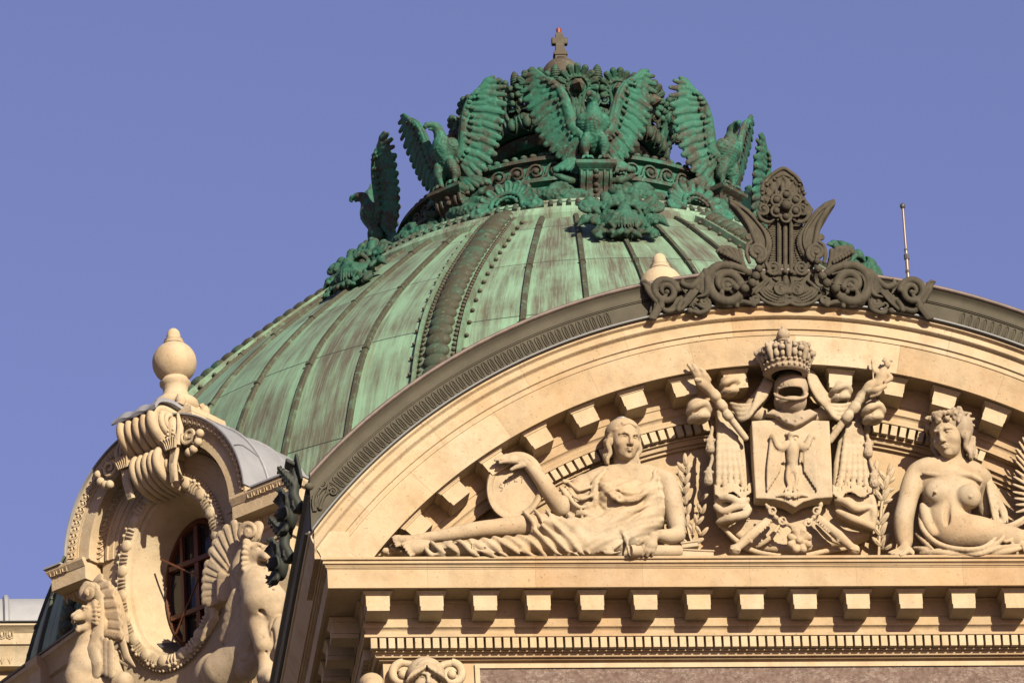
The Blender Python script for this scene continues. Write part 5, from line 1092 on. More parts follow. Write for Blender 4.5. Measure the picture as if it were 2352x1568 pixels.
def lion_right():
    v, L, P, g = lion_kit(2.8124, 367.5, 1010.7, 270, 480, 900, 1640, 1.0, .0125)
    lion_head(v, L(622, 772, .44), .50, rotm('Z', 84) @ rotm('X', 10))
    P([(612, 850, .32), (640, 950, .40), (680, 1060, .45), (690, 1180, .40)], [80, 98, 116, 95], .05); P([(690, 1100, .35), (600, 1330, .2), (420, 1500, .15)], [100, 95, 120], .06); v.ell(L(350, 1500, .15), (.34, .2, .3), .05)
    P([(560, 1480, .25), (610, 1420, .28)], [60, 40], .05); P([(600, 1120, .40), (720, 1110, .5)], [60, 60], .04)
    P([(650, 1200, .5), (672, 1330, .55), (690, 1470, .55)], [66, 48, 40], .05); P([(780, 1210, .45), (785, 1350, .5), (778, 1480, .5)], [62, 44, 38], .05); v.ell(L(672, 1330, .6), 48 * g, .03); v.ell(L(785, 1345, .55), 44 * g, .03)
    P([(690, 1470, .55), (690, 1530, .62), (715, 1540, .72)], [44, 50, 36], .03); P([(778, 1480, .5), (790, 1530, .58), (815, 1540, .66)], [42, 46, 34], .03)
    for q in (-28, -4, 20): v.cap(L(700 + q, 1535, .66), L(705 + q, 1552, .76), 17 * g, 13 * g, .01); v.cap(L(795 + q, 1535, .6), L(800 + q, 1550, .7), 16 * g, 12 * g, .01)
    P([(735, 1060, .62), (728, 1140, .62), (720, 1220, .58)], [5, 12, 6], .03, True); P([(590, 1060, .66), (660, 1110, .66), (700, 1180, .62)], [5, 10, 5], .03, True); P([(640, 960, .60), (700, 980, .60), (760, 960, .55)], [4, 9, 4], .03, True); P([(720, 1230, .62), (730, 1330, .62), (738, 1440, .58)], [14, 16, 14], .02, True)
    P([(660, 1260, .66), (690, 1380, .62)], [6, 5], .02, True)
    P([(340, 1070, .1), (350, 1150, .1), (300, 1240, .1), (270, 1290, .12)], [20, 24, 22, 10], .01); P([(500, 1440, .3), (560, 1400, .36), (575, 1350, .36)], [30, 28, 12], .02)
    return v.mesh(1)
def fan(v, P, L, R0, T0, n, o0, o1, groove=11, G0=None):
    """carved wing: one slab between root and tip lines, feather edges rounded and the divisions cut in"""
    A = [L(p[0], p[1], o1) for p in R0]; B = [L(p[0], p[1], o1) for p in T0]; y0, y1 = L(0, 0, o0)[1], L(0, 0, o1)[1]
    v.plate([(p[0], p[2]) for p in A] + [(p[0], p[2]) for p in B[::-1]], y0, y1, .02, .01)
    R0 = R0 if G0 is None else G0
    at = lambda C, t: C[min(int(t * (len(C) - 1)), len(C) - 1)]
    for i in range(n):
        a, b_ = at(R0, i / (n - 1)), at(T0, i / (n - 1)); d = b_ - a; P([(a[0], a[1], o1), (a[0] + d[0] * .6, a[1] + d[1] * .6, o1), (b_[0] + d[0] * .03, b_[1] + d[1] * .03, o1 - .0)], groove, .0, True)
        if i < n - 1: c, e = at(R0, (i + .5) / (n - 1)), at(T0, (i + .5) / (n - 1)); d = e - c; P([(c[0] + d[0] * .5, c[1] + d[1] * .5, o1 - .02), (e[0], e[1], o1 - .03)], [20, 26], .02, cr=0)
def lion_right_wing():
    v, L, P, g = lion_kit(2.8124, 367.5, 1010.7, 250, 470, 700, 1420, 2.2)
    P([(530, 980, .36), (500, 900, .32), (502, 800, .28), (545, 690, .26), (612, 625, .27), (628, 570, .28)], [62, 44, 36, 34, 40, 42], .02)
    P([(x, y, .30 + .004 * i) for i, (x, y) in enumerate(spiral(570, 588, 60, 12, -.3, 1.6, 26))], np.linspace(34, 17, 26), .004); P([(x, y, .36 + .004 * i) for i, (x, y) in enumerate(spiral(570, 588, 38, 10, 2.6, 1.2, 18))], 8, .004, True)
    R0 = crom([V3(590, 545), V3(540, 640), V3(520, 760), V3(515, 860), V3(510, 1000)], 5); G0 = crom([V3(515, 800), V3(500, 880), V3(490, 930), V3(490, 960), V3(500, 1000)], 5); T0 = crom([V3(500, 525), V3(405, 590), V3(345, 690), V3(308, 800), V3(292, 900), V3(290, 1000), V3(296, 1075)], 4)
    fan(v, P, L, R0, T0, 12, .02, .20, 11, G0)
    k0 = len(R0) // 3; M0 = [R0[i] * .45 + .55 * T0[min(int(i * (len(T0) - 1) / (len(R0) - 1)), len(T0) - 1)] for i in range(len(R0))]; fan(v, P, L, np.array(R0[k0 * 2:]), np.array(M0[k0 * 2:]), 7, .15, .29, 9, np.array(G0[k0:]))
    for r_ in range(4):
        for i in range(5): x = 452 + 34 * i - 12 * r_; y = 1050 + 66 * r_ + 20 * i; P([(x + 34, y - 62, .50 - .02 * r_), (x, y + 26, .47 - .03 * r_)], [28, 33], .0); P([(x + 30, y - 50, .61 - .02 * r_), (x, y + 20, .58 - .03 * r_)], 5, .004, True)
    P([(500, 1230, .26), (440, 1310, .22), (400, 1385, .18)], [50, 42, 8], .004); P([(550, 1000, .40), (560, 1120, .42), (570, 1220, .42)], [46, 44, 26], .02)
    V, F = v.mesh(1); return V * V3(1, 1 / 2.2, 1), F
def lion_left():
    v, L, P, g = lion_kit(3.065, 0, 1056.6, 480, 960, 980, 1640, 1.0, .0115)
    P([(650, 1190, .18), (632, 1300, .2), (592, 1420, .28), (575, 1540, .3), (590, 1660, .3)], [60, 75, 88, 98, 98], .05); v.ell(L(610, 1465, .34), 70 * g, .04)
    lion_head(v, L(638, 1112, .28), .42, rotm('Z', -36) @ rotm('X', 4))
    P([(790, 1400, .05), (800, 1560, .1), (870, 1560, .1)], [60, 70, 60], .05); P([(690, 1500, .2), (680, 1640, .25)], [60, 70], .05)
    return v.mesh(1)
def lion_left_wing():
    v, L, P, g = lion_kit(3.065, 0, 1056.6, 520, 770, 980, 1640, 2.2)
    P([(668, 1330, .33), (690, 1200, .28), (702, 1080, .24), (698, 970, .2), (660, 900, .2), (606, 888, .22)], [62, 44, 34, 32, 34, 34], .02)
    P([(x, y, .25 + .006 * i) for i, (x, y) in enumerate(spiral(618, 932, 44, 12, -1.2, -1.5, 22))], np.linspace(30, 16, 22), .004); P([(618, 932, .2), (604, 930, .40)], [22, 16], .01)
    R0 = crom([V3(640, 850), V3(690, 900), V3(704, 980), V3(704, 1080), V3(700, 1160), V3(692, 1240)], 4); T0 = crom([V3(690, 812), V3(748, 862), V3(790, 930), V3(818, 1020), V3(836, 1110), V3(848, 1200), V3(850, 1262)], 4)
    fan(v, P, L, R0, T0, 8, .0, .18)
    for i in range(6): P([(712 + 18 * i, 930 + 50 * i, .19), (716 + 20 * i, 1120 + 20 * i, .19), (730 + 16 * i, 1290 - 10 * i, .18)], 6, .006, True)
    for r_ in range(5):
        for i in range(5): x = 655 + 30 * i; y = 1270 + 40 * r_ + 14 * i; P([(x, y - 40, .33), (x + 10, y + 24, .32)], [22, 25], .0); P([(x, y - 30, .42), (x + 8, y + 18, .41)], 4, .004, True)
    P([(652, 1330, .36), (676, 1420, .38), (676, 1500, .34), (656, 1560, .28)], [44, 40, 36, 28], .01)
    P([(860, 1270, .1), (890, 1380, .1), (950, 1450, .14)], [24, 24, 6], .01); P([(800, 1390, .08), (900, 1440, .1), (940, 1440, .1)], [8, 12, 6], .01)
    V, F = v.mesh(1); return V * V3(1, 1 / 2.2, 1), F
for fn, fw, lb in ((lion_right, lion_right_wing, 'roaring winged stone lion seated right of the oval window'), (lion_left, lion_left_wing, 'winged stone lion in profile at the left of the oval window')):
    r_ = thing('winged_lion', lb, 'statue', DP(-45, 10.0, 41.0), radians(-45)); part('body', fn(), M_SCULPT, r_, world=False, smooth=180); part('wing', fw(), M_SCULPT, r_, world=False, smooth=180)
# ================================================================== stone sculpture of the pediment
def fkit(x0, y0, x1, y1, d0, d1, h=.0135, fl=1.0):
    """volume round a piece of the pediment; P draws a limb through survey points (x, y, depth)"""
    lo, hi = bounds([Q(x, y, d) * V3(1, fl, 1) for x in (x0, x1) for y in (y0, y1) for d in (d0, d1)], .03); v = Vox(lo, hi, h)
    def draw(sc, ox, oy, rs=1.0):
        L = lambda x, y, o=.4: Q(ox + x / sc, oy + y / sc, o) * V3(1, fl, 1); g = rs / sc / 188
        def P(pts, r, k=.03, sub=False, cr=5):
            A = np.array(pts, float); n = len(A)
            if cr and n > 2: B = crom(A, cr); rr = np.full(len(B), r) if np.ndim(r) == 0 else np.interp(np.linspace(0, 1, len(B)), np.linspace(0, 1, len(r)), r)
            else: B = A; rr = np.full(n, r) if np.ndim(r) == 0 else np.array(r, float)
            v.path([L(*q) for q in B], rr * g, k, sub)
        return L, P, g
    return v, draw
def head_pts(c, H, R): return lambda x, y, z: c + R @ (V3(x, y, z - .5) * H)
def face_into(v, c, H, R, neck=None):
    p = head_pts(c, H, R); E = lambda q, r, k, sub=False: v.ell(p(*q), np.array(r) * H, k, R, sub); C = lambda pts, r, k, sub=False: v.path([p(*q) for q in pts], np.array(r) * H if np.ndim(r) else r * H, k, sub); q_ = H * .05
    E((0, .08, .62), (.33, .40, .36), 0); E((0, -.12, .43), (.265, .26, .36), q_ * 1.6); E((0, -.15, .19), (.18, .19, .165), q_ * 1.6); E((0, -.275, .09), (.075, .07, .06), q_)
    for s in (-1, 1): E((s * .16, -.21, .36), (.10, .12, .10), q_ * 1.5)
    for s in (-1, 1):
        E((s * .125, -.385, .485), (.085, .085, .045), q_ * .7, True); E((s * .125, -.285, .478), (.062, .055, .042), q_ * .1)
        C([(s * .055, -.345, .475), (s * .12, -.36, .507), (s * .20, -.305, .478)], [.012, .015, .010], q_ * .15); C([(s * .06, -.34, .462), (s * .125, -.345, .444), (s * .19, -.30, .465)], [.008, .010, .008], q_ * .15)
        C([(s * .035, -.385, .545), (s * .12, -.375, .572), (s * .22, -.285, .545)], [.026, .026, .018], q_ * .6)
        E((s * .045, -.395, .325), (.032, .034, .027), q_ * .4)
    C([(0, -.36, .58), (0, -.385, .50), (0, -.43, .37), (0, -.44, .34)], [.042, .036, .040, .042], q_ * .6)
    C([(-.095, -.335, .232), (-.04, -.385, .25), (0, -.385, .242), (.04, -.385, .25), (.095, -.335, .232)], [.010, .022, .020, .022, .010], q_ * .25); C([(-.08, -.335, .205), (0, -.38, .198), (.08, -.335, .205)], [.012, .028, .012], q_ * .25)
    return p
def hair_into(v, c, H, R, style):
    p = head_pts(c, H, R); rg = np.random.default_rng(4); q_ = H * .03
    v.ell(p(0, .10, .66), V3(.37, .43, .355) * H, 0, R); v.ell(p(0, -.32, .40), V3(.235, .30, .40) * H, q_, R, True)
    for s in (-1, 1):
        for i in range(11):                 # waved locks from the parting down over the ears
            a = i / 10; z0 = .80 - .38 * a; pts = []
            for t in np.linspace(0, 1, 12):
                ang = .28 + 1.4 * t; rad = .345 + .02 * sin(t * 20 + i); pts.append(p(s * rad * sin(ang) * (1.0 - .05 * a), .10 - rad * 1.12 * cos(ang) * (1 - .55 * a) + .12 * a, z0 - .36 * t * (1 - .3 * a) + .018 * sin(t * 16 + i * .5)))
            v.path(pts, np.linspace(.030, .03, 12) * H, q_ * 1.0)
        for j in range(3):
            pts = [p(s * (.33 + .03 * sin(t * 9 + j)), -.02 + .07 * j, .45 - .50 * t) for t in np.linspace(0, 1, 10)]; v.path(pts, np.linspace(.062, .04, 10) * H, q_ * .4)
        v.ell(p(s * .30, -.05, .42), V3(.05, .06, .09) * H, q_, R)
    if style == 'wreath':
        v.ell(p(.20, .14, .66), V3(.27, .34, .34) * H, q_, R)
        for i in range(70):
            a = -2.6 + 5.2 * rg.random(); b = .70 + .16 * rg.random() + .05 * cos(a); e = V3(.375 * sin(a), .09 - .44 * cos(a), b); d = V3(rg.normal(), rg.normal(), rg.normal()) * .05
            v.path([p(*e), p(*(e * V3(1.10, 1.10, 1) + d))], [.062 * H, .03 * H], q_ * .2)
        for i in range(9): a = rg.random() * 6; v.ell(p(.30 * cos(a), .2 * sin(a) + .1, .95 + .04 * rg.random()), .06 * H, q_)
        for j in range(5): pts = [p(.28 + .06 * sin(t * 10 + j * 2), .22 + .04 * j, .40 - .42 * t) for t in np.linspace(0, 1, 12)]; v.path(pts, np.linspace(.06, .035, 12) * H, q_ * .3)
    else: v.ell(p(0, .33, .62), V3(.2, .2, .2) * H, q_, R)
def hand_into(P, w, tips, thumb, r=4.4):
    """w wrist, tips: four fingers as lists of joints, thumb: list of joints (survey points)"""
    for t in tips: P(t, [r * 1.15, r, r * .72], .006, cr=0)
    P(thumb, [r * 1.35, r * 1.1, r * .8], .01, cr=0)
    for t in tips: P([w, t[0]], [r * 1.7, r * 1.3], .03, cr=0)
DSC = (1.0, 0.0, 0.0); S5 = (4.064, 1148.5, 918.8); S4 = (4.267, 781.0, 964.7); S7 = (3.8785, 1975.4, 900.4); S6 = (2.8443, 1543.6, 735.0)
ledge = 37.80
# ------------------------------------------------------------------ draped woman with the tablet
wom = thing('reclining_statue', 'stone statue of a draped woman reclining, one hand on an oval tablet', 'statue', Q(1300, 1277, .4))
v, dr_ = fkit(840, 945, 1600, 1290, .02, 1.0, .0115)
L, P, g = dr_(*DSC); L5, P5, g5 = dr_(*S5); L4, P4, g4 = dr_(*S4)
R1 = rotm('Z', 15) @ rotm('X', 10) @ rotm('Y', 3); c1 = Q(1433, 1012, .52); H1 = .59
face_into(v, c1, H1, R1)
P([(1435, 1040, .45), (1437, 1070, .42), (1440, 1095, .40)], [24, 25, 30], .03); P([(1345, 1112, .40), (1395, 1096, .40), (1440, 1098, .42), (1485, 1094, .40), (1530, 1106, .42)], [22, 26, 26, 26, 22], .04); P([(1395, 1120, .42), (1480, 1116, .42)], 33, .05)
P5([(1010, 690, .52), (1100, 720, .56), (1180, 735, .56)], 9, .03); P5([(1200, 735, .56), (1300, 715, .56), (1420, 690, .5)], 9, .03)
# her arm that holds the tablet
P([(1338, 1112, .40), (1318, 1138, .46), (1290, 1168, .50)], [23, 21, 18], .03); P([(1288, 1168, .50), (1266, 1136, .58), (1236, 1094, .62), (1209, 1064, .62)], [19, 18, 14, 9.5], .03)
wv_ = (1200, 1058, .62)
hand_into(P, wv_, [[(1180, 1049, .63), (1164, 1046, .64), (1148, 1049, .66)], [(1176, 1051, .65), (1158, 1049, .67), (1141, 1052, .69)], [(1174, 1054, .67), (1156, 1053, .69), (1137, 1056, .70)], [(1174, 1058, .69), (1160, 1059, .71), (1148, 1062, .71)]], [(1200, 1068, .66), (1186, 1072, .71), (1174, 1078, .72)], 5.0)
# the other arm, elbow on the rolled scroll
P([(1532, 1106, .42), (1542, 1140, .48), (1550, 1180, .55), (1556, 1215, .60)], [22, 22, 21, 17], .03); P([(1558, 1228, .62), (1535, 1232, .72), (1512, 1228, .80)], [17, 16, 11], .03)
wv_ = (1500, 1231, .82)
hand_into(P, wv_, [[(1486, 1246, .83), (1476, 1258, .83), (1466, 1270, .80)], [(1491, 1250, .85), (1483, 1263, .84), (1475, 1274, .81)], [(1497, 1252, .85), (1491, 1266, .84), (1486, 1276, .81)], [(1503, 1252, .84), (1500, 1265, .83), (1498, 1274, .80)]], [(1484, 1236, .85), (1472, 1242, .86), (1464, 1250, .85)], 5.2)
# bare leg and the two feet
P([(1260, 1204, .50), (1195, 1208, .54), (1128, 1213, .58)], [27, 24, 19], .03); P([(1128, 1213, .58), (1080, 1219, .58), (1020, 1229, .60), (950, 1238, .62)], [19, 18, 14, 9.5], .03); P([(958, 1240, .62), (930, 1240, .64), (914, 1240, .64)], [10, 10, 8], .02)
P([(940, 1240, .62), (918, 1240, .66)], [11, 10], .02)
for i in range(5): P([(918 + 1.5 * i, 1231 + 5 * i, .66), (908 + 1.5 * i, 1231 + 5.2 * i, .69), (901 + 2.2 * i, 1234 + 5.2 * i, .69)], [4.0, 3.4, 2.6], .003, cr=0)
P([(985, 1256, .62), (958, 1258, .64), (946, 1261, .66)], [12, 14, 14], .03)
for i in range(5): P([(940 + 2 * i, 1247 + 6.6 * i, .68), (929 + 3.6 * i, 1247 + 6.8 * i, .74), (923 + 4.8 * i, 1250 + 6.6 * i, .75)], [5.0, 4.3, 3.2], .003, cr=0)
part('body', v.mesh(1), M_SCULPT, wom, smooth=180)
# gown
v, dr_ = fkit(840, 1060, 1600, 1292, .02, 1.0); L, P, g = dr_(*DSC); L5, P5, g5 = dr_(*S5); L4, P4, g4 = dr_(*S4)
P([(1392, 1132, .42), (1485, 1128, .42)], 35, .04); P([(1435, 1150, .42), (1425, 1190, .42), (1390, 1228, .44)], [50, 47, 44], .05); v.ell(L(1388, 1165, .42), (.24, .2, .22), .05); v.ell(L(1350, 1140, .40), (.16, .16, .2), .05); v.ell(L(1398, 1140, .60), (.135, .12, .125), .05); v.ell(L(1483, 1134, .58), (.14, .12, .13), .05)
P([(1385, 1232, .48), (1300, 1228, .54), (1250, 1216, .54)], [44, 36, 30], .05); P([(1400, 1250, .55), (1300, 1252, .60), (1180, 1256, .64), (1080, 1260, .66), (1000, 1262, .66)], [30, 29, 24, 19, 13], .05)
P([(1420, 1262, .45), (1200, 1268, .45), (900, 1274, .4)], [26, 22, 8], .05); P([(1492, 1120, .40), (1494, 1180, .44), (1450, 1236, .50)], [33, 36, 34], .05); P([(1320, 1130, .38), (1345, 1180, .42), (1372, 1200, .44)], [24, 28, 30], .05); P([(1340, 1120, .40), (1325, 1160, .44), (1318, 1190, .46)], [26, 24, 18], .03)
P([(850, 1276, .5), (900, 1266, .5), (960, 1272, .52)], [5, 9, 8], .02); P([(880, 1268, .55), (910, 1258, .5), (950, 1270, .5)], [4, 6, 5], .01)
F5 = [([(925, 770, .62), (990, 805, .70), (1090, 880, .74), (1200, 935, .74), (1330, 890, .70), (1440, 750, .60)], 20), ([(935, 800, .64), (1000, 850, .72), (1080, 920, .76), (1150, 945, .74)], 14), ([(960, 790, .64), (1100, 830, .70), (1220, 870, .70), (1380, 800, .62)], 11),
 ([(985, 640, .52), (905, 760, .58), (885, 900, .60), (905, 1060, .56)], 24), ([(960, 650, .5), (880, 760, .56), (850, 900, .58)], 14), ([(1455, 640, .52), (1440, 760, .60), (1470, 900, .62), (1510, 1120, .56)], 20), ([(1480, 660, .5), (1490, 800, .56), (1520, 980, .54)], 12),
 ([(640, 760, .50), (740, 840, .60), (870, 800, .58)], 15), ([(600, 790, .52), (730, 920, .64), (880, 880, .60)], 16), ([(610, 830, .54), (720, 990, .62), (880, 960, .58)], 15), ([(620, 900, .52), (740, 1060, .58), (870, 1030, .56)], 15), ([(560, 790, .50), (620, 880, .54), (640, 1050, .52)], 18), ([(580, 770, .5), (640, 750, .46), (740, 740, .46)], 12),
 ([(920, 930, .60), (1000, 1010, .62), (1120, 1050, .62)], 11), ([(1460, 930, .58), (1320, 1010, .66), (1180, 1070, .64), (1080, 1150, .6)], 13), ([(1440, 1000, .58), (1300, 1090, .66), (1160, 1190, .62)], 13), ([(1430, 1070, .56), (1320, 1160, .64), (1200, 1250, .62)], 12), ([(1420, 1140, .56), (1330, 1220, .62), (1240, 1290, .62)], 11), ([(890, 1050, .58), (1000, 1140, .62), (1140, 1220, .64), (1270, 1300, .64)], 14), ([(930, 1010, .58), (960, 1080, .60), (1100, 1130, .62)], 10),
 ([(230, 1035, .62), (310, 1160, .76), (430, 1330, .78), (600, 1460, .74)], 20), ([(330, 1030, .62), (430, 1190, .76), (570, 1350, .76), (730, 1450, .72)], 18), ([(430, 1030, .62), (530, 1170, .74), (650, 1310, .74), (790, 1440, .70)], 18), ([(560, 1055, .60), (650, 1190, .70), (740, 1330, .70), (830, 1430, .68)], 17), ([(640, 1060, .58), (760, 1200, .66), (900, 1330, .68), (1050, 1400, .66)], 13), ([(700, 1070, .58), (800, 1060, .62), (960, 1160, .66), (1080, 1280, .66)], 14), ([(760, 1080, .6), (790, 1150, .66), (770, 1240, .66)], 10),
 ([(860, 1330, .66), (1000, 1390, .68), (1140, 1330, .68)], 10), ([(900, 1380, .66), (1020, 1430, .68), (1130, 1400, .68)], 10), ([(1120, 1200, .64), (1180, 1300, .66), (1190, 1380, .66)], 12), ([(60, 1330, .74), (220, 1420, .76), (420, 1465, .72)], 16), ([(240, 1240, .72), (340, 1370, .78), (440, 1450, .74)], 16)]
for pts, r in F5: P5(pts, [r * .7] + [r * 1.05] * (len(pts) - 2) + [r * .6], .03)
F4 = [([(830, 1215, .70), (890, 1310, .76), (1040, 1335, .70)], 15), ([(890, 1190, .72), (960, 1260, .78), (1050, 1300, .76)], 12), ([(970, 1185, .74), (1060, 1240, .80), (1150, 1290, .78)], 12), ([(1080, 1175, .74), (1180, 1200, .80), (1290, 1300, .80), (1460, 1335, .72)], 15), ([(1250, 1160, .74), (1340, 1260, .82), (1480, 1320, .78), (1640, 1340, .72)], 17), ([(1400, 1200, .78), (1500, 1280, .82), (1650, 1330, .76)], 12), ([(1480, 1140, .72), (1620, 1230, .80), (1760, 1300, .78)], 13), ([(860, 1250, .72), (900, 1300, .76), (1000, 1320, .74)], 12), ([(300, 1330, .5), (330, 1280, .54), (420, 1330, .54)], 14), ([(400, 1290, .52), (500, 1250, .56), (560, 1310, .56)], 14), ([(480, 1240, .5), (560, 1235, .54)], 14)]
for pts, r in F4: P4(pts, [r * .5] + [r * .8] * (len(pts) - 2) + [r * .45], .035)
rg = np.random.default_rng(2)
for q in range(26): x, y = 800 + 330 * rg.random(), 1120 + 270 * rg.random(); a = rg.random() * 3; P5([(x, y, .655), (x + 50 * cos(a), y + 35 * sin(a), .67)], 9, .012, cr=0)
XS = float(Q(1330, 1200, .5)[0])
def folds(x, y, z):
    t = np.clip((x - XS) / .35 + .5, 0, 1); w = .10 * np.sin(3.1 * x + 2.3 * z) + .06 * np.sin(7.7 * z - 4 * x)
    legs = np.sin(2 * pi * ((x * 1.2 + z * 1.0) / .21 + w * 2)); tor = np.sin(2 * pi * ((z * 1.05 - x * .72) / .16 + w * 2.4)); sec = np.sin(2 * pi * ((z * 1.2 - x * .5) / .083 + 3 * w))
    return (-.014 * (1 - t) * legs - .007 * t * tor - .003 * sec * t).astype(np.float32) + 0 * y
v.warp(folds); v.cut_below(2, ledge); part('gown', v.mesh(2), M_ARMS, wom, smooth=180)
v, dr_ = fkit(1365, 930, 1490, 1110, .1, 1.0, .011); hair_into(v, c1, H1, R1, 'waves'); hr = part('hair', v.mesh(1), M_SCULPT, wom, smooth=180)
m = MB(); m.lathe([(.0, .0), (.075, .0), (.075, .012), (.0, .012)], 16, Matrix.Translation(Vector(Q(1427, 964, .46)))); part('bird_guard', m, M_ZINC, hr)
# oval tablet with the cut letters
tb = MB(); tc = V3(1184, 1116); ang = radians(14)
def tell(a, b, t, o): x, y = a * cos(t), b * sin(t); return Q(tc[0] + x * cos(ang) + y * sin(ang), tc[1] - y * cos(ang) + x * sin(ang), .50 + o)
ts = np.linspace(0, 2 * pi, 48, endpoint=False)
tb.rings([[tell(a, b, t, o) for t in ts] for a, b, o in ((63, 74, -.10), (67, 80, -.02), (67, 80, .05), (64, 77, .075), (57, 69, .08), (54, 65, .065), (52, 63, .05), (51, 62, .03), (1, 1, .03))]); to_ = part('tablet', tb, M_ARMS, wom, smooth=40)
ltr = {'S': [(.9, .85), (.5, 1), (.1, .8), (.3, .55), (.7, .45), (.9, .2), (.5, 0), (.1, .15)], 'A': [(0, 0), (.5, 1), (1, 0)], 'P': [(.1, 0), (.1, 1), (.6, 1), (.9, .75), (.6, .5), (.1, .5)], 'E': [(.9, 1), (.1, 1), (.1, .5), (.7, .5), (.1, .5), (.1, 0), (.9, 0)], 'T': [(.5, 0), (.5, 1), (0, 1), (1, 1)]}
lm = MB()
for ch, (x, y, a) in zip('SAPET', ((1151, 1119, 38), (1162, 1107, 30), (1173, 1100, 20), (1185, 1098, 4), (1199, 1102, -14))):
    for st in ([ltr[ch]] + ([[(.2, .35), (.8, .35)]] if ch == 'A' else [])):
        lm.tube([Q(x + ((u - .5) * 9 * cos(radians(a)) - (w - .5) * 14 * sin(radians(a)) * .4), y - ((w - .5) * 14 + (u - .5) * 9 * sin(radians(a))), .535) for u, w in st], .0055, 4)
part('inscription', lm, M_GREY, to_)
sc2 = MB(); ax0, ax1 = Q(1447, 1265, .82), Q(1562, 1266, .62)
sc2.tube([ax0, ax1], .078, 20); 
for q in (.3, .55, .8): sc2.tube([ax0 + V3(.0, -.004, 0) + .075 * q * (cos(t) * V3(0, 0, 1) + sin(t) * V3(.5, .86, 0)) for t in np.linspace(0, 2 * pi, 14)], .009, 5)
part('scroll_roll', sc2, M_SCULPT, wom, smooth=40)
# ------------------------------------------------------------------ nude woman with the leaf wreath
nud = thing('reclining_statue', 'stone statue of a bare-breasted woman in a leaf wreath, leaning on one arm', 'statue', Q(2200, 1277, .4))
v, dr_ = fkit(2030, 930, 2420, 1292, .02, 1.0); L, P, g = dr_(*S7)
R2 = rotm('Z', -34) @ rotm('X', 12) @ rotm('Y', -4); c2 = Q(2179, 1001, .56); H2 = .635
face_into(v, c2, H2, R2)
P([(850, 530, .46), (835, 600, .44), (830, 690, .42)], [95, 92, 110], .04); P([(510, 720, .42), (640, 690, .42), (830, 700, .42), (980, 720, .42), (1090, 780, .40)], [88, 100, 105, 98, 84], .06)
P([(780, 850, .40), (770, 1000, .40), (770, 1150, .42), (820, 1270, .46)], [190, 195, 185, 165], .08); P([(640, 830, .42), (940, 860, .42)], 130, .08)
P([(830, 1260, .50), (1020, 1260, .54), (1200, 1290, .54), (1420, 1330, .50)], [150, 140, 115, 95], .08); v.ell(L(690, 890, .66), (.165, .12, .165), .05); v.ell(L(970, 930, .68), (.155, .13, .16), .05); v.ell(L(668, 890, .785), .02, .02); v.ell(L(985, 930, .805), .02, .02)
P([(560, 720, .60), (700, 735, .64), (820, 730, .64)], 14, .04); P([(850, 730, .64), (980, 740, .62), (1080, 790, .56)], 14, .04); P([(790, 960, .74), (775, 1080, .70), (780, 1180, .68)], 12, .05, True); v.ell(L(800, 1235, .74), .022, .02, None, True); P([(560, 1010, .56), (590, 1150, .58), (650, 1260, .6)], 30, .05)
P([(490, 740, .42), (450, 860, .46), (420, 980, .48)], [84, 84, 76], .04); P([(420, 980, .48), (390, 1120, .50), (390, 1250, .52), (400, 1350, .54)], [78, 80, 72, 58], .04)
hand_into(lambda p_, r, k, cr=0: P(p_, r, k, cr=cr), (405, 1370, .56), [[(360, 1400, .62), (310, 1415, .66), (260, 1430, .68)], [(375, 1410, .66), (325, 1428, .70), (280, 1440, .72)], [(395, 1415, .70), (350, 1436, .74), (310, 1446, .76)], [(420, 1415, .72), (390, 1440, .76), (360, 1450, .78)]], [(440, 1400, .66), (465, 1425, .70), (470, 1440, .72)], 20)
P([(1090, 800, .38), (1105, 930, .28), (1120, 1080, .24)], [78, 72, 64], .03)
part('body', v.mesh(1), M_SCULPT, nud, smooth=180)
v, dr_ = fkit(2080, 1050, 2440, 1292, .02, 1.0); L, P, g = dr_(*S7)
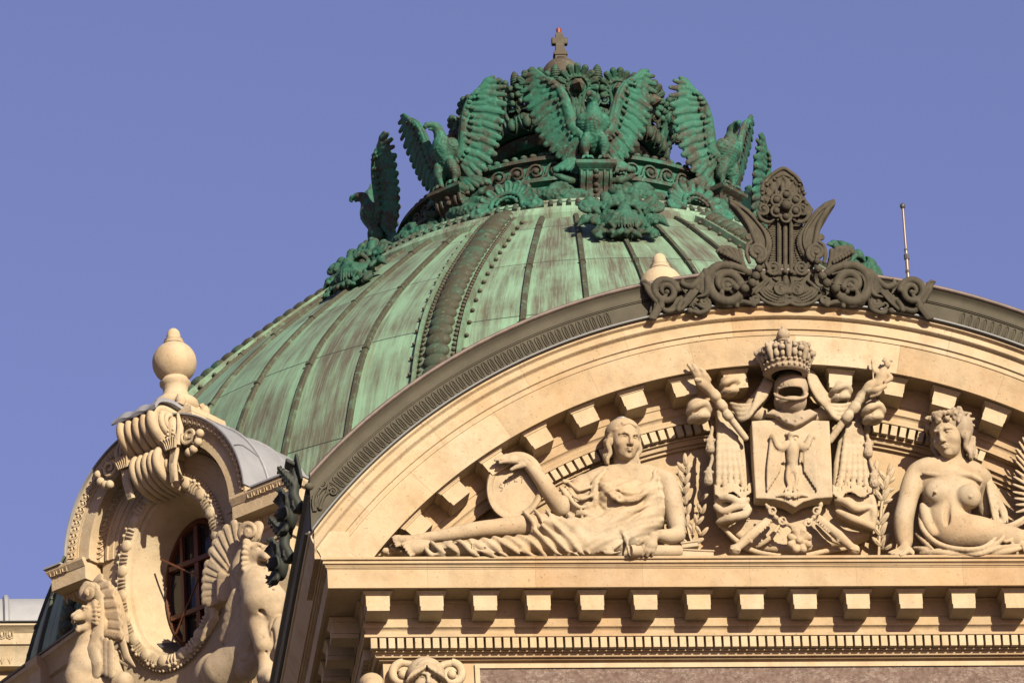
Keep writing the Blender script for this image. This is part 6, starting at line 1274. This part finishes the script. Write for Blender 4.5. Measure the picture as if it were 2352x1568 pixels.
for pts, r in [([(930, 670, .36), (1060, 700, .42), (1140, 780, .44), (1180, 950, .42), (1230, 1170, .40)], 34), ([(1000, 690, .40), (1120, 760, .46), (1150, 900, .46), (1190, 1100, .44), (1210, 1190, .44)], 20), ([(1100, 740, .40), (1200, 860, .42), (1240, 1000, .40), (1290, 1160, .38)], 26), ([(1150, 800, .38), (1230, 950, .36), (1290, 1060, .34), (1310, 1160, .34)], 20), ([(1180, 960, .3), (1260, 1100, .34), (1250, 1200, .38)], 30),
 ([(530, 1090, .50), (560, 1220, .62), (680, 1340, .72), (860, 1395, .80), (1080, 1390, .80), (1220, 1290, .70)], 24), ([(540, 1180, .54), (610, 1300, .66), (740, 1390, .74)], 20), ([(500, 1260, .50), (570, 1330, .62), (660, 1410, .70)], 20), ([(480, 1390, .5), (560, 1400, .62), (640, 1420, .66)], 26), ([(540, 1435, .6), (700, 1430, .74), (860, 1440, .76), (1000, 1450, .74)], 24), ([(620, 1450, .68), (760, 1455, .74), (840, 1435, .78)], 20), ([(880, 1430, .76), (1060, 1440, .78), (1220, 1390, .74), (1420, 1360, .66)], 24), ([(1080, 1410, .78), (1240, 1330, .74), (1320, 1230, .62), (1460, 1160, .5)], 22), ([(1140, 1440, .72), (1300, 1420, .7), (1430, 1390, .66)], 28), ([(1230, 1200, .56), (1330, 1190, .60), (1400, 1160, .56), (1470, 1110, .5)], 24), ([(1280, 1230, .56), (1340, 1300, .66), (1370, 1420, .66)], 20), ([(1330, 1200, .56), (1400, 1280, .62), (1470, 1420, .6)], 26), ([(1220, 1310, .66), (1300, 1330, .7), (1380, 1290, .66)], 16), ([(1400, 1340, .6), (1520, 1380, .56), (1640, 1420, .5)], 50), ([(1320, 1250, .5), (1500, 1290, .5), (1640, 1330, .5)], 60)]: P(pts, [r * .7] + [r] * (len(pts) - 2) + [r * .6], .014)
P([(620, 1440, .45), (1000, 1430, .5), (1640, 1430, .45)], [40, 50, 60], .04); v.cut_below(2, ledge); part('drapery', v.mesh(1), M_ARMS, nud, smooth=180)
v, dr_ = fkit(2125, 915, 2275, 1080, .1, 1.05, .011); hair_into(v, c2, H2, R2, 'wreath'); part('hair', v.mesh(1), M_GREY, nud, smooth=180)
# ------------------------------------------------------------------ coat of arms
arms = thing('coat_of_arms', 'carved imperial arms: crowned helmet above an eagle shield, mantle and crossed sceptres', 'coat of arms', Q(1815, 1277, .3))
def akit(x0, y0, x1, y1, d0=.02, d1=1.0, h=.0135):
    v, d_ = fkit(1543.6 + x0 / 2.8443, 735 + y0 / 2.8443, 1543.6 + x1 / 2.8443, 735 + y1 / 2.8443, d0, d1, h); L, P, g = d_(*S6)
    def plate(pts, da, db, rnd=.02, k=0.0, sub=False): A = [L(x, y, (da + db) / 2) for x, y in pts]; v.plate([(a[0], a[2]) for a in A], YF - da, YF - db, rnd, k, sub)
    return v, L, P, g, plate
v, L, P, g, plate = akit(490, 650, 1070, 1270, .3, .95, .0115)
plate([(512, 682), (668, 670), (1020, 680), (1034, 940), (1042, 1180), (930, 1188), (850, 1210), (795, 1246), (735, 1212), (660, 1192), (538, 1186), (524, 940)], .40, .62, .012)
for y in np.arange(700, 1190, 17.5): P([(505, y, .628), (1050, y - 3, .628)], 2.6, .0, True, cr=0)
P([(782, 800, .66), (788, 860, .68), (785, 920, .67), (785, 985, .66)], [26, 40, 34, 20], .015); P([(772, 748, .68), (778, 800, .67)], [19, 20], .006); v.ell(L(780, 748, .69), .042, .005); P([(795, 745, .70), (820, 752, .70), (826, 770, .69)], [14, 10, 4], .003); P([(750, 745, .64), (752, 735, .64)], [14, 6], .01)
for s in (-1, 1):
    wx = lambda x: 785 + s * (x - 785)
    P([(wx(820), 815, .66), (wx(870), 835, .67), (wx(905), 760, .68), (wx(925), 770, .66)], [30, 30, 18, 14], .01)
    for i in range(7): P([(wx(870 + 8 * i), 800 - 5 * i, .65), (wx(868 + 12 * i), 890 + 12 * i, .665), (wx(868 + 13 * i), 990 + 20 * i, .65)], [14, 13, 8], .0)
    for i in range(4): P([(wx(845 + 10 * i), 860, .65), (wx(835 + 18 * i), 930, .65)], [12, 8], .0, cr=0)
    P([(wx(804), 965, .66), (wx(815), 1030, .66), (wx(808), 1085, .65), (wx(830), 1112, .65)], [22, 15, 9, 9], .006); P([(785, 980, .64), (wx(792), 1060, .645), (wx(800), 1120, .64)], [18, 12, 14], .0); P([(wx(795), 1145, .64), (wx(840), 1140, .64), (wx(890), 1150, .63)], [18, 15, 5], .006)
    for i in range(3): P([(wx(800 + 14 * i), 1120, .66), (wx(800 + 14 * i), 1160, .66)], [6, 5], .002, cr=0)
for s in (-1, 1):
    wx = lambda x: 785 + s * (x - 785)
    for i in range(6): P([(wx(876 + 8 * i), 800, .69), (wx(874 + 12 * i), 900 + 12 * i, .705), (wx(874 + 13 * i), 1000 + 18 * i, .68)], [3, 4, 4], .002, True)
    for i in range(3): P([(wx(852 + 10 * i), 850, .70), (wx(846 + 18 * i), 925, .70)], 3, .002, True, cr=0)
for i in range(4): P([(760 + 16 * i, 980, .63), (748 + 24 * i, 1040, .63)], [14, 10], .0, cr=0)
part('shield', v.mesh(1), M_ARMS, arms, smooth=180)
v, L, P, g, plate = akit(570, 300, 970, 740, .1, 1.2)
cH = L(776, 450, .66); v.ell(cH, (.215, .22, .24), 0); v.ell(L(772, 530, .66), (.205, .22, .19), .01); v.box(L(776, 452, .92), (.175, .20, .062), rotm('X', 0), .05, .01, True); v.ell(L(776, 468, .84), (.20, .14, .035), .0, None, True); v.ell(L(776, 452, .70), (.178, .16, .12), .0, None, True)
P([(668, 480, .76), (690, 500, .85), (775, 515, .90), (860, 505, .85), (885, 480, .76)], [9, 11, 12, 11, 9], .008);  
plate([(600, 640), (650, 605), (775, 640), (890, 605), (950, 635), (900, 668), (850, 700), (795, 722), (730, 700), (660, 650)], .45, .72, .03, .02)
for x, y in ((705, 630), (750, 650), (806, 655), (850, 635)): v.ell(L(x, y, .73), .016, .0)
part('helmet', v.mesh(1), M_GREY, arms, smooth=180)
cb = V3(*L(747, 340, .84)); cw = MB(); cw.lathe([(.20, -.05), (.275, -.03), (.285, -.01), (.285, .02), (.27, .03), (.275, .055), (.292, .065), (.292, .085), (.275, .095), (.27, .11), (.285, .2), (.30, .26), (.27, .30), (.18, .345), (.10, .365), (.085, .375), (.105, .385), (.105, .40), (.075, .41), (.06, .425), (.088, .44), (.088, .455), (.05, .465)] + [(.085 * sin(t), .545 - .085 * cos(t)) for t in np.linspace(.5, pi - .3, 9)] + [(.022, .63), (.02, .66), (0, .66)], 32, Matrix.Translation(Vector(cb)) @ Matrix.Diagonal((.96, .9, .95, 1.0)))
for i in range(24):
    a = 2 * pi * i / 24; r0 = lambda z: np.interp(z, [.08, .18, .27, .31, .36], [.285, .30, .32, .28, .10]); pp = lambda z, o=0.0: cb + V3((r0(z) + o) * cos(a) * .96, (r0(z) + o) * sin(a) * .9, z * .95)
    cw.ell(pp(.075, .012), (.024, .024, .02), 7, 5); cw.ell(pp(.0, .004), (.02, .02, .02), 7, 5)
    if i % 3 == 0: cw.tube([pp(.10, .005), pp(.18, .02), pp(.26, .035), pp(.31, .03), pp(.36, .01)], [.03, .042, .048, .042, .03], 7); cw.ell(pp(.27, .06), (.03, .03, .04), 8, 6)
    elif i % 3 == 1: cw.ell(pp(.165, .01), (.04, .04, .06), 8, 6); cw.ell(pp(.25, .02), (.034, .034, .03), 8, 6); cw.ell(pp(.30, .015), (.022, .022, .03), 6, 5)
    else: cw.ell(pp(.15, .01), (.03, .03, .045), 8, 6); cw.ell(pp(.22, .03), (.045, .045, .04), 8, 6); cw.ell(pp(.275, .02), (.026, .026, .026), 6, 5)
part('crown', cw, M_GREY, arms, smooth=60)
def sceptre(left):
    v, L, P, g, plate = akit(60, 200, 720, 830, .2, 1.1) if left else akit(980, 200, 1500, 830, .2, 1.1)
    if left:
        P([(480, 770, .55), (380, 640, .62), (300, 530, .68), (240, 450, .72)], [22, 24, 26, 30], .01)
        for x, y, r in ((370, 630, 34), (330, 565, 36), (285, 500, 38)): a = V3(*L(x, y, .64 + (370 - x) * .0008)); b_ = V3(*L(x - 12, y - 15, .64 + (370 - x) * .0008)); v.cap(a, b_, r * g, r * g, .004)
        P([(245, 455, .72), (200, 410, .74)], [30, 44], .03); w_ = (215, 430, .74)
        hand_into(lambda p_, r, k, cr=0: P(p_, r, k, cr=cr), w_, [[(165, 370, .76), (135, 325, .78), (105, 290, .79)], [(180, 360, .78), (160, 325, .80), (140, 292, .81)], [(210, 365, .80), (205, 335, .82), (182, 318, .82)], [(175, 410, .80), (160, 390, .84), (185, 392, .86)]], [(235, 390, .78), (222, 365, .80), (205, 350, .80)], 17)
    else:
        P([(1030, 790, .55), (1120, 660, .62), (1200, 550, .68), (1290, 430, .74)], [22, 25, 28, 30], .01)
        for x, y, r in ((1140, 640, 36), (1185, 580, 38), (1235, 510, 40)): a = V3(*L(x, y, .66)); b_ = V3(*L(x + 12, y - 16, .67)); v.cap(a, b_, r * g, r * g, .004)
        P([(1270, 460, .74), (1300, 430, .76), (1345, 412, .78)], [30, 36, 30], .015); P([(1350, 420, .78), (1368, 370, .78), (1382, 330, .78)], [34, 38, 24], .015); P([(1382, 330, .78), (1398, 305, .79)], [12, 12], .01, cr=0); v.ell(L(1405, 288, .80), (.042, .045, .055), .004); P([(1378, 264, .80), (1408, 256, .81), (1437, 266, .80)], 10, .002)
        for x in (1385, 1402, 1420, 1435): v.ell(L(x, 248, .80), .014, .002)
        P([(1345, 345, .80), (1320, 330, .82), (1312, 290, .82)], [17, 14, 10], .008); P([(1316, 400, .82), (1310, 255, .82)], 7, .002, cr=0); P([(1310, 275, .82), (1310, 240, .82)], [14, 4], .002, cr=0); P([(1398, 345, .80), (1428, 378, .82), (1395, 402, .86)], [18, 18, 14], .008); P([(1290, 470, .80), (1335, 455, .86), (1392, 430, .84)], [18, 22, 16], .008); P([(1300, 500, .8), (1350, 480, .84), (1370, 440, .84)], 12, .006)
    return v.mesh(1)
for nm, lf_ in (('hand_sceptre', True), ('figure_sceptre', False)): part(nm, sceptre(lf_), M_ARMS, arms, smooth=180)
# mantle: swags from the helmet, knots, hanging sides with fringes, and the spread below
v, L, P, g, plate = akit(80, 320, 1420, 1560, .02, .95, .0145)
for s in (-1, 1):
    mx = lambda x: x if s < 0 else 1552 - x
    for q in range(4): P([(mx(668 - 13 * q), 350 + 3 * q, .60), (mx(640 - 24 * q), 440 + 10 * q, .64), (mx(570 - 18 * q), 540 + 22 * q, .64), (mx(455), 560 + 30 * q, .58), (mx(385 + 12 * q), 545 + 24 * q, .5)], [10, 15, 16, 17, 12], .004)
    P([(mx(650), 350, .5), (mx(600), 470, .48), (mx(520), 590, .44), (mx(640), 640, .42)], [30, 46, 50, 46], .03)
kn = [(175, 590, .52, 88, -1), (375, 430, .48, 74, -1), (1100, 470, .48, 78, 1), (1312, 600, .52, 84, 1)]
for x, y, o, r, s in kn:
    v.ell(L(x, y, o), (r * g * .95, .15, r * g * 1.12), .02)
    P([(x - r * .75, y + r * .15, o + .08), (x - r * .25, y - r * .35, o + .18), (x + r * .45, y - r * .55, o + .14), (x + r * .8, y - r * .1, o + .06)], r * .26, .02); P([(x - r * .6, y + r * .75, o + .06), (x, y + r * .35, o + .17), (x + r * .6, y + r * .35, o + .12)], r * .28, .02)
    P([(x - r * .6, y + r * .3, o + .17), (x - r * .1, y - r * .02, o + .20), (x + r * .5, y - r * .1, o + .18)], [r * .06, r * .15, r * .06], .012, True); P([(x - r * .1, y + r * .1, o + .2), (x - r * .02, y + r * .5, o + .18)], [r * .1, r * .05], .012, True, cr=0)
plate([(285, 600), (410, 610), (455, 760), (480, 900), (500, 1000), (528, 1140), (420, 1135), (340, 1120), (275, 1150), (268, 950), (290, 760)], .22, .42, .05, .02)
plate([(1215, 640), (1130, 700), (1080, 800), (1050, 950), (1042, 1135), (1120, 1150), (1200, 1130), (1310, 1160), (1315, 1100), (1285, 900), (1255, 760)], .22, .42, .05, .02)
for X, sgn in ((0, 1), (1, -1)):
    for q in range(5):
        if X == 0: P([(310 + 22 * q, 640, .42), (305 + 30 * q, 850, .45), (300 + 42 * q, 1110, .45)], [14, 20, 16], .02)
        else: P([(1225 - 20 * q, 680, .42), (1250 - 32 * q, 880, .45), (1270 - 44 * q, 1120, .45)], [14, 20, 16], .02)
for i in range(15): P([(380 + 6 * i, 690 + 28 * i, .46), (425 + 5 * i, 690 + 32 * i, .46)], [7, 6], .002, cr=0); P([(1195 - 7 * i, 720 + 24 * i, .46), (1150 - 6 * i, 735 + 26 * i, .46)], [7, 6], .002, cr=0)
for i in range(22): x = 280 + 11.3 * i; y = 1075 + 18 * sin(i * .5); P([(x, y, .49), (x + 4, y + 62, .50)], [6.5, 6.5], .0, cr=0); x = 1050 + 12 * i; P([(x, y, .49), (x + 3, y + 62, .50)], [6.5, 6.5], .0, cr=0)
plate([(275, 1120), (310, 1330), (420, 1440), (560, 1520), (700, 1535), (830, 1535), (1000, 1505), (1150, 1480), (1290, 1420), (1325, 1240), (1310, 1130), (1040, 1100), (520, 1100)], .06, .30, .06, .02)
plate([(275, 1140), (525, 1140), (512, 1250), (420, 1300), (305, 1345)], .26, .43, .05, .02); plate([(1042, 1140), (1312, 1150), (1322, 1370), (1200, 1340), (1080, 1290)], .26, .43, .05, .02)
for pts, r in [([(285, 1180, .40), (370, 1160, .52), (440, 1190, .50), (500, 1170, .44)], 26), ([(280, 1215, .40), (330, 1250, .46), (420, 1220, .50), (505, 1215, .44)], 24), ([(300, 1320, .40), (390, 1290, .50), (470, 1270, .50), (510, 1230, .44)], 28), ([(1075, 1180, .44), (1140, 1190, .52), (1200, 1230, .52), (1290, 1220, .44)], 28), ([(1080, 1250, .44), (1160, 1290, .52), (1240, 1320, .50), (1310, 1360, .40)], 28), ([(1310, 1160, .40), (1320, 1260, .42), (1310, 1360, .38)], 26), ([(310, 1330, .32), (420, 1440, .36), (540, 1510, .38), (700, 1535, .40)], 18), ([(700, 1535, .40), (850, 1540, .42), (1000, 1510, .40), (1150, 1490, .38)], 18), ([(560, 1480, .34), (640, 1420, .38), (700, 1340, .36)], 16), ([(940, 1340, .36), (1020, 1420, .38), (1100, 1460, .36)], 16)]: P(pts, [r * .6] + [r * .85] * (len(pts) - 2) + [r * .5], .03)
rg = np.random.default_rng(8)
for x, y in ((395, 1350), (350, 1240), (620, 1440), (700, 1380), (905, 1380), (1010, 1430), (1080, 1350), (1200, 1400), (500, 1310), (560, 1250), (990, 1230), (1245, 1180), (345, 1165)): P([(x - 12, y + 14, .33), (x - 8, y - 14, .34), (x + 8, y - 14, .34), (x + 12, y + 14, .33)], 4, .003)
v.cut_below(2, ledge); part('mantle', v.mesh(1), M_ARMS, arms, smooth=180)
for sh in (0, 1):
    v, L, P, g, plate = akit(360, 1170, 800, 1560, .2, .95) if sh == 0 else akit(800, 1170, 1330, 1560, .2, .95); X = (lambda x: x) if sh == 0 else (lambda x: 1600 - x)
    P([(X(660), 1280, .48), (X(590), 1340, .54), (X(510), 1410, .58), (X(420), 1490, .60)], [24, 28, 34, 26], .01); P([(X(560), 1360, .56), (X(500), 1400, .60), (X(520), 1450, .6)], [14, 20, 8], .01)
    for i in range(7): t = i / 6; P([(X(640 - 90 * t), 1270 + 80 * t, .54 + .05 * t), (X(670 - 90 * t), 1305 + 80 * t, .54 + .05 * t)], 8, .004, cr=0)
    x, y = X(410), 1500; v.ell(L(x, y, .6), 38 * g, .01); P([(x - 30, y - 10, .66), (x + 30, y + 4, .66)], 6, .006, cr=0); P([(x - 25, y - 28, .63), (x + 30, y - 20, .63)], 6, .006, cr=0)
    part('sceptre_shaft', v.mesh(1), M_ARMS, arms, smooth=180)
v, L, P, g, plate = akit(560, 1180, 1010, 1560, .3, .95, .0115)
ch = crom([V3(615, 1205), V3(680, 1290), V3(760, 1335), V3(810, 1345), V3(880, 1325), V3(950, 1260), V3(975, 1195)], 5)
for i, q in enumerate(ch): v.ell(L(q[0], q[1], .60), (17 if i % 2 else 11) * g, .004)
for q in ((655, 1245), (720, 1310), (805, 1350), (890, 1320), (945, 1245)): P([(q[0] + 24 * cos(t), q[1] + 24 * sin(t), .62) for t in np.linspace(0, 6.28, 9)], 7, .002, cr=0); v.ell(L(*q, .63), 9 * g, .0)
for i in range(8):
    a = 2 * pi * i / 8 + .39; P([(832 + 18 * cos(a), 1440 + 18 * sin(a), .60), (832 + 62 * cos(a), 1440 + 62 * sin(a), .60)], [13, 26], .004, cr=0)
P([(832 + 72 * cos(t), 1440 + 72 * sin(t), .57) for t in np.linspace(0, 6.28, 26)], 9, .004, cr=0); v.ell(L(832, 1440, .63), 26 * g, .004); P([(790, 1358, .60), (860, 1362, .60)], 18, .01, cr=0)
for i in range(6): P([(785 + 15 * i, 1352, .62), (785 + 15 * i, 1375, .62)], 6, .0, cr=0)
part('order_chain', v.mesh(1), M_ARMS, arms, smooth=180)
for s, tas in ((-1, [(262, 700), (252, 775), (238, 850), (262, 900), (240, 985), (235, 1050)]), (1, [(1270, 740), (1285, 800), (1290, 870), (1300, 940), (1322, 1000), (1335, 1070)])):
    v, L, P, g, plate = akit(tas[0][0] - 70, 660, tas[-1][0] + 90, 1110, .2, .8)
    P([(x, y, .46) for x, y in tas], 12, .01)
    for i in (1, 4):
        x, y = tas[i]; P([(x, y - 10, .48), (x - 4, y + 70, .5)], [20, 32], .01, cr=0); P([(x - 24, y + 8, .5), (x + 24, y + 8, .5)], 12, .006, cr=0)
        for q in range(5): P([(x - 22 + 10 * q, y + 20, .53), (x - 30 + 13 * q, y + 72, .54)], 4, .002, True, cr=0)
    part('tassel', v.mesh(1), M_GREY, arms, smooth=180)
# ------------------------------------------------------------------ laurel branches, books, wing at the right edge
def laurel(lb, stem, leaves, mat):
    o = thing('laurel_branch', lb, 'branch', Q(stem[0][0], stem[0][1], .25), 0, 'carved laurel branches beside the arms'); m = MB()
    m.tube([Q(x, y, .25) for x, y in stem], .022, 6); part('stem', m, mat, o, smooth=60)
    lv = MB()
    for x, y, a, l, dp in leaves:
        p0 = Q(x, y, dp); d = V3(cos(radians(a)), -.25, sin(radians(a))); d /= np.linalg.norm(d); w = np.cross(d, V3(0, 1, 0)); w /= np.linalg.norm(w); n = np.cross(w, d); Rm = np.stack([d, w, n], 1); l = l / 188
        lv.ell(p0 + d * l * .5, (l * .55, l * .2, .02), 12, 6, R=Rm); lv.tube([p0, p0 + d * l * .5 - n * .02 * np.sign(n[1] + 1e-9), p0 + d * l], [.010, .012, .004], 5)
    part('foliage', lv, mat, o, smooth=180)
rg = np.random.default_rng(6); lvs = []
for (x, y) in [(1572, 1205), (1574, 1180), (1570, 1155), (1568, 1130), (1570, 1108), (1574, 1085)]:
    lvs += [(x, y, 118 + rg.normal() * 8, 30, .30), (x + 3, y + 4, 62 + rg.normal() * 8, 30, .30), (x, y + 10, 150 + rg.normal() * 8, 24, .26)]
for (x, y) in [(1590, 1225), (1600, 1205), (1612, 1180), (1606, 1150), (1610, 1230)]: lvs += [(x, y, 110 + rg.normal() * 14, 26, .24), (x, y, 60 + rg.normal() * 14, 26, .24)]
lvs += [(1574, 1070, 90, 30, .3), (1585, 1250, 20, 34, .34), (1580, 1248, 150, 30, .34)]
laurel('carved laurel sprigs between the draped woman and the coat of arms', [(1600, 1272), (1585, 1235), (1574, 1190), (1570, 1130), (1575, 1075)], lvs, M_SCULPT)
lvs = []
for (x, y) in [(2024, 1255), (2022, 1230), (2020, 1205), (2026, 1150), (2030, 1125), (2036, 1105)]: lvs += [(x, y, 125 + rg.normal() * 8, 30, .26), (x, y, 55 + rg.normal() * 8, 36, .26), (x, y + 6, 20 + rg.normal() * 8, 26, .24)]
lvs += [(2040, 1095, 75, 34, .24), (2010, 1090, 80, 34, .22), (2012, 1130, 70, 36, .24), (2032, 1262, 30, 26, .4)]
laurel('carved laurel sprigs between the coat of arms and the wreathed nude', [(2018, 1276), (2020, 1230), (2024, 1170), (2032, 1110)], lvs, M_ARMS)
bk = thing('stone_books', 'stack of carved stone books and papers beside the draped woman\'s elbow', 'books', Q(1600, 1276, .4))
for nm, x0, y0, x1, y1, rt in (('book', 1560, 1258, 1640, 1277, 3), ('book', 1566, 1244, 1606, 1258, -8)):
    a, b_ = Q(x0, y1, .66), Q(x1, y0, .66); m = MB(); m.box((0, 0, 0), (b_[0] - a[0], .35, .022), bev=.006); m.box((.01, .015, .022), (b_[0] - a[0] - .01, .34, b_[2] - a[2] - .022)); m.box((0, 0, b_[2] - a[2] - .022), (b_[0] - a[0], .35, b_[2] - a[2]), bev=.006); o = part(nm, (np.concatenate(m.v) @ rotm('Y', rt).T + a, m.f), M_ARMS, bk)
fx_ = thing('stone_wing', 'carved stone wing with long feathers cut off by the right edge of the picture', 'statue', Q(2380, 1277, .3))
v, dr_ = fkit(2310, 985, 2480, 1200, .02, .8, .0135, 2.0); L, P, g = dr_(4.065, 2113.2, 918.8)
tp = [(948, 335), (915, 375), (892, 440), (890, 500), (890, 560), (884, 640), (866, 700), (858, 770), (860, 840), (875, 900), (885, 960), (890, 1030)]
for i, (x, y) in enumerate(tp): o = .42 + .02 * (i % 2); P([(1250 - 8 * i, 700 + 34 * i, o), (1080 - 5 * i, 560 + 42 * i, o + .03), (x + 12, y + 14, o)], [30, 26, 12], .0); P([(1200 - 8 * i, 680 + 34 * i, o + .13), (1080 - 5 * i, 566 + 42 * i, o + .13), (x + 26, y + 26, o + .08)], 4, .002, True)
P([(1300, 500, .42), (1320, 800, .46), (1260, 1090, .46)], [60, 80, 60], .03); V_, F_ = v.mesh(1); part('feathers', (V_ * V3(1, .5, 1), F_), M_ARMS, fx_, smooth=180)
m = MB(); a = Q(2400, 1277, .1); m.box((a[0] - .12, YF - .45, 37.832), (a[0] + .6, YF - .02, 38.6), bev=.05); part('base_block', m, M_ARMS, fx_)
# ------------------------------------------------------------------ mask keystone on the frieze and the bust at the corner
km = thing('keystone_mask', 'carved female head with wavy hair between two volutes on the frieze, below the dentils', 'mask', Q(980, 1568, .1))
v, dr_ = fkit(880, 1500, 1080, 1650, -.02, .8, .010); L, P, g = dr_(7.529, 826.9, 1470)
ck = Q(979, 1566, .26); face_into(v, ck, .60, rotm('X', 4)); p_ = head_pts(ck, .60, rotm('X', 4)); v.ell(p_(0, .05, .68), (.235, .2, .22), .02)
for s in (-1, 1):
    for i in range(18): j = i * .5; w = 9 * sin(i * 1.7); P([(1155 + s * (6 + 20 * j), 385 + 8 * j + w, .48), (1155 + s * (30 + 32 * j), 460 + 18 * j - w, .55), (1155 + s * (50 + 38 * j), 525 + 26 * j + w, .48), (1155 + s * (95 + 36 * j), 625 + 22 * j, .36)], [12, 16, 15, 9], .003)
P([(1030, 420, .40), (1150, 385, .40), (1280, 420, .40)], [30, 46, 30], .03)
kf = part('head', v.mesh(1), M_SCULPT, km, smooth=180)
for s, cx in ((-1, 740), (1, 1585)):
    vo = MB(); LL = lambda x, y, o: Q(826.9 + x / 7.529, 1470 + y / 7.529, o)
    sp = spiral(cx, 590, 205, 55, -pi / 2, s * 1.15, 40); vo.tube([LL(x, y, .10 + .0012 * i) for i, (x, y) in enumerate(sp)], np.linspace(.06, .04, 40), 8); vo.ell(LL(cx, 590, .16), (.06, .06, .065), 12, 8)
    vo.tube([LL(cx + s * 60, 640, .06), LL(cx + s * 70, 900, .06), LL(cx + s * 120, 1200, .06)], [.09, .1, .1], 8); vo.tube([LL(cx, 395, .10), LL(cx - s * 140, 420, .12), LL(cx - s * 260, 520, .12)], .05, 8)
    part('volute', vo, M_TRIM, km, smooth=60)
bs = thing('corner_bust', 'rough stone head just showing in shadow at the lower left corner of the frieze', 'statue', Q(852, 1568, .2))
v, dr_ = fkit(815, 1530, 890, 1640, -.6, .5); L, P, g = dr_(*DSC); face_into(v, Q(855, 1590, .1), .42, rotm('Z', -20)); v.ell(Q(853, 1572, .0), (.16, .16, .15), .03)
for q in range(16): P([(838 + 2.4 * q, 1562 - 6 * sin(q * .4) + rg.normal() * 2, .1), (836 + 2.6 * q, 1572 + rg.normal() * 3, .14)], [5, 4], .01, cr=0)
P([(852, 1610, .05), (850, 1660, .0)], [22, 40], .03); part('head', v.mesh(1), M_SCULPT, bs, smooth=180)
